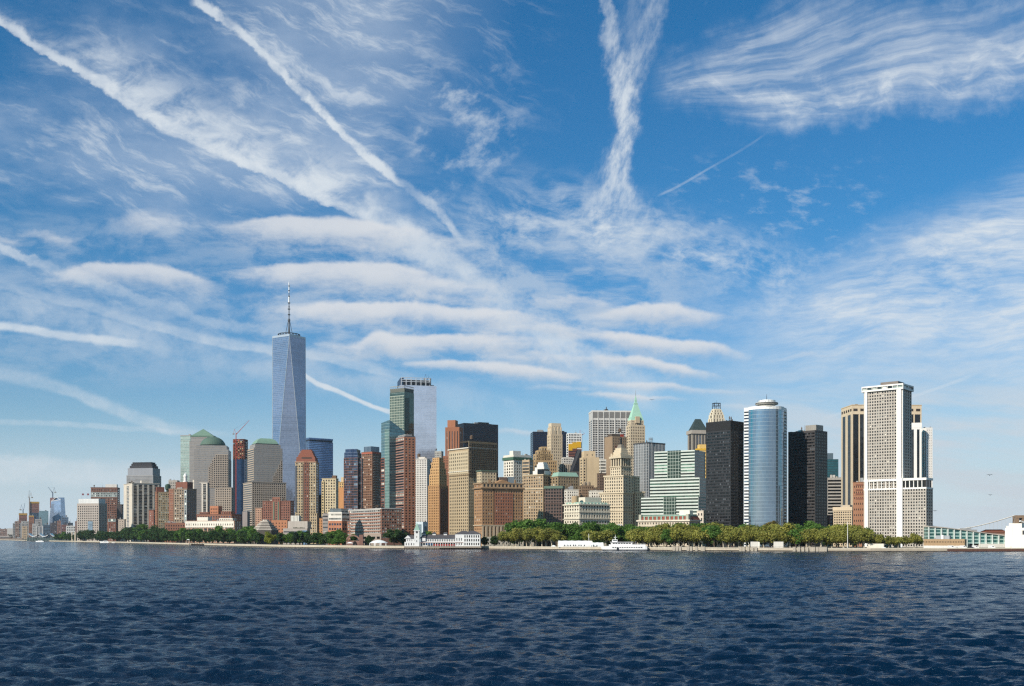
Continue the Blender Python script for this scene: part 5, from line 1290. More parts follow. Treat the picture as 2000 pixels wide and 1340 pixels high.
    mb = MB(); mb.prism(inset(p, 2.0), Z(b, 1008.2), Z(b, 1005.8), True); b.part('roof_ridge', mb, plain('pale copper', '#84a394', .75))
    for i in range(12): b.box('dormer', sub(p, 3, i / 12 + .03, i / 12 + .055, -.2, 2.4), b.zt + .3, b.zt + 4.2, plain('pale copper', '#84a394', .75))
    for u in (.02, .94):
        q = sub(p, 3, u, u + .05, .5, 5); b.box('end_pavilion', q, b.zt, Z(b, 1004), wallmat('#a9a894')); 
    b.box('roof_housing', sub(p, 3, .70, .90, -14, 8), b.zt, Z(b, 996), wallmat('#d9d0bf'))
    b.done()
    T('small white and pink stone house right of the ornate mansard building', (1361, 1374, 1380), 997, 1195, '#cbbca9', dict(b=6, f=9, wx=.36, wy=.5, g='dark', mt=3), name='office_block').done()
    # --- white stone block with green roof
    Y = 1180; wl = '#cabfa8'
    b = T('white stone office block with a pale green mansard and arched upper windows', (1101.5, 1131.5, 1191), 985, Y, wl, dict(b=5.2, f=6.2, wx=.42, wy=.56, g='dark', mt=1, mb=2), ar=1.5, name='office_block')
    p = b.poly; lw = wallmat(wl)
    b.ring(p, b.zt - .8, b.zt + .5, 1.2, lw); b.ring(p, Z(b, 1014), Z(b, 1012.8), 1.1, lw); b.ring(p, Z(b, 1001), Z(b, 1000), .9, lw)
    for e, n_ in ((0, 12), (3, 7)): screen(b, e, .02, .98, Z(b, 1012.5), Z(b, 1001.2), wl, dict(b=4.9 if e == 0 else 4.3, f=10.5, wx=.46, wy=.82, g='black', mt=.4, mb=.2, rec=.8), .3, 'arcade_storey')
    mb = MB(); mb.prism(inset(p, .2), b.zt + .3, Z(b, 980.5), True, False, 0, inset(p, 1.8)); b.part('mansard_roof', mb, plain('pale copper', '#84a394', .75))
    for e, n_ in ((0, 9), (3, 5)):
        for i in range(n_): b.box('dormer', sub(p, e, (i + .35) / n_, (i + .65) / n_, -.3, 1.6), b.zt + .4, Z(b, 981.5), lw)
    b.box('roof_housing', sub(p, 0, .35, .88, -9, 12), b.zt, Z(b, 970), wallmat('#cfc4ae')); mb = MB(); c = cen(sub(p, 0, .02, .2, -10, 8)); r = M(b, 7); mb.lathe(c, [(r, b.zt), (r, Z(b, 969)), (r * .95, Z(b, 968))], 18); b.part('round_tank', mb, wallmat('#a98d66'))
    b.done()
    b = T('cluttered low white block with water tanks behind the green roofed white block', (1101, 1107, 1130), 956, 1330, '#d2cabb', dict(b=4, f=5.4, wx=.4, wy=.5, mt=3), name='office_block'); b.tank(cen(b.poly), b.zt, 2.2, 4); b.plant(b.poly, b.zt, 3, 3); b.done()
    b = T('brown low block with round turrets behind the green roofed white block', (1130, 1136, 1160), 948, 1350, '#85694d', dict(b=4, f=5.4, wx=.45, wy=.5, mt=2), name='office_block')
    for u in (.25, .6): 
        mb = MB(); c = cen(sub(b.poly, 0, u, u + .1, -2, 4)); r = M(b, 3.2); mb.lathe(c, [(r, b.zt - .5), (r, Z(b, 944)), (r * .8, Z(b, 941.5)), (.2, Z(b, 940))], 14); b.part('roof_turret', mb, wallmat('#8f7a60'))
    b.plant(b.poly, b.zt, 2, 6); b.done()
    b = T('white low block with small windows left of the pillared limestone tower', (1150, 1154, 1178), 958, 1320, '#d5cdbc', dict(b=4.2, f=5.6, wx=.4, wy=.5, mt=3), name='office_block'); b.plant(b.poly, b.zt, 3, 14, TANKW); b.done()
    b = T('brown block squeezed between the plain tan slab and the pillared limestone tower', (1166, 1171, 1184), 924, 1440, '#6a5240', dict(b=4, f=5.4, wx=.4, wy=.5, mt=3), name='office_block'); b.done()
    T('white narrow block high between the plain tan slab and the brown tower', (1168, 1172, 1184), 897, 1560, '#cfc6b6', dict(k='band', f=6, wy=.4, mt=2), name='office_block').done()
    b = T('long plain low concrete building behind trees, right of the tan and red block', (1030, 1047, 1083), 1027, 1170, '#8f857a', None, ar=1, name='low_block', right=None); b.done()
    T('dark shadowed low block behind the long concrete building', (1022, 1030, 1046), 1018, 1260, '#4c443d', None, name='low_block').done()
def right_bank():
    # --- dark domed roof tower and pale tower behind the black tower
    Y = 1790
    b = T('grey stone tower with a dark sloping roof, behind the black tower', (1343, 1352, 1383), 846, Y, '#8f8577', dict(k='strip', b=6, wx=.45, g='blue', mt=3, rec=.8), ar=1.2)
    b.ring(b.poly, Z(b, 847), Z(b, 840), 1.8, wallmat('#a2978a')); hip(b, inset(b.poly, 1), Z(b, 840), Z(b, 817), M(b, 10), plain('dark slate green', '#2d3b3a', .7)); b.done()
    b = T('bright yellow netted stair tower beside the black tower', (1362, 1366, 1381), 868, 1420, '#d8ab3a', dict(b=6.5, f=7.4, wx=.5, wy=.5, g='black', mt=6, mb=1, rec=1), ar=1, name='scaffold_tower')
    b.box('top_cap', sub(b.poly, 0, -.35, 1, .5, 9), Z(b, 879), Z(b, 876), plain('yellow cap', '#d2a634')); b.done()
    Y = 1680; pw = wallmat('#d3c4a5')
    b = T('pale stone tower with a bullet shaped stepped crown and a roof frame', (1382, 1392, 1416.5), 826, Y, '#cdbd9d', dict(b=4, f=5.6, wx=.34, wy=.5, g='dark', mt=2), ar=1.1, name='crowned_tower')
    p = b.poly; zz = b.zt
    for t, y in ((.6, 816), (1.6, 809), (3.0, 804), (4.6, 800), (6, 797.5)):
        b.block(inset(p, M(b, t)), zz - .5, Z(b, y), pw, sty(Y, k='strip', b=5.5, wx=.34, g='black', mt=1.5, mb=.5, rec=.8), name='crown_step'); zz = Z(b, y)
    mb = MB(); q = inset(p, M(b, 7))
    for e in range(4):
        a, c2 = Vector(q[e]), Vector(q[(e + 1) % 4])
        mb.tube((*a, zz), (*a, Z(b, 786)), .5, n=4); mb.tube((*a, Z(b, 786)), (*c2, Z(b, 786)), .5, n=4); mb.tube((*a, Z(b, 791)), (*c2, Z(b, 791)), .35, n=4); mb.tube((*a, zz), (*c2, Z(b, 786)), .25, n=4)
    b.part('roof_frame', mb, STEEL); mast(b, cen(q), zz, Z(b, 780), .3); b.done()
    # --- black towers
    bk = wallmat('#2d2d30', .3, .5)
    b = T('tall black glass tower left of the round mirrored tower', (1379, 1427, 1452.5), 821, 1140, bk, dict(b=2.9, f=5.9, wx=.72, wy=.52, g='smoke', mt=20, mb=1, rec=.3), ar=.8)
    screen(b, 3, 0, 1, Z(b, 839), Z(b, 822), plain('black louvre', '#141416', .7), None, .2, 'louvres'); screen(b, 0, 0, 1, Z(b, 839), Z(b, 822), plain('black louvre', '#141416', .7), None, .2, 'louvres')
    b.done()
    b = T('black tower with a grey rooftop box right of the round mirrored tower', (1544, 1592, 1616), 840, 1150, wallmat('#3f3c3c', .3, .55), dict(b=3.1, f=6.1, wx=.84, wy=.52, g='smoke', mt=3, mb=1, rec=.3), ar=.8)
    b.box('roof_housing', sub(b.poly, 3, .55, .98, -3, 14), b.zt - 1, Z(b, 829), wallmat('#8c8880'))
    b.block(sub(b.poly, 3, -.14, .0, -2, 24), GROUND, Z(b, 839), plain('black panel', '#121214', .5), None, name='blank_flank')
    mb = MB(); q = sub(b.poly, 3, .15, .4, -4, 5); mb.lathe(cen(q), [(4, b.zt - .5), (3, b.zt + 1.5), (.4, b.zt + 2.2)], 12); b.part('roof_dish', mb, WHITEP); mast(b, cen(sub(b.poly, 3, .45, .47, -5, 2)), b.zt, Z(b, 827), .2); b.done()
    # --- round mirrored tower
    Y = 1110; c = at(1497, Y + 24); b = Bld('glass_tower', 'round silver mirrored tower with white banded edges and a roof drum', (c.x, c.y)); b.Y = Y
    zt = zat(792, Y); zg = zat(797.5, Y)
    L, Rr = at(1462, Y + 16), at(1531.5, Y + 16); ch = (Rr - L).length; rad = ch * .56
    mid = (L + Rr) / 2; tdir = (Rr - L).normalized(); ndir = Vector((tdir.y, -tdir.x, 0))
    cc = mid - ndir * math.sqrt(rad * rad - ch * ch / 4)
    a0 = math.asin(ch / 2 / rad); arc = []
    for k in range(37):
        a_ = -a0 + 2 * a0 * k / 36; v = ndir * math.cos(a_) + tdir * math.sin(a_); arc.append((cc.x + v.x * rad, cc.y + v.y * rad))
    mir = curtain('silver mirror', '#8c9dac', '#7f929f', 2.0, 3.9, .08, .4, .88, .09, .012, var=.11)
    mb = MB(); u = 0
    for p0, p1 in zip(arc, arc[1:]):
        w = math.hypot(p1[0] - p0[0], p1[1] - p0[1])
        mb.face([(*p0, GROUND), (*p1, GROUND), (*p1, zg), (*p0, zg)], [(u, GROUND), (u + w, GROUND), (u + w, zg), (u, zg)]); u += w
    mb.face([(*p, zg) for p in arc]); b.part('curved_curtain_wall', mb, mir)
    back = [(Rr.x + 14, Rr.y + 34), (L.x - 6, L.y + 36)]
    bw_ = wallmat('#d2d3d1', .15, .5)
    lq = [tuple(at(1464, Y + 17)[:2]), tuple(at(1466, Y + 40)[:2]), tuple(at(1455, Y + 42)[:2]), tuple(at(1453, Y + 21)[:2])]
    b.block(lq, GROUND, zt, bw_, sty(Y, k='band', f=6.25, wy=.44, g='blue', rec=.3, mt=6, mb=1, ms=.2), name='banded_edge')
    rq = [tuple(at(1530, Y + 18)[:2]), tuple(at(1536, Y + 22)[:2]), tuple(at(1537, Y + 44)[:2]), tuple(at(1528, Y + 42)[:2])]
    b.block(rq, GROUND, zt, bw_, sty(Y, k='band', f=6.25, wy=.46, g='black', rec=.3, mt=6, mb=1, ms=.2), name='banded_edge')
    core = [tuple(at(1466, Y + 26)[:2]), tuple(at(1529, Y + 26)[:2]), tuple(at(1527, Y + 60)[:2]), tuple(at(1468, Y + 60)[:2])]
    b.box('core', core, GROUND, zt - 1.5, bw_)
    capp = [(q[0] * 1.0005, q[1] - .15) for q in arc[::3]]
    mb = MB(); mb.prism(capp, zg - .05, zt + .3, True, True); b.part('white_crown', mb, plain('white crown', '#dfe0dd', .5))
    dc = cen(capp); r = M(b, 22)
    mb = MB(); mb.lathe((dc[0], dc[1] + 6), [(r * .95, zt), (r * .72, zt + 1.5), (r * .72, Z(b, 787.5)), (r, Z(b, 787)), (r, Z(b, 783.6))], 28); b.part('roof_drum', mb, wallmat('#b9b5aa'))
    mb = MB(); mb.lathe((dc[0], dc[1] + 6), [(r * 1.01, Z(b, 786.2)), (r * 1.01, Z(b, 784.6))], 28); b.part('drum_louvre', mb, STEEL)
    mb = MB(); mb.lathe((dc[0], dc[1] + 6), [(r * .72, Z(b, 783.6)), (r * .72, Z(b, 779)), (r * .55, Z(b, 778))], 24); b.part('upper_drum', mb, plain('white crown', '#dfe0dd', .5))
    mb = MB(); rn = random.Random(5)
    for k in range(16):
        a_ = k * .39; x, y_ = dc[0] + r * .78 * math.cos(a_), dc[1] + 6 + r * .78 * math.sin(a_); mb.tube((x, y_, Z(b, 784)), (x, y_, Z(b, 781 - rn.random() * 4)), .12, n=4)
    b.part('roof_aerials', mb, STEEL); mast(b, (dc[0], dc[1] + 6), Z(b, 778), Z(b, 766), .35); b.done()
    # --- behind: teal tower, banded block, dark strip
    b = T('dark teal glass tower peeking between the black tower and the beige striped tower', (1612, 1616, 1637.5), 897, 1700, curtain('teal', '#2f5a60', '#1d3a40', 2.4, 4, .1, 1.2, .5, .1), ar=1)
    b.box('plant_storey', sub(b.poly, 0, .0, .55, -2, 14), b.zt - 1, Z(b, 885), plain('slate plant', '#4c5c66')); b.done()
    b = T('grey banded office block between the black tower and the beige striped tower', (1612, 1616, 1645), 933, 1420, '#9b948b', dict(k='band', f=6.2, wy=.5, g='black', mt=3, rec=.4), ar=1, name='office_block'); b.plant(b.poly, b.zt, 3, 12, wallmat('#b9b0a6')); b.done()
    T('small brown brick block low at the foot of the grey banded block', (1612, 1619, 1628), 1006, 1190, '#7a4b38', dict(b=9, f=7, wx=.7, wy=.6, g='blue', mt=2), name='office_block', left=None).done()
    # --- beige striped tower
    Y = 1290; bs = wallmat('#c9ab7e')
    b = T('tall beige tower with dark glass stripes, behind the white gridded tower', (1643, 1664, 1800), 791, Y, '#cbb490', dict(k='strip', b=13, wx=.74, g='black', mt=18, mb=2, rec=.8), ar=2.2, left=dict(k='strip', b=11, wx=.5, g='mixed', mt=18, mb=2, rec=.15))
    p = b.poly
    for e, n_, w_ in ((0, 10, .05), (3, 5, .08)):
        for i in range(n_): b.box('roof_louvre', sub(p, e, (i + .2) / n_, (i + .8) / n_, .12, .4), Z(b, 803), Z(b, 798), plain('bronze dark', '#3a322b'))
    b.ring(p, b.zt - .5, b.zt + .5, .3, bs); b.done()
    b = T('beige low block with a dense window grid, in front of the beige striped tower', (1627.5, 1664, 1672), 990, 1130, '#bba583', dict(b=4.6, f=5.0, wx=.52, wy=.52, g='dark', mt=8, rec=.5), ar=.6, name='office_block')
    b.ring(b.poly, Z(b, 997), Z(b, 990), .5, wallmat('#c6b190')); b.box('roof_housing', sub(b.poly, 3, .4, .8, -5, 8), b.zt - 1, Z(b, 986), wallmat('#b9a88e')); b.done()
    b = T('orange brick tower between the beige low block and the white gridded tower', (1666, 1688, 1692), 941, 1095, '#96613f', dict(b=4, f=11, wx=.34, wy=.32, g='dark', mt=4), ar=.8, name='brick_tower')
    for y0 in (948, 958, 966, 975): screen(b, 3, .25, .98, Z(b, y0), Z(b, y0 - 2.8), '#7c4531', dict(b=2.4, f=3.2, wx=.5, wy=.6, g='black', mt=.2, mb=.1, ms=.2), .3, 'louvre_row')
    b.plant(b.poly, b.zt, 1, 2, METAL); b.done()
    # --- white gridded tower
    Y = 1045; gr = '#aba194'; wh = plain('white stone', '#e0ddd6', .7); ww = wallmat('#e0dcd4', .12)
    st_ = dict(b=4.95, f=5.93, wx=.50, wy=.52, g='mixed', mt=1, mb=1, ms=.6, rec=.6)
    b = T('tall white gridded tower with thick white columns and a broader base', (1687, 1762, 1780.5), 759, Y, gr, st_, ar=.66, right=dict(b=4.2, f=5.93, wx=.66, wy=.56, g='black', mt=1, rec=.5))
    p = b.poly
    for u0, u1 in ((.035, .105), (.865, .985)): b.box('white_column', sub(p, 3, u0, u1, 1.4, 2.2), GROUND, b.zt, ww)
    b.box('corner_column', sub(p, 0, 0, .10, .6, .9), Z(b, 954), b.zt, ww)
    q = inset(p, -1.6)
    b.block(q, b.zt - .5, Z(b, 749), ww, sty(Y, b=10.4, f=9, wx=.82, wy=.55, g='pale', mt=1.2, mb=1.6, ms=.8, rec=1.0), name='roof_storey')
    b.box('penthouse', sub(p, 3, .36, .82, -8, 16), b.zt, Z(b, 741), wallmat('#7b7068')); b.plant(p, Z(b, 749), 3, 21, METAL, 4)
    # podium beneath and to the right
    A, C = Vector(p[3]), Vector(p[0]); t = (C - A).normalized(); n = Vector((t.y, -t.x)); A2 = A + n * 1.0 + t * .6
    def hit(o, d, px): k = (px - 1000) / F; return o + d * ((k * o.y - o.x) / (d.x - k * d.y))
    C2 = hit(A2, t, 1809); R2 = hit(C2, -n, 1822); pod = [tuple(C2), tuple(R2), tuple(R2 - t * (C2 - A2).length), tuple(A2)]
    b.block(pod, GROUND, Z(b, 954), wallmat(gr), sty(Y, **st_), right=sty(Y, b=4.2, f=5.93, wx=.66, wy=.56, g='black', mt=1, rec=.5), name='base_storeys')
    b.block(inset(pod, M(b, 2.2)), Z(b, 954) - .5, Z(b, 938.5), plain('painted recess shade', '#3a332c', .8), sty(Y, k='strip', b=5, wx=.8, g='black', mt=.5, mb=.5), name='open_storey_shade', roof=False)  # set back storey, its shade put into the dark colour
    for i in range(15): b.box('fin', sub(pod, 3, .02 + i / 15 * .97, .02 + i / 15 * .97 + .012, -.3, 1.8), Z(b, 954), Z(b, 938), ww)
    screen(b, 3, .11, .86, Z(b, 953.5), Z(b, 938.5), plain('painted recess shade', '#3a332c', .8), dict(k='strip', b=8, wx=.8, g='black', mt=.4, mb=.4), .25, 'open_storey_shade')  # dark panel set forward, the open storey's shade painted into its colour
    b.box('white_belt', inset(pod, -.2), Z(b, 939), Z(b, 934.5), ww); b.box('white_belt', inset(pod, -.25), Z(b, 956), Z(b, 952.8), ww)
    for u0, u1 in ((.022, .075), (.545, .635)): b.box('white_column', sub(pod, 3, u0, u1, 1.5, 2.2), GROUND, Z(b, 934), ww)
    b.done()
    # --- white striped pair behind
    b = T('white tower with bold black vertical stripes, left one of the pair behind the gridded tower', (1772, 1776, 1800), 836, 1200, ww, dict(k='strip', b=11, wx=.42, g='black', mt=3, rec=.9), ar=1)
    b.ring(b.poly, Z(b, 836), Z(b, 826), .2, ww, 'white_attic'); b.done()
    b = T('white tower with fine grey stripes, right one of the pair behind the gridded tower', (1797, 1809, 1821.5), 835, 1210, ww, dict(k='strip', b=3.4, wx=.5, g='dark', mt=7, rec=.5), th=84, right=dict(b=3.5, f=5, wx=.25, wy=.4, g='mixed', mt=3)); b.done()
    # --- ferry terminal
    Y = 1020
    xs = [1813, 1830, 1850, 1875, 1900, 1925, 1950, 1964]; yt = [1029.5, 1030.5, 1032, 1035, 1038.5, 1042, 1045.2, 1047]
    c = at(1888, Y + 20); b = Bld('ferry_terminal', 'long green glass ferry terminal with a sloping pale roof', (c.x, c.y), 'terminal'); b.Y = Y
    gg = curtain('terminal green', '#2c5c58', '#9bb5ae', 6.0, 3.2, .5, .45, .35, .08, .01, .4)
    mb, rf = MB(), MB(); dp = 40
    for (x0, y0), (x1, y1) in zip(zip(xs, yt), zip(xs[1:], yt[1:])):
        a, d = at(x0, Y), at(x1, Y); za, zd = zat(y0, Y), zat(y1, Y); zb = zat(1062, Y)
        mb.face([(a.x, Y, zb), (d.x, Y, zb), (d.x, Y, zd), (a.x, Y, za)], [(a.x, zb), (d.x, zb), (d.x, zd), (a.x, za)])
        ra, rd_ = za + M(b, 3.2), zd + M(b, 4.2)
        for q in ([(a.x - .0, Y - 1.5, za), (d.x, Y - 1.5, zd), (d.x, Y - 1.5, rd_ - 1.4), (a.x, Y - 1.5, ra - 1.4)], [(a.x, Y - 1.5, ra - 1.4), (d.x, Y - 1.5, rd_ - 1.4), (d.x, Y + dp, rd_ + 1.2), (a.x, Y + dp, ra + 1.2)], [(a.x, Y + dp, za), (a.x, Y + dp, ra), (d.x, Y + dp, rd_), (d.x, Y + dp, zd)][::-1], [(a.x, Y - 1.5, za), (a.x, Y + dp, za), (d.x, Y + dp, zd), (d.x, Y - 1.5, zd)]): rf.face(q)
    for x, y in ((xs[0], yt[0]), (xs[-1], yt[-1])):
        a = at(x, Y); za = zat(y, Y); rf.face([(a.x, Y - 1.5, za), (a.x, Y + dp, za), (a.x, Y + dp, za + 3), (a.x, Y - 1.5, za + 1.2)])
        mb.face([(a.x, Y, zat(1062, Y)), (a.x, Y + dp, zat(1062, Y)), (a.x, Y + dp, za), (a.x, Y, za)])
    b.part('glass_wall', mb, gg); b.part('sloping_roof', rf, wallmat('#b4a798'))
    mb = MB()
    for x in np.linspace(1814, 1963, 13):
        i = max(k for k in range(len(xs)) if xs[k] <= x); j = min(i + 1, len(xs) - 1); f_ = 0 if i == j else (x - xs[i]) / (xs[j] - xs[i]); y = yt[i] + (yt[j] - yt[i]) * f_
        a = at(x, Y - .6); mb.box((a.x, a.y), 1.0, .8, GROUND, zat(y, Y))
    b.part('mullions', mb, wallmat('#c8d0c8'))
    b.box('white_base', rect((at(1934, Y + 10).x, Y + 8), M(b, 62), 26), GROUND, zat(1062, Y), wallmat('#d5d0c4'))
    b.box('lower_building', rect((at(1840, Y + 10).x, Y + 12), M(b, 56), 22), GROUND, zat(1061, Y), wallmat('#8f958f'))
    b.box('roof_plant', rect((at(1886, Y + 22).x, Y + 22), M(b, 16), 8, 0), zat(1036, Y), zat(1031.5, Y), METAL); b.box('roof_plant', rect((at(1902, Y + 26).x, Y + 26), M(b, 8), 6, 0), zat(1038, Y), zat(1034, Y), METAL)
    b.done()
    b = T('long red brown roofed shed behind the green glass ferry terminal', (1912, 1966, 1970), 1040, 1120, '#6d4b3c', None, ar=.3, name='shed'); hip(b, b.poly, b.zt, Z(b, 1034), 6, plain('rust roof', '#6a3f30', .8)); b.done()
    b = T('white stepped harbour building with a column of small windows, at the right edge', (1963, 2012, 2020), 1031, 985, '#e2ddd2', None, ar=.5, name='harbour_building')
    tw = sub(b.poly, 3, .17, .68, .8, 14); b.block(tw, GROUND, Z(b, 1022), wallmat('#e4e0d6'), None, name='stair_tower')
    screen(b, 3, .08, .26, GROUND + 1, Z(b, 1025), '#e4e0d6', dict(b=5, f=6.4, wx=.9, wy=.6, g='green', mt=1, mb=1, ms=.1), .5, 'window_column', poly=tw)
    b.box('stepped_shoulder', sub(b.poly, 3, .06, .17, .4, 12), GROUND, Z(b, 1027), wallmat('#e2ddd2'))
    b.box('dark_opening', sub(b.poly, 3, .7, .97, .3, 1), Z(b, 1044), Z(b, 1036), STEEL)
    mb = MB(); a = at(1992, 975); mb.tube((a.x, a.y, Z(b, 1018)), (a.x + 12, a.y + 4, Z(b, 1026)), .8, n=6); b.part('gangway', mb, WHITEP); b.done()
    b = T('low tan brick pier building with rows of small windows, in front of the ferry terminal', (1804, 1884, 1888), 1053, 955, '#a38259', dict(b=3.1, f=6.4, wx=.36, wy=.3, g='dark', mt=1.5, mb=8), ar=.25, name='pier_building')
    screen(b, 3, 0, .99, GROUND, Z(b, 1066), '#cfcdc8', dict(b=6, f=7, wx=.6, wy=.55, g='mixed', mt=.4, mb=.5), .5, 'ground_storey')
    b.box('roof_plant', sub(b.poly, 3, .28, .62, -3, 6), b.zt - .5, Z(b, 1046), wallmat('#9aa0a4')); b.box('roof_plant', sub(b.poly, 3, .42, .48, -1.5, 4), b.zt - .5, Z(b, 1045), WHITEP); b.done()
    # --- suspension bridge far behind
    Y = 2300
    r = empty('suspension_bridge', tuple(at(1990, Y, GROUND)), 'stone bridge tower with a long pale cable, far behind the terminal', 'bridge')
    mb = MB(); st = wallmat('#8a6d50')
    for x in (1984, 1997, 2010): a = at(x, Y); mb.box((a.x, a.y), 7.5, 14, GROUND, zat(1007.5, Y))
    a = at(1997, Y); mb.box((a.x, a.y), M(b, 32) * 2.3, 15, zat(1012, Y), zat(1006.5, Y)); mb.box((a.x, a.y), M(b, 30) * 2.3, 15, zat(1040, Y), zat(1034, Y))
    mb.build('tower', st, r)
    for k, off in enumerate((-6, 6)):
        pts = []
        for i in range(15):
            t = i / 14; x = 1868 + (1981 - 1868) * t; y = 1033.5 - 26.5 * (t ** 1.45); pts.append(at(x, Y + off, zat(y, Y)))
        mb = MB()
        for p_, q_ in zip(pts, pts[1:]): mb.tube(p_, q_, 1.0, n=5, cap=False)
        mb.build('cable', plain('pale cable', '#c8c2b8', .6), r)
        mb = MB()
        for p_ in pts[3:]:
            mb.tube(p_, (p_.x, p_.y, zat(1041, Y)), .22, n=3, cap=False)
        mb.build('hangers', plain('pale cable', '#c8c2b8', .6), r)
    mb = MB(); a, d = at(1862, Y), at(2030, Y); mb.box(((a.x + d.x) / 2, Y), d.x - a.x, 24, zat(1042.5, Y), zat(1040, Y)); mb.build('deck', wallmat('#7a6a5e'), r)
def far_bank():
    """the far shore at the left edge: each building its own thing"""
    Y = 6400
    def low(label, x0, x1, y, col, st=None, Yd=Y, nm='city_block', roof=None):
        b = T(label, (x0, x1, x1 + .6), y, Yd, col, st, ar=.5, name=nm)
        if roof: b.box('roof_top', inset(b.poly, -.2), b.zt - 1, b.zt + M(b, roof[1]), plain('far roof ' + roof[0], roof[0], .8))
        return b
    g = dict(b=2.6, f=3.2, wx=.5, wy=.5, g='mixed', mt=1)
    b = low('short orange tower under construction with a yellow top, on the far shore', 37, 52.5, 1006, '#9c5638', dict(k='band', f=2.4, wy=.45, g='dark', mt=.5), nm='construction_tower'); b.box('yellow_deck', inset(b.poly, -1), b.zt - 1, Z(b, 1002.5), plain('ochre deck', '#a8822e')); b.done()
    crane('small crane on the short orange tower, on the far shore', 45, 6420, 1003, 996, 48.5, 983, '#6f7f95')
    b = low('taller orange tower under construction above blue glass, on the far shore', 57, 76, 1001, '#2c4a63', dict(b=2.2, f=2.8, wx=.7, wy=.6, g='blue', mt=.5), nm='construction_tower')
    b.block(b.poly, b.zt - 1, Z(b, 983), wallmat('#9a5740'), sty(Y, k='band', f=2.2, wy=.45, g='dark', mt=.3), name='open_floors'); b.box('yellow_deck', inset(b.poly, -1), Z(b, 983.5), Z(b, 980), plain('ochre deck', '#a8822e')); b.done()
    crane('tall mast crane on the taller orange tower, on the far shore', 57.5, 6380, 1003, 972, 57.0, 958, '#8a7f78')
    low('pale green glass tower left of the slanting glass tower, on the far shore', 76, 94, 998, curtain('far glass', '#6f8d95', '#8fa5ab', 4, 5, .3, .6, .5), None).done()
    low('stubby orange and yellow frame in front of the orange towers, on the far shore', 56, 66, 1009, '#a8622f', dict(k='band', f=2.4, wy=.45, g='dark', mt=.5), 6300, roof=('#a8822e', 2)).done()
    # slanting glass tower
    c = at(107, 6500); b = Bld('glass_tower', 'slanting pale blue glass tower with an open angled crown, on the far shore', (c.x, c.y)); b.Y = 6500
    k = M(b, 1)
    bot = [(c.x - 14 * k, c.y), (c.x + 14 * k, c.y), (c.x + 14 * k, c.y + 24 * k), (c.x - 14 * k, c.y + 24 * k)]
    mb = MB(); tp = [(c.x - 8 * k, c.y + 2 * k), (c.x + 10.5 * k, c.y + 2 * k), (c.x + 10.5 * k, c.y + 20 * k), (c.x - 8 * k, c.y + 20 * k)]
    zs = [Z(b, 979), Z(b, 973), Z(b, 971), Z(b, 971)]
    for i in range(4):
        j = (i + 1) % 4; w = math.hypot(bot[j][0] - bot[i][0], bot[j][1] - bot[i][1]); mb.face([(*bot[i], GROUND), (*bot[j], GROUND), (*tp[j], zs[j]), (*tp[i], zs[i])], [(0, GROUND), (w, GROUND), (w * .85, zs[j]), (w * .15, zs[i])])
    mb.face([(*tp[i], zs[i]) for i in range(4)]); b.part('curtain_wall', mb, curtain('far blue', '#8fa6c4', '#a9bacf', 6, 5, .4, .6, .6, .1))
    mb = MB(); mb.tube((*tp[0], zs[0]), (c.x + 2 * k, c.y + 2 * k, Z(b, 971)), .6 * k, n=4); mb.tube((c.x + 2 * k, c.y + 2 * k, Z(b, 971)), (*tp[1], Z(b, 976)), .6 * k, n=4); mb.tube((*tp[0], zs[0]), (*tp[1], Z(b, 976)), .5 * k, n=4)
    b.part('crown_frame', mb, WHITEP); b.box('dark_core', [(tp[0][0] - 3 * k, c.y + 4 * k), (tp[0][0] + 5 * k, c.y + 4 * k), (tp[0][0] + 5 * k, c.y + 16 * k), (tp[0][0] - 3 * k, c.y + 16 * k)], Z(b, 992), Z(b, 972), plain('far rust', '#6b4a48')); b.done()
    crane('crane over the slanting glass tower, on the far shore', 103, 6520, 973, 962, 94, 951.5, '#55627a')
    rows = [('long low brick sheds at the very left edge of the far shore', -6, 14, 1033, '#9c7a6c', g), ('white hall with a flat roof beside the long brick sheds', 14, 35, 1032, '#cfcac2', None),
            ('grey office block with a sloping skyline behind the white hall', 25, 41, 1022, '#8c8a88', g), ('brown small block under the short orange tower', 30, 37, 1018, '#8a6a58', g), ('pale grey stepped block right of the short orange tower', 41, 56, 1018, '#a8a29c', g),
            ('tan gabled block in front of the pale stepped block', 43, 53, 1028, '#c2a47c', g), ('grey slab below the pale green glass tower', 68, 82, 1014, '#a39c98', g), ('light grey block left of the blue glass block', 63, 79, 1023, '#b9b4ae', g),
            ('white striped block in the middle of the far shore', 71, 84, 1027, '#d0cbc4', dict(k='strip', b=3, wx=.5, g='blue', mt=1)), ('blue glass block below the slanting glass tower', 84, 99, 1025, '#4c6478', dict(b=3, f=3, wx=.7, wy=.6, g='blue', mt=1)),
            ('dark brown block below the slanting glass tower', 98, 111, 1021, '#4c4148', g), ('narrow brick tower right of the dark brown block', 111.5, 119, 1017, '#8a5b48', g), ('blue grey tower right of the narrow brick tower', 119, 133, 1010, '#5a6f86', dict(b=3, f=3.4, wx=.6, wy=.5, g='blue', mt=1)),
            ('dark navy block at the right of the far shore', 124, 142, 1021, '#38404e', g), ('dark red brick block right of the blue grey tower', 120, 133, 1025, '#7c4438', g), ('white gridded block right of the dark red brick block', 129, 148, 1027, '#d4d0c8', dict(b=4, f=5, wx=.5, wy=.5, g='dark', mt=1)),
            ('thin brown tower just left of the square grey stone building', 146.5, 150.5, 1018, '#8a6a5c', g)]
    for i, (lb, x0, x1, y, col, st) in enumerate(rows): low(lb + (', far shore' if 'shore' not in lb else ''), x0, x1, y, col, st, 6250 - 45 * i if i < 17 else 5600).done(cap=30)

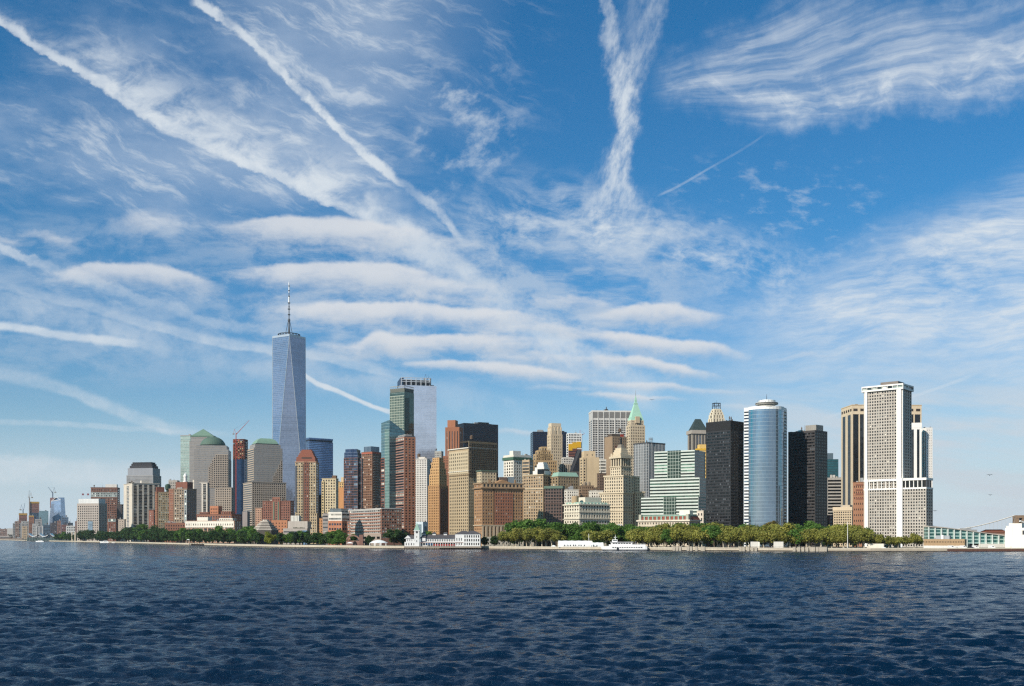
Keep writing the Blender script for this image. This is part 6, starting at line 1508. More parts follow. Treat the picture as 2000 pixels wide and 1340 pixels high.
# ------------------------------------------------------------------ water, land, shore
SHORE = [(-700, 9000), (-60, 6000), (0, 4900), (60, 3750), (100, 3200), (200, 2560), (270, 2150), (350, 1790), (450, 1500), (550, 1320), (650, 1230), (760, 1168), (860, 1128), (950, 1108), (1100, 1050), (1250, 1003), (1400, 965), (1500, 945), (1600, 930), (1700, 921), (1850, 920), (2000, 925), (2500, 940)]
def shore_y(px):
    for (a, ya), (b, yb) in zip(SHORE, SHORE[1:]):
        if a <= px <= b: return ya + (yb - ya) * (px - a) / (b - a)
    return SHORE[-1][1]
def water():
    # one sheet, fine where it is near, with wind waves as real relief
    ys = []; y = 66.0
    while y < 1400: ys.append(y); y *= 1.0 + 0.0027 * max(1.0, (y / 420.0) ** 0.35)
    while y < 46000: ys.append(y); y *= 1.12
    ys = np.array(ys); nx = 860
    o_ = 0.56 * (6.0 / 0.56) ** (np.arange(1, 61) / 60.0)
    tx = np.concatenate([-o_[::-1], np.linspace(-0.56, 0.56, nx), o_]); nx = len(tx)
    Yg, Tg = np.meshgrid(ys, tx, indexing='ij'); X = Yg * Tg
    rs = np.random.RandomState(11)
    z = np.zeros_like(X); dx = np.zeros_like(X); dy = np.zeros_like(X)
    cell = np.maximum(Yg * 0.0027, Yg * np.maximum(np.gradient(tx), 0.0013)[None, :])
    for i in range(110):
        lam = 0.6 * (4.6 / 0.6) ** rs.rand() if i < 92 else 4 * (13 / 4) ** rs.rand()
        th = math.radians(72) + rs.randn() * 0.46
        amp = (0.0076 * lam if i < 92 else 0.0046 * lam) * (0.4 + 1.2 * rs.rand())
        k = 2 * math.pi / lam; ph = rs.rand() * 6.283
        a = np.clip((lam / cell - 2.0) / 3.0, 0, 1) * amp
        arg = k * (X * math.cos(th) + Yg * math.sin(th)) + ph
        s_, c_ = np.sin(arg), np.cos(arg)
        z += a * s_; dx += a * 0.95 * math.cos(th) * c_; dy += a * 0.95 * math.sin(th) * c_
    gust = 0.62 + 0.38 * np.sin(X * 0.021 + 1.3 * np.sin(Yg * 0.017)) * np.sin(Yg * 0.024 + 1.1 * np.sin(X * 0.013 + 2))
    z *= 0.45 + 0.85 * gust
    V = np.stack([X + dx, Yg + dy, z], -1).reshape(-1, 3)
    ny = len(ys); idx = np.arange(ny * nx).reshape(ny, nx)
    q = np.stack([idx[:-1, :-1], idx[:-1, 1:], idx[1:, 1:], idx[1:, :-1]], -1).reshape(-1, 4)
    # skirts to left, right and behind so that the sheet reaches the horizon all round
    me = bpy.data.meshes.new('water')
    n0 = len(V)
    ext = np.array([(-46000, -46000, -2.5), (46000, -46000, -2.5), (46000, 46000, -2.5), (-46000, 46000, -2.5)])
    V = np.concatenate([V, ext]); q = np.concatenate([q, [[n0, n0 + 1, n0 + 2, n0 + 3]]])
    me.vertices.add(len(V)); me.vertices.foreach_set('co', V.astype(np.float32).ravel())
    me.loops.add(q.size); me.loops.foreach_set('vertex_index', q.astype(np.int32).ravel())
    me.polygons.add(len(q)); me.polygons.foreach_set('loop_start', (np.arange(len(q)) * 4).astype(np.int32))
    me.polygons.foreach_set('use_smooth', [True] * len(q)); me.update(calc_edges=True)
    m, b = newmat('harbour water')
    g = E.nt.nodes.new('ShaderNodeNewGeometry'); px, py, pz = split(E(g.outputs['Position']))
    p2 = xyz(px * 0.60 + py * 0.16, py * 1.15 - px * 0.18)
    n1 = noise(p2, 1.5, 8, 0.66); n2 = noise(p2, 0.16, 4, 0.6); n3 = noise(xyz(px * 0.011, py * 0.016), 1.0, 4, 0.6)
    n4 = noise(p2, 0.48, 5, 0.6); hgt = n1 * 0.30 + n4 * 0.62 + n2 * 0.5
    bp = E.nt.nodes.new('ShaderNodeBump'); bp.inputs['Strength'].default_value = 0.85; bp.inputs['Distance'].default_value = 1.0
    E.nt.links.new(hgt.s, bp.inputs['Height']); E.nt.links.new(bp.outputs[0], b.inputs['Normal'])
    # scattered foam where the crests break
    fo = noise(xyz(px * 0.05, py * 0.05), 1.0, 3, 0.5)
    fm = sm(n1 * 0.7 + sm(pz, 0.1, 0.5) * 0.3, 0.70, 0.78) * sm(fo, 0.60, 0.68)
    setv(b, 'Base Color', mixc(fm * 0.7, mixc(n3, (0.0012, 0.0095, 0.0270), (0.0022, 0.0145, 0.0380)), (0.62, 0.64, 0.64)))
    b.inputs['Roughness'].default_value = 0.10; b.inputs['IOR'].default_value = 1.33
    b.inputs['Specular IOR Level'].default_value = 0.30; b.inputs['Specular Tint'].default_value = (0.46, 0.78, 1.0, 1)
    me.materials.append(m)
    o = bpy.data.objects.new('water', me); COL.objects.link(o); tag(o, kind='structure')
def land():
    m, b = newmat('park ground'); tc = E(E.nt.nodes.new('ShaderNodeTexCoord').outputs['Object'])
    n = noise(tc, 0.05, 5, 0.6, dims='3D'); setv(b, 'Base Color', mixc(sm(n, .42, .58), hexc('#3f3d2e'), hexc('#2c3520'))); b.inputs['Roughness'].default_value = .95
    mb = MB(); pts = [at(a, y, GROUND) for a, y in SHORE]
    for p, q in zip(pts, pts[1:]):
        mb.face([p, q, (q.x * 1.0 + (q.x > 0) * 0, 48000, GROUND), (p.x, 48000, GROUND)])
    mb.face([(-46000, 9000, GROUND), (pts[0].x, 9000, GROUND), (pts[0].x, 48000, GROUND), (-46000, 48000, GROUND)])
    mb.face([(pts[-1].x, pts[-1].y, GROUND), (46000, 940, GROUND), (46000, 48000, GROUND), (pts[-1].x, 48000, GROUND)])
    tag(mb.build('ground', m, None, (0, 0, 0)), kind='structure')
    # paved promenade just behind the wall
    pv = MB()
    for p, q in zip(pts[2:], pts[3:]):
        pv.face([p + Vector((0, .6, .02)), q + Vector((0, .6, .02)), q + Vector((0, 13, .02)), p + Vector((0, 13, .02))])
    tag(pv.build('promenade', wallmat('#8d8471'), None, (0, 0, 0)), kind='structure')
    # stone sea wall with a darker wet foot, in stretches
    st, wet = wallmat('#b8aa92', .35), wallmat('#3d352c', .5)
    cuts = [(0, 3, 'far stretch of stone sea wall, from the left edge past the white boats'), (3, 9, 'pale stone sea wall under the dark riverside trees'), (9, 13, 'stone sea wall beside the white pier house'), (13, 19, 'stone sea wall in front of the olive plane trees'), (19, 22, 'rust streaked sea wall in front of the ferry terminal')]
    for a, c, lb in cuts:
        seg = pts[1 + a:2 + c]; r = empty('sea_wall', seg[0], lb, 'sea wall', 'stretches of the sea wall')
        m1, m2, m3 = MB(), MB(), MB()
        for p, q in zip(seg, seg[1:]):
            up = Vector((0, 0, 1)); d = Vector((0, -.25, 0))
            lo, hi = -1.0, 0.75
            P = lambda v, z, o=0.0: (v.x, v.y - o, z)
            m1.face([P(p, hi), P(q, hi), P(q, GROUND), P(p, GROUND)])
            m2.face([P(p, lo, .3), P(q, lo, .3), P(q, hi, .3), P(p, hi, .3)]); m2.face([P(p, hi, .3), P(q, hi, .3), P(q, hi), P(p, hi)])
            m3.face([P(p, GROUND - .25, .35), P(q, GROUND - .25, .35), P(q, GROUND + .55, .35), P(p, GROUND + .55, .35)]); m3.face([P(p, GROUND + .55, .35), P(q, GROUND + .55, .35), P(q, GROUND + .55, -.5), P(p, GROUND + .55, -.5)])
            m3.face([P(q, GROUND, -.5), P(p, GROUND, -.5), P(p, GROUND + .55, -.5), P(q, GROUND + .55, -.5)])
        rust = (a == 19)
        m1.build('wall_face', wallmat('#6b4434', .5) if rust else st, r); m2.build('wet_foot', wallmat('#4a2f24', .5) if rust else wet, r); m3.build('coping', wallmat('#c4b79f', .25), r)
    # railing along the promenade
    for k, (a, c) in enumerate(((7, 12), (14, 20))):
        seg = pts[a:c]; r = empty('railing', seg[0], ['thin dark railing on the sea wall below the brick hotel', 'thin dark railing on the sea wall below the plane trees'][k], 'railing')
        mb = MB()
        for p, q in zip(seg, seg[1:]):
            n = max(2, int((q - p).length / 3.2))
            for i in range(n): v = p.lerp(q, i / n); mb.tube((v.x, v.y + .3, GROUND + .5), (v.x, v.y + .3, GROUND + 1.6), .06, n=4, cap=False)
            for h in (1.0, 1.6): mb.tube((p.x, p.y + .3, GROUND + h), (q.x, q.y + .3, GROUND + h), .06, n=4, cap=False)
        mb.build('rails', STEEL, r)

# ------------------------------------------------------------------ trees
def leafmat(name, a, bcol):
    m, b = newmat(name)
    r = rnd_piece(); o = E(E.nt.nodes.new('ShaderNodeObjectInfo').outputs['Random'])
    col = mixc(r, hexc(a), hexc(bcol)); setv(b, 'Base Color', scale3(col, o * 0.35 + 0.80)); b.inputs['Roughness'].default_value = 0.65
    b.inputs['Specular IOR Level'].default_value = 0.25
    # thin leaves let some light through
    tr = E.nt.nodes.new('ShaderNodeBsdfTranslucent'); E.nt.links.new(scale3(col, 1.3).s, tr.inputs[0])
    mx = E.nt.nodes.new('ShaderNodeMixShader'); mx.inputs[0].default_value = 0.36
    out = [n for n in E.nt.nodes if n.type == 'OUTPUT_MATERIAL'][0]
    E.nt.links.new(b.outputs[0], mx.inputs[1]); E.nt.links.new(tr.outputs[0], mx.inputs[2]); E.nt.links.new(mx.outputs[0], out.inputs[0])
    return m
def bark(h): return wallmat(h, .4, .95)
def tree_proto(seed, hgt, wid, crown0, leaf, trunkcol, n=2600, lsize=.62, shape='round', clumps=26):
    """crown of leaf clumps round real limbs; meshes are shared by the copies"""
    rs = np.random.RandomState(seed); rn = random.Random(seed)
    mb = MB(); c0 = Vector((0, 0, 0)); top = Vector((rn.uniform(-.4, .4), rn.uniform(-.4, .4), crown0 * hgt))
    r = hgt * .022 + .12
    mb.tube(c0, top, r * 1.25, r * .75, 7, False)
    cl = []
    zc = hgt * (crown0 + 1) / 2; hh = hgt * (1 - crown0) / 2
    for i in range(clumps):
        for _ in range(40):
            v = rs.uniform(-1, 1, 3)
            if 0.25 < np.linalg.norm(v) < 1: break
        if shape == 'flat': v[2] = v[2] * .8 + .15 * (1 - v[0] ** 2 - v[1] ** 2)
        if shape == 'cone': f = 1 - (v[2] + 1) / 2 * .85; v[0] *= f; v[1] *= f
        if shape == 'weep': v[2] -= .35 * (v[0] ** 2 + v[1] ** 2)
        p = np.array([v[0] * wid / 2 * .84, v[1] * wid / 2 * .84, zc + v[2] * hh * .84]); cl.append((p, rs.uniform(.13, .26) * wid * (0.75 if shape == 'cone' else 1)))
    for p, rr in cl[:9]:
        q = Vector(p); mid = top.lerp(q, .5) + Vector((0, 0, -.3)); mb.tube(top - Vector((0, 0, rn.uniform(0, hgt * .12))), mid, r * .5, r * .3, 5, False); mb.tube(mid, q, r * .3, r * .1, 4, False)
    trunk = mb.build('trunk', bark(trunkcol), None, (0, 0, 0))
    P = []; w = np.array([c[1] ** 2 for c in cl]); w /= w.sum(); pick = rs.choice(len(cl), n, p=w)
    for i in pick:
        p, rr = cl[i]; d = rs.randn(3); d /= np.linalg.norm(d); q = p + d * rr * rs.uniform(.45, 1.05) * np.array([1, 1, .78])
        q[2] = min(max(q[2], hgt * crown0 * .85), hgt * 1.02)
        P.append((q, d))
    V, Fc = [], []
    for q, d in P:
        nrm = d + rs.randn(3) * .55; nrm /= np.linalg.norm(nrm); t = np.cross(nrm, rs.randn(3)); t /= np.linalg.norm(t); bb = np.cross(nrm, t); s_ = lsize * rs.uniform(.6, 1.35)
        k = len(V); V += [q - t * s_ - bb * s_ * .25, q + bb * s_ * .7 - t * s_ * .1, q + t * s_, q - bb * s_ * .7 + t * s_ * .1]; Fc.append((k, k + 1, k + 2, k + 3))
    me = bpy.data.meshes.new('crown'); me.from_pydata([tuple(v) for v in V], [], Fc); me.materials.append(leaf)
    tm = trunk.data; bpy.data.objects.remove(trunk)
    return tm, me
def trees():
    olive = leafmat('olive plane leaf', '#6f7230', '#86853f'); olive2 = leafmat('yellower plane leaf', '#7d7f36', '#949046'); deep = leafmat('deep green leaf', '#2b4220', '#3d5828'); mid = leafmat('mid green leaf', '#426326', '#58772f')
    willow = leafmat('yellow green leaf', '#6d7a24', '#84882f'); rusty = leafmat('rusty leaf', '#6b5a2a', '#6f6a2c')
    pr = {'olive': [tree_proto(i + 1, 15, 15 + i, .30, olive if i % 2 == 0 else olive2, '#b3a78f', shape='flat', lsize=.66, n=2600) for i in range(4)],
          'back': [tree_proto(i + 11, 18, 16, .12, mid, '#5a4c3c', lsize=.72, n=2600) for i in range(3)],
          'deep': [tree_proto(i + 21, 16, 13, .16, deep, '#40362c', lsize=.62, n=2800, clumps=30) for i in range(4)],
          'cone': [tree_proto(31, 16, 8, .1, leafmat('dark conifer needle', '#1c2c1c', '#2a3c22'), '#40362c', shape='cone', n=2200, lsize=.5)],
          'willow': [tree_proto(41, 17, 15, .12, willow, '#4c4030', shape='weep', n=3000)],
          'rusty': [tree_proto(51, 17, 14, .3, rusty, '#5a4c3c', n=2400)]}
    rn = random.Random(77)
    def put(kind, px, Y, h, label, group, wide=1.0):
        tm, cm = rn.choice(pr['back' if kind in ('deep', 'olive') and wide == 1.0 and rn.random() < (.25 if kind == 'deep' else .14) else kind]); c = at(px, Y, GROUND)
        r = empty('tree', c, label, 'tree', group); base = {'olive': 15, 'back': 18, 'deep': 16, 'cone': 16, 'willow': 17, 'rusty': 17}[kind]
        s_ = h / base; r.scale = (s_ * wide, s_ * wide, s_); r.rotation_euler = (0, 0, rn.uniform(0, 6.28))
        for nm, me in (('trunk', tm), ('crown', cm)):
            o = bpy.data.objects.new(nm, me); o.parent = r; COL.objects.link(o)
    ordn = ['first', 'second', 'third', 'fourth', 'fifth', 'sixth', 'seventh', 'eighth', 'ninth', 'tenth', 'eleventh', 'twelfth', 'thirteenth']
    def row(kind, x0, x1, n, yoff, hpx, desc, where, group, jit=.35, wide=1.0):
        for i in range(n):
            px = x0 + (x1 - x0) * (i + .5) / n + rn.uniform(-jit, jit) * (x1 - x0) / n; Y = shore_y(px) + yoff * rn.uniform(.8, 1.2)
            hh = hpx(px) if callable(hpx) else hpx
            pos = 'leftmost' if i == 0 else ('rightmost' if i == n - 1 else ordn[i] + ' from left')
            put(kind, px, Y, hh * rn.uniform(.80, 1.14) * Y / F, f'{desc}, {pos} {where}', group, wide)
    segs = [(978, 1022, 5, 'right of the tan and red block'), (1022, 1092, 7, 'before the long concrete building'), (1236, 1300, 7, 'before the ornate mansard building'), (1300, 1378, 8, 'before the mint glass building'), (1378, 1455, 8, 'before the tall black glass tower'), (1455, 1536, 8, 'before the round mirrored tower'), (1536, 1620, 8, 'before the black tower right of the mirrored one'), (1620, 1692, 7, 'before the beige low block'), (1692, 1800, 9, 'before the white gridded tower')]
    for x0, x1, n, wh in segs: row('olive', x0, x1, n, 26, 34 if x0 < 1690 else 26, 'olive plane tree', wh, 'front row of waterfront plane trees')
    for x0, x1, n, wh in segs[2:8]: row('olive', x0 + 4, x1, n - 2, 58, 43, 'second row plane tree', wh, 'second row of plane trees')
    for x0, x1, n, wh in ((1085, 1190, 8, 'behind the white marquees'), (1190, 1246, 5, 'behind the white ferry'), (1246, 1380, 9, 'close to the ornate mansard building'), (1380, 1540, 9, 'below the black and mirrored towers'), (1540, 1690, 8, 'right of the mirrored tower'), (1000, 1085, 5, 'against the long concrete building')):
        row('back', x0, x1, n, 92, 46, 'fresh green park tree', wh, 'park trees behind the plane trees')
    put('rusty', 1508, 1040, 25, 'rust tinged park tree at the foot of the round mirrored tower', 'park trees behind the plane trees')
    put('olive', 1182, 1058, 17, 'olive plane tree just behind the bow of the white ferry', 'front row of waterfront plane trees')
    put('olive', 1156, 1062, 17, 'olive plane tree right behind the small white tent', 'front row of waterfront plane trees')
    lefts = [(108, 152, 9, 15, 'left of the square grey stone building'), (152, 240, 11, 20, 'before the square grey stone building'), (240, 305, 9, 26, 'before the striped beige tower'), (305, 368, 8, 26, 'before the two red brick towers'), (368, 470, 11, 25, 'before the long white topped block'), (470, 512, 5, 27, 'before the green hipped granite tower'), (545, 606, 7, 24, 'before the grey museum wing'), (606, 640, 4, 24, 'before the red crowned tower'), (640, 676, 5, 27, 'before the orange and white office block')]
    for x0, x1, n, h, wh in lefts: row('deep', x0, x1, n, 34, h, 'dark green riverside tree', wh, 'dark riverside trees')
    for x0, x1, n, h, wh in lefts[2:7]: row('deep', x0, x1, max(3, n - 3), 75, h * 1.12, 'back row dark green tree', wh, 'dark riverside trees')
    for x, h, lb in ((548, 26, 'dark conifer before the left end of the grey museum wing'), (577, 30, 'dark conifer before the middle of the grey museum wing'), (590, 28, 'dark conifer before the right end of the grey museum wing'), (437, 22, 'dark narrow conifer on the bank before the granite base with the window grid')):
        put('cone', x, shore_y(x) + 16, h * shore_y(x) / F, lb, 'conifers on the bank')
    put('willow', 527, shore_y(527) + 26, 19, 'bright yellow green tree before the stepped pyramid museum', 'lone trees')
    put('back', 478, shore_y(478) + 48, 22, 'lighter green broad tree before the broad granite base', 'lone trees', 1.3)
    put('deep', 770, shore_y(770) + 20, 20, 'large dark round tree left of the white pier house', 'lone trees', 1.25); put('deep', 789, shore_y(789) + 34, 16, 'smaller dark tree touching the white pier house', 'lone trees', 1.1)
    put('back', 836, shore_y(836) + 40, 16, 'green tree peeping over the roof of the white pier house', 'lone trees')
    put('deep', 946, shore_y(946) + 14, 11, 'small dark tree just right of the white pier house', 'lone trees'); put('deep', 966, shore_y(966) + 16, 12, 'small dark tree left of the olive plane trees', 'lone trees')
    put('deep', 722, shore_y(722) + 40, 12, 'small dark tree behind the white domed tent', 'lone trees'); put('mid' if False else 'back', 690, shore_y(690) + 50, 13, 'green tree seen through the brick arch', 'lone trees')
    put('back', 655, shore_y(655) + 18, 6, 'low light green shrub tree on the bank left of the brick arch', 'lone trees', 1.9)

# ------------------------------------------------------------------ the waterfront
def pier_house():
    Y = 1100; b = Bld('pier_house', 'white pier house with a clock tower, grey roofs and a red trimmed gallery', at(865, Y + 8)[:2], 'pier house'); b.Y = Y
    wh = wallmat('#d5d6d4', .12); rf = plain('grey slate roof', '#4f4a4c', .8)
    def R_(x0, x1, d0, d1): return [tuple(at(x1, Y + d0)[:2]), (at(x1, Y + d0).x, Y + d1), (at(x0, Y + d0).x, Y + d1), tuple(at(x0, Y + d0)[:2])]
    def ridge(q, z0, z1, hipx, name='roof'):
        """hipped roof over rectangle q"""
        x0, x1, y0, y1 = q[2][0] - .6, q[0][0] + .6, q[0][1] - .6, q[1][1] + .6; ym = (y0 + y1) / 2; h = hipx
        a, c, d, e = (x0, y0, z0), (x1, y0, z0), (x1, y1, z0), (x0, y1, z0); r0, r1 = (x0 + h, ym, z1), (x1 - h, ym, z1)
        mb = MB(); mb.face([a, c, r1, r0]); mb.face([c, d, r1]); mb.face([d, e, r0, r1]); mb.face([e, a, r0]); mb.face([a, e, d, c]); return b.part(name, mb, rf)
    deck = R_(789, 940, -6, 26)
    b.box('pier_deck', deck, 1.4, GROUND + .6, wallmat('#8d8172', .4))
    mb = MB()
    for i in range(34):
        c = at(790 + i * 4.5, Y - 5.5); mb.tube((c.x, c.y, -1.5), (c.x, c.y, 1.4), .35, n=6)
    b.part('piles', mb, plain('dark pile', '#2b2520', .9))
    main = R_(820, 905, 0, 16); z1, z2, z3 = zat(1059.5, Y), zat(1051, Y), zat(1044, Y)
    b.block(main, GROUND + .6, z1, wh, sty(Y, b=2.6, f=9, wx=.7, wy=.62, g='black', mt=1, mb=.4, rec=1.5), name='gallery', roof=False)
    b.block(inset(main, .5), z1, z2, wh, sty(Y, b=3.4, f=8, wx=.42, wy=.6, g='dark', mt=1, mb=.6), name='upper_storey', roof=False)
    mb = MB(); mb.prism(R_(819, 905, -2.5, 0), z1 - .5, z1, True, True); b.part('gallery_roof', mb, plain('rust trim', '#7a5a50', .8))
    mb = MB()
    for i in range(18): c = at(821 + i * 4.9, Y - 2.2); mb.box((c.x, c.y), .45, .45, GROUND + .6, z1 - .5)
    b.part('gallery_posts', mb, wh)
    mb = MB(); mb.prism(R_(846, 888, -2.0, -1.6), GROUND + 1.2, GROUND + 2.6, True, True); b.part('red_screen', mb, plain('red awning cloth', '#9b2f2a', .8))
    mb = MB(); mb.prism(R_(831, 845, -2.0, -1.6), GROUND + 2.4, GROUND + 3.4, True, True); b.part('blue_screen', mb, plain('blue awning cloth', '#35608c', .8))
    ridge(main, z2, z3, 5)
    for x in (828, 848, 870):
        c = at(x, Y + 8); b.box('roof_vent', rect((c.x, c.y), 3.4, 3, 0), z3 - 1.2, z3 + 1.2, wh)
        ridge(rect((c.x, c.y), 4.2, 3.6, 0)[1:] + rect((c.x, c.y), 4.2, 3.6, 0)[:1] if False else [(c.x + 2, c.y - 1.8), (c.x + 2, c.y + 1.8), (c.x - 2, c.y + 1.8), (c.x - 2, c.y - 1.8)], z3 + 1.2, z3 + 2.4, 1.6, 'vent_roof')
    q = R_(824, 831, -.6, 8); ridge(q, z2 + .6, z2 + 3.4, .3, 'dormer_roof'); b.box('dormer', q, z2 - 3, z2 + .6, wh)
    # left front pavilion with gable and tower
    lf = R_(790, 812, -3, 16); b.block(lf, GROUND + .6, zat(1058.5, Y), wh, sty(Y, b=4.6, f=7, wx=.3, wy=.6, g='dark', mt=1, mb=.5), name='front_pavilion', roof=False)
    l2 = R_(793, 812, -1.5, 14); b.block(l2, zat(1058.5, Y), zat(1052, Y), wh, sty(Y, b=4, f=6, wx=.26, wy=.6, g='dark', mt=.6, mb=.5), name='upper_storey', roof=False); ridge(l2, zat(1052, Y), zat(1045, Y), 4)
    g = at(796.5, Y - 1.6); mb = MB(); w = 3.6; zz = zat(1052, Y); mb.face([(g.x - w, g.y, zz), (g.x + w, g.y, zz), (g.x, g.y, zz + 3.4)]); mb.face([(g.x - w, g.y + .0, zz), (g.x, g.y, zz + 3.4), (g.x, g.y + 6, zz + 3.4), (g.x - w, g.y + 6, zz)][::-1]); mb.face([(g.x + w, g.y, zz), (g.x + w, g.y + 6, zz), (g.x, g.y + 6, zz + 3.4), (g.x, g.y, zz + 3.4)]); b.part('gable', mb, wh)
    t = R_(809, 819, -3.4, 2.4); b.block(t, GROUND + .6, zat(1036, Y), wh, sty(Y, b=10, f=9, wx=.16, wy=.4, g='dark', mt=9, mb=6), name='clock_tower', roof=False)
    b.ring(t, zat(1037, Y), zat(1035.6, Y), .5, wh)
    c = cen(t); mb = MB(); tt = inset(t, -.3); ap = (c[0], c[1], zat(1020.5, Y))
    for i in range(4): mb.face([(*tt[i], zat(1035.6, Y)), (*tt[(i + 1) % 4], zat(1035.6, Y)), ap])
    b.part('spire_roof', mb, plain('pale copper', '#84a394', .75)); 
    for e in (3, 0):
        a, d = Vector(t[e]), Vector(t[(e + 1) % 4]); m_ = (a + d) / 2; n = (d - a).normalized(); n = Vector((n.y, -n.x))
        mb = MB(); mb.tube((m_.x, m_.y, zat(1039.5, Y)), (m_.x + n.x * .2, m_.y + n.y * .2, zat(1039.5, Y)), 1.15, n=20); b.part('clock_face', mb, plain('clock face dark', '#4a4a4c', .5))
    # right hand taller pavilion
    rp = R_(905, 938, -3, 18); b.block(rp, GROUND + .6, zat(1043, Y), wh, sty(Y, b=4.6, f=8, wx=.46, wy=.6, g='dark', mt=1, mb=.6), name='end_pavilion', roof=False)
    ridge(rp, zat(1043, Y), zat(1036.5, Y), 7); ridge(R_(889, 922, -2, 17), zat(1043.2, Y), zat(1036.8, Y), 7)
    b.block(R_(889, 905, -2.2, 17), GROUND + .6, zat(1043.2, Y), wh, sty(Y, b=4, f=8, wx=.3, wy=.6, g='dark', mt=6, mb=.6), name='end_pavilion', roof=False)
    b.done()
def tents_and_ferry():
    wc = plain('white tent cloth', '#e6e6e4', .6)
    # long white marquee and its small neighbour
    for k, (x0, x1, yt, yw, lb) in enumerate(((1091, 1158, 1056, 1065, 'long white marquee with a row of dark doorways, left of the white ferry'), (1158, 1179, 1059.5, 1066, 'small white marquee between the long one and the ferry'))):
        Y = shore_y((x0 + x1) / 2) + 9; a, d = at(x0, Y), at(x1, Y); r = empty('marquee', ((a.x + d.x) / 2, Y, GROUND), lb, 'tent', 'white waterfront tents')
        zt, zw = zat(yt, Y), zat(yw, Y); dp = 14
        mb = MB(); n = max(2, int((d.x - a.x) / 6))
        for i in range(n):
            p, q = a.x + (d.x - a.x) * i / n, a.x + (d.x - a.x) * (i + 1) / n; sg = .25; m = (p + q) / 2
            for y0, z0, y1, z1 in ((Y, zw, Y + dp / 2, zt), (Y + dp, zw, Y + dp / 2, zt)):
                f1, f2 = [(p, y0, z0), (m, y0, z0 - sg), (m, y1, z1 - sg), (p, y1, z1)], [(m, y0, z0 - sg), (q, y0, z0), (q, y1, z1), (m, y1, z1 - sg)]
                mb.face(f1); mb.face(f2)
        for x in (a.x, d.x): mb.face([(x, Y, GROUND), (x, Y + dp, GROUND), (x, Y + dp, zw), (x, Y + dp / 2, zt), (x, Y, zw)])
        mb.build('roof_cloth', wc, r)
        mb = MB(); mb.face([(a.x, Y, GROUND), (d.x, Y, GROUND), (d.x, Y, zw), (a.x, Y, zw)]); mb.face([(d.x, Y + dp, GROUND), (a.x, Y + dp, GROUND), (a.x, Y + dp, zw), (d.x, Y + dp, zw)]); mb.build('side_cloth', wc, r)
        for i, x in enumerate((1106, 1117, 1127.5, 1138) if k == 0 else (1162.5,)):
            c = at(x, Y - .15); mb = MB(); w = M(type('o', (), {'Y': Y})(), 8.5)
            for j in range(4):
                u0, u1 = c.x - w / 2 + w * j / 4 + .12, c.x - w / 2 + w * (j + 1) / 4 - .12; low = .9 + (1.8 if j in (0, 3) else .2)
                mb.face([(u0, Y - .15, GROUND + low), (u1, Y - .15, GROUND + low), (u1, Y - .15, zw - .9), (u0, Y - .15, zw - .9)])
            mb.build('doorway', plain('tent opening', '#2b2f33', .4), r)
    # white domed tent by the brick arch
    Y = shore_y(738) + 20; a, d = at(722, Y), at(755, Y); r = empty('domed_tent', ((a.x + d.x) / 2, Y, GROUND), 'white domed tent with open arches, right of the brick arch', 'tent', 'white waterfront tents')
    w = d.x - a.x; mb = MB(); n = 12; dp = 10
    top = lambda t: zat(1060.5, Y) + (zat(1055, Y) - zat(1060.5, Y)) * math.sin(math.pi * t) ** .6
    for i in range(n):
        t0, t1 = i / n, (i + 1) / n; mb.face([(a.x + w * t0, Y - dp / 2 * math.sin(math.pi * (.1 + .8 * t0)), zat(1060.5, Y)), (a.x + w * t1, Y - dp / 2 * math.sin(math.pi * (.1 + .8 * t1)), zat(1060.5, Y)), (a.x + w * t1, Y + dp / 2, top(t1)), (a.x + w * t0, Y + dp / 2, top(t0))])
        mb.face([(a.x + w * t1, Y + dp / 2, top(t1)), (a.x + w * t1, Y + dp * 1.5, zat(1060.5, Y)), (a.x + w * t0, Y + dp * 1.5, zat(1060.5, Y)), (a.x + w * t0, Y + dp / 2, top(t0))][::-1])
    mb.build('roof_cloth', wc, r); mb = MB()
    for t in (0.02, .3, .36, .64, .7, .97): mb.box((a.x + w * t, Y - dp / 2 * math.sin(math.pi * (.1 + .8 * t)) + .3), .7, .3, GROUND, zat(1060.3, Y))
    mb.build('posts', wc, r)
    # small white canopies
    for x0, x1, y, lb in ((677, 690, 1059, 'white cafe canopy before the brick arch'), (1076, 1086, 1065, 'small white canopy left of the long white marquee'), (1722, 1732, 1069, 'white canopy at the foot of the pavilion with the green roof'), (365, 371, 1053, 'pair of small white canopies among the dark riverside trees')):
        Y = shore_y((x0 + x1) / 2) + 15; a, d = at(x0, Y), at(x1, Y); r = empty('canopy', ((a.x + d.x) / 2, Y, GROUND), lb, 'canopy', 'small white canopies'); m = (a.x + d.x) / 2; z = zat(y, Y); mb = MB(); q = rect((m, Y), d.x - a.x, 4, 0)
        mb.prism(q, z - 1.2, z, True, False, 0, rect((m, Y), (d.x - a.x) * .25, .6, 0)); mb.build('roof_cloth', wc, r); mb = MB()
        for p in inset(q, .3): mb.tube((*p, GROUND), (*p, z - 1.0), .12, n=5)
        mb.build('posts', METAL, r)
    # ferry
    Y = shore_y(1215) - 16; a, d = at(1172, Y), at(1263, Y); Lh = d.x - a.x; r = empty('ferry', ((a.x + d.x) / 2, Y, 0), 'white double decked ferry with a dark hull line, moored before the plane trees', 'ferry')
    wh = plain('ferry white', '#e8e8e6', .45); dk = plain('ferry hull dark', '#20242b', .5)
    hw = 5.0
    def hullring(z, ins, bow):
        pts = []
        for t, w in ((0, .05), (.04, .35), (.1, .68), (.2, .95), (.4, 1), (.8, 1), (.95, .94), (1.0, .85)): pts.append((a.x + bow + (Lh - bow) * t, Y - hw * w + ins * 0))
        return [(x, y, z) for x, y in pts] + [(x, 2 * Y - y, z) for x, y in reversed(pts)]
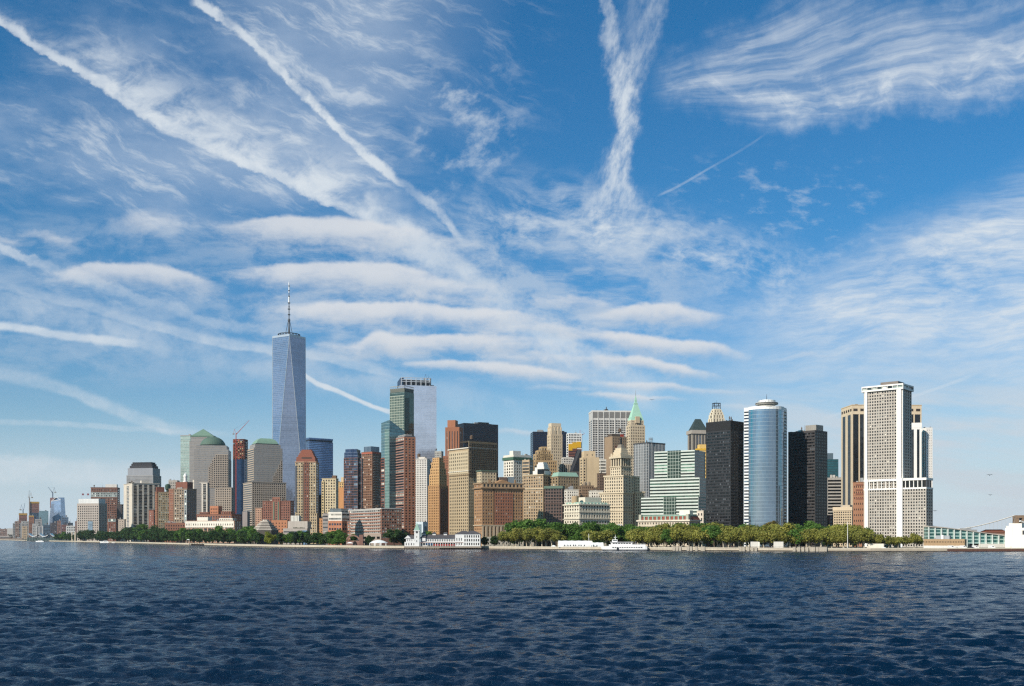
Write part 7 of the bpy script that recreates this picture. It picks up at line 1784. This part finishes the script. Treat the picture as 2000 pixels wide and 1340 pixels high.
    def shell(name, z0, b0, z1, b1, m):
        p, q = hullring(z0, 0, b0), hullring(z1, 0, b1); mb = MB(); n = len(p)
        for i in range(n): j = (i + 1) % n; mb.face([p[i], p[j], q[j], q[i]])
        mb.face(q); mb.build(name, m, r)
    shell('hull_bottom', -.8, 4, .95, 1.6, dk); shell('hull', .95, 1.6, 4.0, 0, wh)
    def cabin(x0, x1, z0, z1, w, name, st=None):
        q = [tuple(at(x1, Y - w)[:2]), (at(x1, Y).x, Y + w), (at(x0, Y).x, Y + w), tuple(at(x0, Y - w)[:2])]
        mb = MB(); mb.prism(q, z0, z1, True); mb.build(name, wh, r); return q
    cabin(1190, 1261, 4.0, 5.6, 4.6, 'main_deck'); cabin(1194, 1235, 5.6, 7.6, 4.2, 'upper_deck'); cabin(1192, 1237, 7.6, 7.95, 4.9, 'deck_roof'); cabin(1196, 1206, 7.95, 10.2, 2.6, 'wheelhouse')
    gl = plain('ferry window glass', '#3d444b', .2)
    for i in range(13):
        x0 = 1196 + i * 4.6; c = at(x0 + 1.4, Y - 5.05); mb = MB(); mb.box((c.x, c.y), 1.45, .12, 2.55, 3.25); mb.build('window', gl, r)
    for i in range(7):
        x0 = 1197 + i * 5.2; c = at(x0 + 1.6, Y - 4.25); mb = MB(); mb.box((c.x, c.y), 1.9, .12, 6.2, 7.2); mb.build('window', gl, r)
    mb = MB(); c = at(1201, Y - 2.65); mb.box((c.x, c.y), 4, .12, 8.7, 9.6); mb.build('window', gl, r)
    mb = MB(); c = at(1202, Y); mb.tube((c.x, c.y, 10.2), (c.x, c.y, 14.6), .25, .1, 6); mb.tube((c.x - 1.6, c.y, 12.2), (c.x + 1.6, c.y, 12.2), .12, n=5); mb.tube((c.x - 1.2, c.y, 11.2), (c.x + .2, c.y, 13.6), .1, n=5); mb.build('mast', wh, r)
    mb = MB(); c = at(1241, Y); mb.tube((c.x, c.y, 5.6), (c.x + .6, c.y, 8.6), 1.0, .8, 10); mb.build('funnel', dk, r)
    mb = MB()
    for x in range(1238, 1262, 3): c = at(x, Y - 4.5); mb.tube((c.x, c.y, 5.6), (c.x, c.y, 6.6), .06, n=4)
    c, e = at(1237, Y - 4.5), at(1261, Y - 4.5); mb.tube((c.x, c.y, 6.6), (e.x, e.y, 6.6), .06, n=4); mb.build('rail', wh, r)
    mb = MB(); c = at(1206.5, Y - 5.2); mb.box((c.x, c.y), 1.8, .3, .6, 2.6); mb.build('door', dk, r)
def boat(px, Y, Lpx, label, cab=.45, col='#e4e4e2'):
    L_ = Lpx / F * Y; c = at(px, Y); r = empty('boat', (c.x, c.y, 0), label, 'boat', 'moored white boats'); wh = plain('boat white ' + col, col, .45)
    mb = MB(); h = L_ * .09; w = L_ * .14
    sec = [(-.5, .05, 1.5), (-.4, .6, 1.25), (-.1, 1, 1), (.5, .9, 1)]
    ringf = lambda z, k: [(c.x + L_ * t * k, c.y - w * q, z * s) for t, q, s in sec] + [(c.x + L_ * t * k, c.y + w * q, z * s) for t, q, s in reversed(sec)]
    p, q = ringf(-.4, .92), ringf(h, 1.0); n = len(p)
    for i in range(n): j = (i + 1) % n; mb.face([p[i], p[j], q[j], q[i]])
    mb.face(q); mb.build('hull', wh, r)
    mb = MB(); mb.prism(rect((c.x + L_ * .06, c.y), L_ * cab, w * 1.3), h * .9, h * 2.1, True, False, 0, rect((c.x + L_ * .08, c.y), L_ * cab * .8, w * 1.1)); mb.build('cabin', wh, r)
    mb = MB(); mb.box((c.x + L_ * .07, c.y - w * .63), L_ * cab * .7, .12, h * 1.35, h * 1.8); mb.build('cabin_window', plain('ferry window glass', '#3d444b', .2), r)
    mb = MB(); mb.tube((c.x + L_ * .1, c.y, h * 2.1), (c.x + L_ * .1, c.y, h * 3.6), .1, n=5); mb.build('mast', METAL, r)
def shore_things():
    # brick arch
    Y = shore_y(692) + 34; a, d = at(676, Y), at(709, Y); r = empty('brick_arch', ((a.x + d.x) / 2, Y, GROUND), 'brown brick wall with a big arch beside the white domed tent', 'arch wall'); br = wallmat('#8a6254', .3); w = d.x - a.x
    mb = MB(); n = 14; zb, zt = GROUND, zat(1045, Y)
    cx, rad = a.x + w * .40, w * .40; inr = rad * .76; dp = 3; zs = zat(1054, Y)
    for i in range(n):
        t0, t1 = math.pi * i / n, math.pi * (i + 1) / n
        o0, o1, i0, i1 = [(cx - R1 * math.cos(t), zs + R1 * math.sin(t) * ((zt - zs) / rad)) for R1, t in ((rad, t0), (rad, t1), (inr, t0), (inr, t1))]
        mb.face([(i0[0], Y, i0[1]), (i1[0], Y, i1[1]), (o1[0], Y, o1[1]), (o0[0], Y, o0[1])][::-1]); mb.face([(o0[0], Y, o0[1]), (o1[0], Y, o1[1]), (o1[0], Y + dp, o1[1]), (o0[0], Y + dp, o0[1])]); mb.face([(i0[0], Y, i0[1]), (i0[0], Y + dp, i0[1]), (i1[0], Y + dp, i1[1]), (i1[0], Y, i1[1])][::-1])
    mb.build('arch', br, r)
    mb = MB(); mb.prism([(a.x, Y - .05), (a.x + w * .80, Y - .05), (a.x + w * .80, Y + dp), (a.x, Y + dp)], zb, zs - 1.2, True); mb.build('lower_wall', br, r)
    mb = MB(); mb.prism([(a.x + w * .78, Y - .4), (d.x, Y - .4), (d.x, Y + 6), (a.x + w * .78, Y + 6)], zb, zat(1044.5, Y), True); mb.build('end_block', wallmat('#80574a', .3), r)
    mb = MB(); n = 10; c0 = a.x + w * .52; R1 = w * .14
    pts = [(c0 - R1 * math.cos(math.pi * i / n), Y - .12, zb + .2 + (zs - 1.9 - zb) * math.sin(math.pi * i / n)) for i in range(n + 1)]; mb.face(pts[::-1]); mb.build('doorway', plain('deep doorway', '#1c1715', .9), r)
    T('small brown brick kiosk block behind the white domed tent', (712, 721, 724), 1051, shore_y(715) + 55, '#84584a', None, name='kiosk').done()
    b = T('pale blue white curved building behind the clock tower of the pier house', (812, 826, 836), 1019, 1240, '#b9c6cc', None, ar=.9, name='vent_building')
    screen(b, 3, .30, .80, Z(b, 1052), Z(b, 1024), curtain('vent louvre', '#74858c', '#5d6c73', 1.2, 1.4, .25, .35, .2, .3), None, .3, 'louvre_panel'); screen(b, 0, .3, .8, Z(b, 1052), Z(b, 1028), curtain('vent louvre', '', ''), None, .3, 'louvre_panel'); b.done()
    # two pale screens at the memorial, pilings
    for k, (x0, x1, lb) in enumerate(((1466, 1481, 'left and narrower of the two pale blank panels by the water'), (1511, 1530, 'right and wider of the two pale blank panels by the water'))):
        Y = shore_y(x0) + 5; a, d = at(x0, Y), at(x1, Y); mb = MB(); mb.prism([(a.x, Y), (d.x, Y), (d.x + .8, Y + 1.6), (a.x + .8, Y + 1.6)], GROUND, zat(1058, Y), True)
        if k == 0: mb.prism([(d.x, Y), (d.x + 1.2, Y - .4), (d.x + 1.2, Y + 1), (d.x, Y + 1.6)], GROUND, zat(1058.6, Y), True)
        tag(mb.build('stone_panel', wallmat('#d4cfc3', .25), None, (a.x, Y, GROUND)), lb, 'stone panel', 'pale panels by the water')
    xs = [1316, 1322, 1328, 1343.5, 1349.5, 1360, 1371, 1374, 1446, 1452, 1461, 1469, 1476, 1551, 1560, 1568, 1576, 1584, 1589, 1596, 1602, 1607, 1612]
    grp = [(1316, 1380, 'stone mooring post below the mint glass building'), (1440, 1480, 'stone mooring post near the left pale panel'), (1540, 1620, 'stone mooring post below the right black tower')]
    ordn = ['first', 'second', 'third', 'fourth', 'fifth', 'sixth', 'seventh', 'eighth', 'ninth', 'tenth', 'eleventh']
    pm = None; cnt = {}
    for x in xs:
        lb = next(l for a, c, l in grp if a <= x <= c); cnt[lb] = cnt.get(lb, 0) + 1; Y = shore_y(x) - 1.1; c = at(x, Y)
        if pm is None:
            mb = MB(); mb.box((0, 0), 2.0, 1.8, -1.5, 3.6); mb.prism(rect((0, 0), 2.2, 2.0), 3.6, 3.9, True, True); o = mb.build('mooring_post', wallmat('#b5a995', .35), None, (0, 0, -1.5)); pm = o
        else: o = pm.copy(); COL.objects.link(o)
        o.location = (c.x, c.y, -1.5); tag(o, f'{lb}, {ordn[cnt[lb] - 1]} from the left', 'post', 'stone mooring posts')
    # pavilion with a green roof
    b = T('low pavilion with a green roof among the plane trees, before the white gridded tower', (1697, 1738, 1741), 1056, shore_y(1715) + 34, '#cbbfa8', dict(b=5, f=8, wx=.5, wy=.5, g='dark', mt=1, mb=1), ar=.4, name='pavilion')
    hip(b, b.poly, b.zt, Z(b, 1050.5), 3.5, plain('painted green roof', '#3f7a58', .6)); b.done()
    T('low white terrace wall before the pavilion with the green roof', (1693, 1726, 1728), 1062, shore_y(1710) + 16, '#d3cab8', None, ar=.3, name='terrace_wall').done()
    T('pale stone kiosk right of the pavilion with the green roof', (1746, 1757, 1759), 1051, shore_y(1750) + 30, '#c6bba6', dict(b=4, f=9, wx=.3, wy=.4, g='dark'), ar=.6, name='kiosk').done()
    # masts
    for x, y0, y1, lb, nm in ((1655.5, 1045, 1021, 'white flagpole before the beige low block', 'flagpole'), (1088 + 62, 1062, 1044, 'thin grey pole behind the white marquees', 'pole')):
        Y = shore_y(x) + 14; c = at(x, Y); mb = MB(); mb.tube((c.x, c.y, GROUND), (c.x, c.y, zat(y1, Y)), .32, .18, 8); mb.lathe((c.x, c.y), [(.1, zat(y1, Y)), (.4, zat(y1, Y) + .3), (.1, zat(y1, Y) + .7)], 8); tag(mb.build(nm, plain('white pole', '#d9d9d6', .5), None, (c.x, c.y, GROUND)), lb, 'pole')
    Y = 1130; c = at(1210.5, Y); r = empty('floodlight_mast', (c.x, c.y, GROUND), 'tall floodlight mast above the green trees by the limestone tower', 'light mast'); mb = MB(); mb.tube((c.x, c.y, GROUND), (c.x, c.y, zat(1026, Y)), .35, .22, 8); mb.build('pole', METAL, r)
    for dx in (-1.6, 0, 1.6): mb = MB(); mb.box((c.x + dx, c.y - .4), 1.1, .8, zat(1026, Y), zat(1026, Y) + 1.2); mb.build('floodlight', plain('lamp housing', '#b9bfc4', .4), r)
    # far ferry landing with three white sails
    Y = 3250
    dk = empty('floating_pier', at(82, Y, 0), 'floating ferry landing under three white sail roofs', 'pier'); mb = MB(); a, d = at(48, Y), at(120, Y); mb.prism([(a.x, Y - 8), (d.x, Y - 8), (d.x, Y + 20), (a.x, Y + 20)], -.5, 1.8, True, True); mb.build('deck', wallmat('#5b5a58', .4), dk)
    mb = MB()
    for i in range(14): c = at(50 + i * 5.2, Y + 2); mb.tube((c.x, c.y, 1.8), (c.x, c.y, zat(1047.5, Y)), .4, n=5)
    mb.build('posts', STEEL, dk); mb = MB(); mb.prism([(a.x + 6, Y + 2), (d.x - 6, Y + 2), (d.x - 6, Y + 12), (a.x + 6, Y + 12)], 1.8, zat(1049.5, Y), True); mb.build('glass_shelter', curtain('shelter green', '#3a4a4a', '#6f8080', 4, 3, .4, .4, .3, .2), dk)
    for k, x in enumerate((65, 86, 107)):
        mb = MB(); n = 8; hw = 17 * Y / F * .5
        P = lambda t, s: (at(x, Y).x + (t - .5) * 2 * hw, Y - 4 + 20 * s, zat(1046.5, Y) + (2.4 * (2 * t - 1) ** 2 * (1.6 if t < .5 else .75) - 1.2) * Y / F * 1.5)
        for i in range(n): mb.face([P(i / n, 0), P((i + 1) / n, 0), P((i + 1) / n, 1), P(i / n, 1)])
        up = [(q[0], q[1], q[2] + 1.2) for q in (P(i / n, 0) for i in range(n + 1))]
        for i in range(n): mb.face([P(i / n, 0), P((i + 1) / n, 0), up[i + 1], up[i]]); mb.face([up[i], up[i + 1], (up[i + 1][0], Y + 16, up[i + 1][2]), (up[i][0], Y + 16, up[i][2])])
        mb.build('sail_roof', wc_(), dk)
    for x, lb in ((141, 'left of the two slender stone pillars on the river bank'), (147, 'right of the two slender stone pillars on the river bank')):
        Yp = shore_y(x) + 16; c = at(x, Yp); r = empty('pillar', (c.x, c.y, GROUND), lb, 'pillar', 'slender pillars on the bank'); mb = MB(); mb.box((c.x, c.y), 3.6, 3.6, GROUND, zat(1040, Yp)); mb.build('shaft', wallmat('#b3a58e'), r); mb = MB(); mb.box((c.x, c.y), 4.6, 4.6, zat(1040, Yp), zat(1039, Yp)); mb.build('cap', wallmat('#c0b39c'), r)
    mb = MB(); a, d = at(-40, 4900), at(46, 4900); tag(T('low pale pier shed at the left edge behind the water', (-40, 27, 28), 1047, 5000, '#b7aaa0', dict(k='band', f=4, wy=.3, g='dark', mt=1), ar=.2, name='pier_shed').done(), None)
    T('long brown jetty wall at the left edge', (-40, 44, 46), 1051.5, 4950, '#8a7668', None, ar=.1, name='jetty').done()
    boat(78, 2950, 17, 'white motor yacht before the landing with the sail roofs', .5); boat(205, 2480, 20, 'white cruise boat moored below the square grey stone building', .5); boat(224, 2400, 12, 'small white boat right of the cruise boat', .4, '#cfccc4'); boat(57, 3050, 10, 'small dark topped launch left of the yacht', .5, '#6a6f76')
    # vans parked on the pier at the right
    for k, (x, col, lb) in enumerate(((1858, '#e4e4e2', 'white van parked at the left of the pier, before the low tan pier building'), (1867, '#dcdcd8', 'white car parked between two vans on the pier'), (1881, '#e8e8e6', 'white box van right of the low tan pier building'), (1897, '#30343a', 'dark car parked before the ferry terminal'), (1905, '#e2e2df', 'white van parked before the ferry terminal'), (1937, '#e9e9e6', 'white truck parked alone below the white base of the terminal'))):
        Y = shore_y(x) + 4; c = at(x, Y); tall = col.startswith('#e') ; L_ = 5.4 if tall else 4.5; h = 2.3 if tall else 1.5
        r = empty('van' if tall else 'parked_car', (c.x, c.y, GROUND), lb, 'van' if tall else 'car', 'vehicles parked on the pier'); pm_ = plain('vehicle paint ' + col, col, .35)
        mb = MB(); hl = L_ / 2; z0 = GROUND + .35
        prof = [(-hl, z0), (hl, z0), (hl, z0 + h * .45), (hl * .72, z0 + h * .5), (hl * .5, z0 + h), (-hl * .96, z0 + h)] if tall else [(-hl, z0), (hl, z0), (hl, z0 + .6), (hl * .5, z0 + .7), (hl * .25, z0 + h * .8), (-hl * .55, z0 + h * .8), (-hl * .85, z0 + .75), (-hl, z0 + .7)]
        f = [(c.x + x_, c.y - .95, z) for x_, z in prof]; k_ = [(x_, c.y + .95, z) for x_, _, z in f]
        mb.face(f); mb.face(k_[::-1])
        for i in range(len(f)): j = (i + 1) % len(f); mb.face([f[j], f[i], k_[i], k_[j]])
        mb.build('body', pm_, r)
        mb = MB(); mb.box((c.x + hl * .28, c.y - .97), hl * .5, .06, z0 + h * .5, z0 + h * .78); mb.build('side_window', plain('ferry window glass', '#3d444b', .2), r)
        for s_ in (-.6, .6):
            mb = MB(); mb.tube((c.x + hl * s_, c.y - 1.0, GROUND + .36), (c.x + hl * s_, c.y + 1.0, GROUND + .36), .36, n=12); mb.build('wheel', plain('tyre black', '#141414', .8), r)
def wc_(): return plain('white tent cloth', '#e6e6e4', .6)
def jetty():
    a, d = at(376, shore_y(376) - 3), at(402, shore_y(402) - 3); r = empty('wooden_jetty', (a + d) / 2, 'dark wooden jetty on piles below the long white topped block', 'jetty')
    a.z = d.z = 0; t = (d - a).normalized(); n = Vector((t.y, -t.x, 0)); mb = MB(); mb.prism([tuple((a + n * 5)[:2]), tuple((d + n * 5)[:2]), tuple(d[:2]), tuple(a[:2])], 1.5, 2.1, True, True); mb.build('deck', wallmat('#5a4a3a', .5), r)
    for i in range(9):
        p = a.lerp(d, i / 8) + n * 4.6; mb = MB(); mb.tube((p.x, p.y, -1.5), (p.x, p.y, 3.2), .35, n=7); mb.build('pile', plain('dark pile', '#2b2520', .9), r)
def people():
    """walkers on the promenade: one continuous skinned body each, a few metres apart, tiny in the view"""
    def proto(seed, shirt, legs, skin, hair, stride):
        V, Ed, Rr = [], [], []
        def v(x, y, z, r): V.append((x, y, z)); Rr.append(r); return len(V) - 1
        def e(a, b): Ed.append((a, b))
        pel = v(0, 0, .95, .15); wai = v(0, 0, 1.12, .13); che = v(0, -.01, 1.34, .16); nek = v(0, 0, 1.50, .06); hd = v(0, -.02, 1.62, .10); ht = v(0, -.01, 1.72, .085)
        for a, b_ in ((pel, wai), (wai, che), (che, nek), (nek, hd), (hd, ht)): e(a, b_)
        for s_ in (-1, 1):
            hp = v(.10 * s_, 0, .90, .09); kn = v(.11 * s_, -.10 * stride * s_, .50, .065); an = v(.11 * s_, .14 * stride * s_, .09, .045); to = v(.12 * s_, .14 * stride * s_ - .18, .04, .04); e(pel, hp); e(hp, kn); e(kn, an); e(an, to)
            shd = v(.19 * s_, 0, 1.42, .06); el = v(.25 * s_, .08 * stride * s_, 1.15, .045); wr = v(.26 * s_, -.05 - .05 * s_ * stride, .92, .035); hn = v(.26 * s_, -.09 - .05 * s_ * stride, .82, .04); e(che, shd); e(shd, el); e(el, wr); e(wr, hn)
        me = bpy.data.meshes.new('person'); me.from_pydata(V, Ed, []); o = bpy.data.objects.new('person', me); COL.objects.link(o)
        sk = o.modifiers.new('skin', 'SKIN'); o.modifiers.new('sub', 'SUBSURF').levels = 1
        for i, d in enumerate(me.skin_vertices[0].data): d.radius = (Rr[i], Rr[i])
        me.skin_vertices[0].data[0].use_root = True
        dg = bpy.context.evaluated_depsgraph_get(); m2 = bpy.data.meshes.new_from_object(o.evaluated_get(dg)); bpy.data.objects.remove(o)
        for c, nm in ((shirt, 'shirt'), (legs, 'trousers'), (skin, 'skin'), (hair, 'hair')): m2.materials.append(plain(f'{nm} {c}', c, .8))
        for p in m2.polygons:
            z = p.center.z; x = abs(p.center.x); p.material_index = 3 if z > 1.66 else 2 if (z > 1.49 or (x > .21 and z < 1.12)) else 0 if z > .98 else 1; p.use_smooth = True
        return m2
    kinds = [('#d8d8d6', '#2d3444', '#b98a6c', '#2a211b', 'white shirt and dark trousers'), ('#8c2f2c', '#3a3a3c', '#8a5f48', '#1c1714', 'red top and grey trousers'), ('#2f4d7a', '#8a8069', '#c09a7e', '#4a3524', 'blue top and tan trousers'), ('#24272b', '#1f2226', '#a87c60', '#1c1714', 'dark clothes'), ('#b9a06a', '#2c3a52', '#b98a6c', '#6b4a2c', 'tan jacket and blue jeans')]
    ms = [proto(i, *k[:4], .5 + .5 * (i % 2)) for i, k in enumerate(kinds)]
    rn = random.Random(31)
    spots = [(x, w) for x0, x1, n, w in ((690, 722, 6, 'on the promenade by the domed tent'), (752, 786, 4, 'on the promenade below the large dark tree'), (945, 1085, 8, 'on the promenade left of the white marquee'), (1268, 1440, 6, 'on the promenade below the ornate building'), (1482, 1511, 14, 'between the two pale blank panels'), (1535, 1690, 9, 'on the promenade below the beige low block')) for x in sorted(rn.uniform(x0, x1) for _ in range(n))]
    for x, w in spots:
        k = rn.randrange(5); Y = shore_y(x) + rn.uniform(3, 9); o = bpy.data.objects.new('person', ms[k]); c = at(x, Y, GROUND + .025); o.location = c; o.rotation_euler = (0, 0, rn.uniform(0, 6.28)); COL.objects.link(o)
        tag(o, f'person in {kinds[k][4]} {w}', 'person', f'people {w} in {kinds[k][4]}')
def birds():
    for k, (px, py, Y, w) in enumerate(((1933, 928, 420, 1.3), (1934, 967, 520, 1.2), (1826, 998, 480, 1.1), (1273, 781, 640, 1.6))):
        c = at(px, Y, zat(py, Y)); r = empty('gull', c, ['dark gull high over the bridge at the right', 'dark gull lower over the bridge at the right', 'dark gull beside the white gridded tower', 'dark gull right of the green spire'][k], 'bird', 'gulls in the air')
        mb = MB(); mb.lathe((c.x, c.y), [(.02, c.z - .3), (.10, c.z - .12), (.11, c.z + .05), (.02, c.z + .28)], 8); mb.build('body', plain('gull grey', '#3a3c40', .8), r)
        for s_ in (-1, 1):
            mb = MB(); a, b_, d = Vector(c), Vector((c.x + s_ * w * .45, c.y, c.z + .28)), Vector((c.x + s_ * w, c.y + .1, c.z + .08))
            mb.tube(a, b_, .10, .07, 6); mb.tube(b_, d, .07, .02, 6); mb.build('wing', plain('gull grey', '#3a3c40', .8), r)
def haze():
    m = bpy.data.materials.new('haze air'); m.use_nodes = True; t = m.node_tree; t.nodes.clear(); o = t.nodes.new('ShaderNodeOutputMaterial'); v = t.nodes.new('ShaderNodeVolumePrincipled')
    v.inputs['Color'].default_value = (.80, .90, 1.0, 1); v.inputs['Density'].default_value = HAZE; v.inputs['Anisotropy'].default_value = .25
    t.links.new(v.outputs[0], o.inputs['Volume'])
    mb = MB(); mb.prism([(-9000, -300), (9000, -300), (9000, 9800), (-9000, 9800)], -3.6, 640, True, True); tag(mb.build('haze', m, None, (0, 0, 0)), kind='stuff')
HAZE = 2.0e-5
import time as _t; _t0 = _t.time()
water(); land()
left_bank(); tall_spire(); middle(); centre_right(); right_bank(); far_bank()
pier_house(); jetty(); tents_and_ferry(); shore_things(); trees(); people(); birds()
if HAZE: haze()
print('built', len(bpy.data.objects), 'objects in', round(_t.time() - _t0, 1), 's')
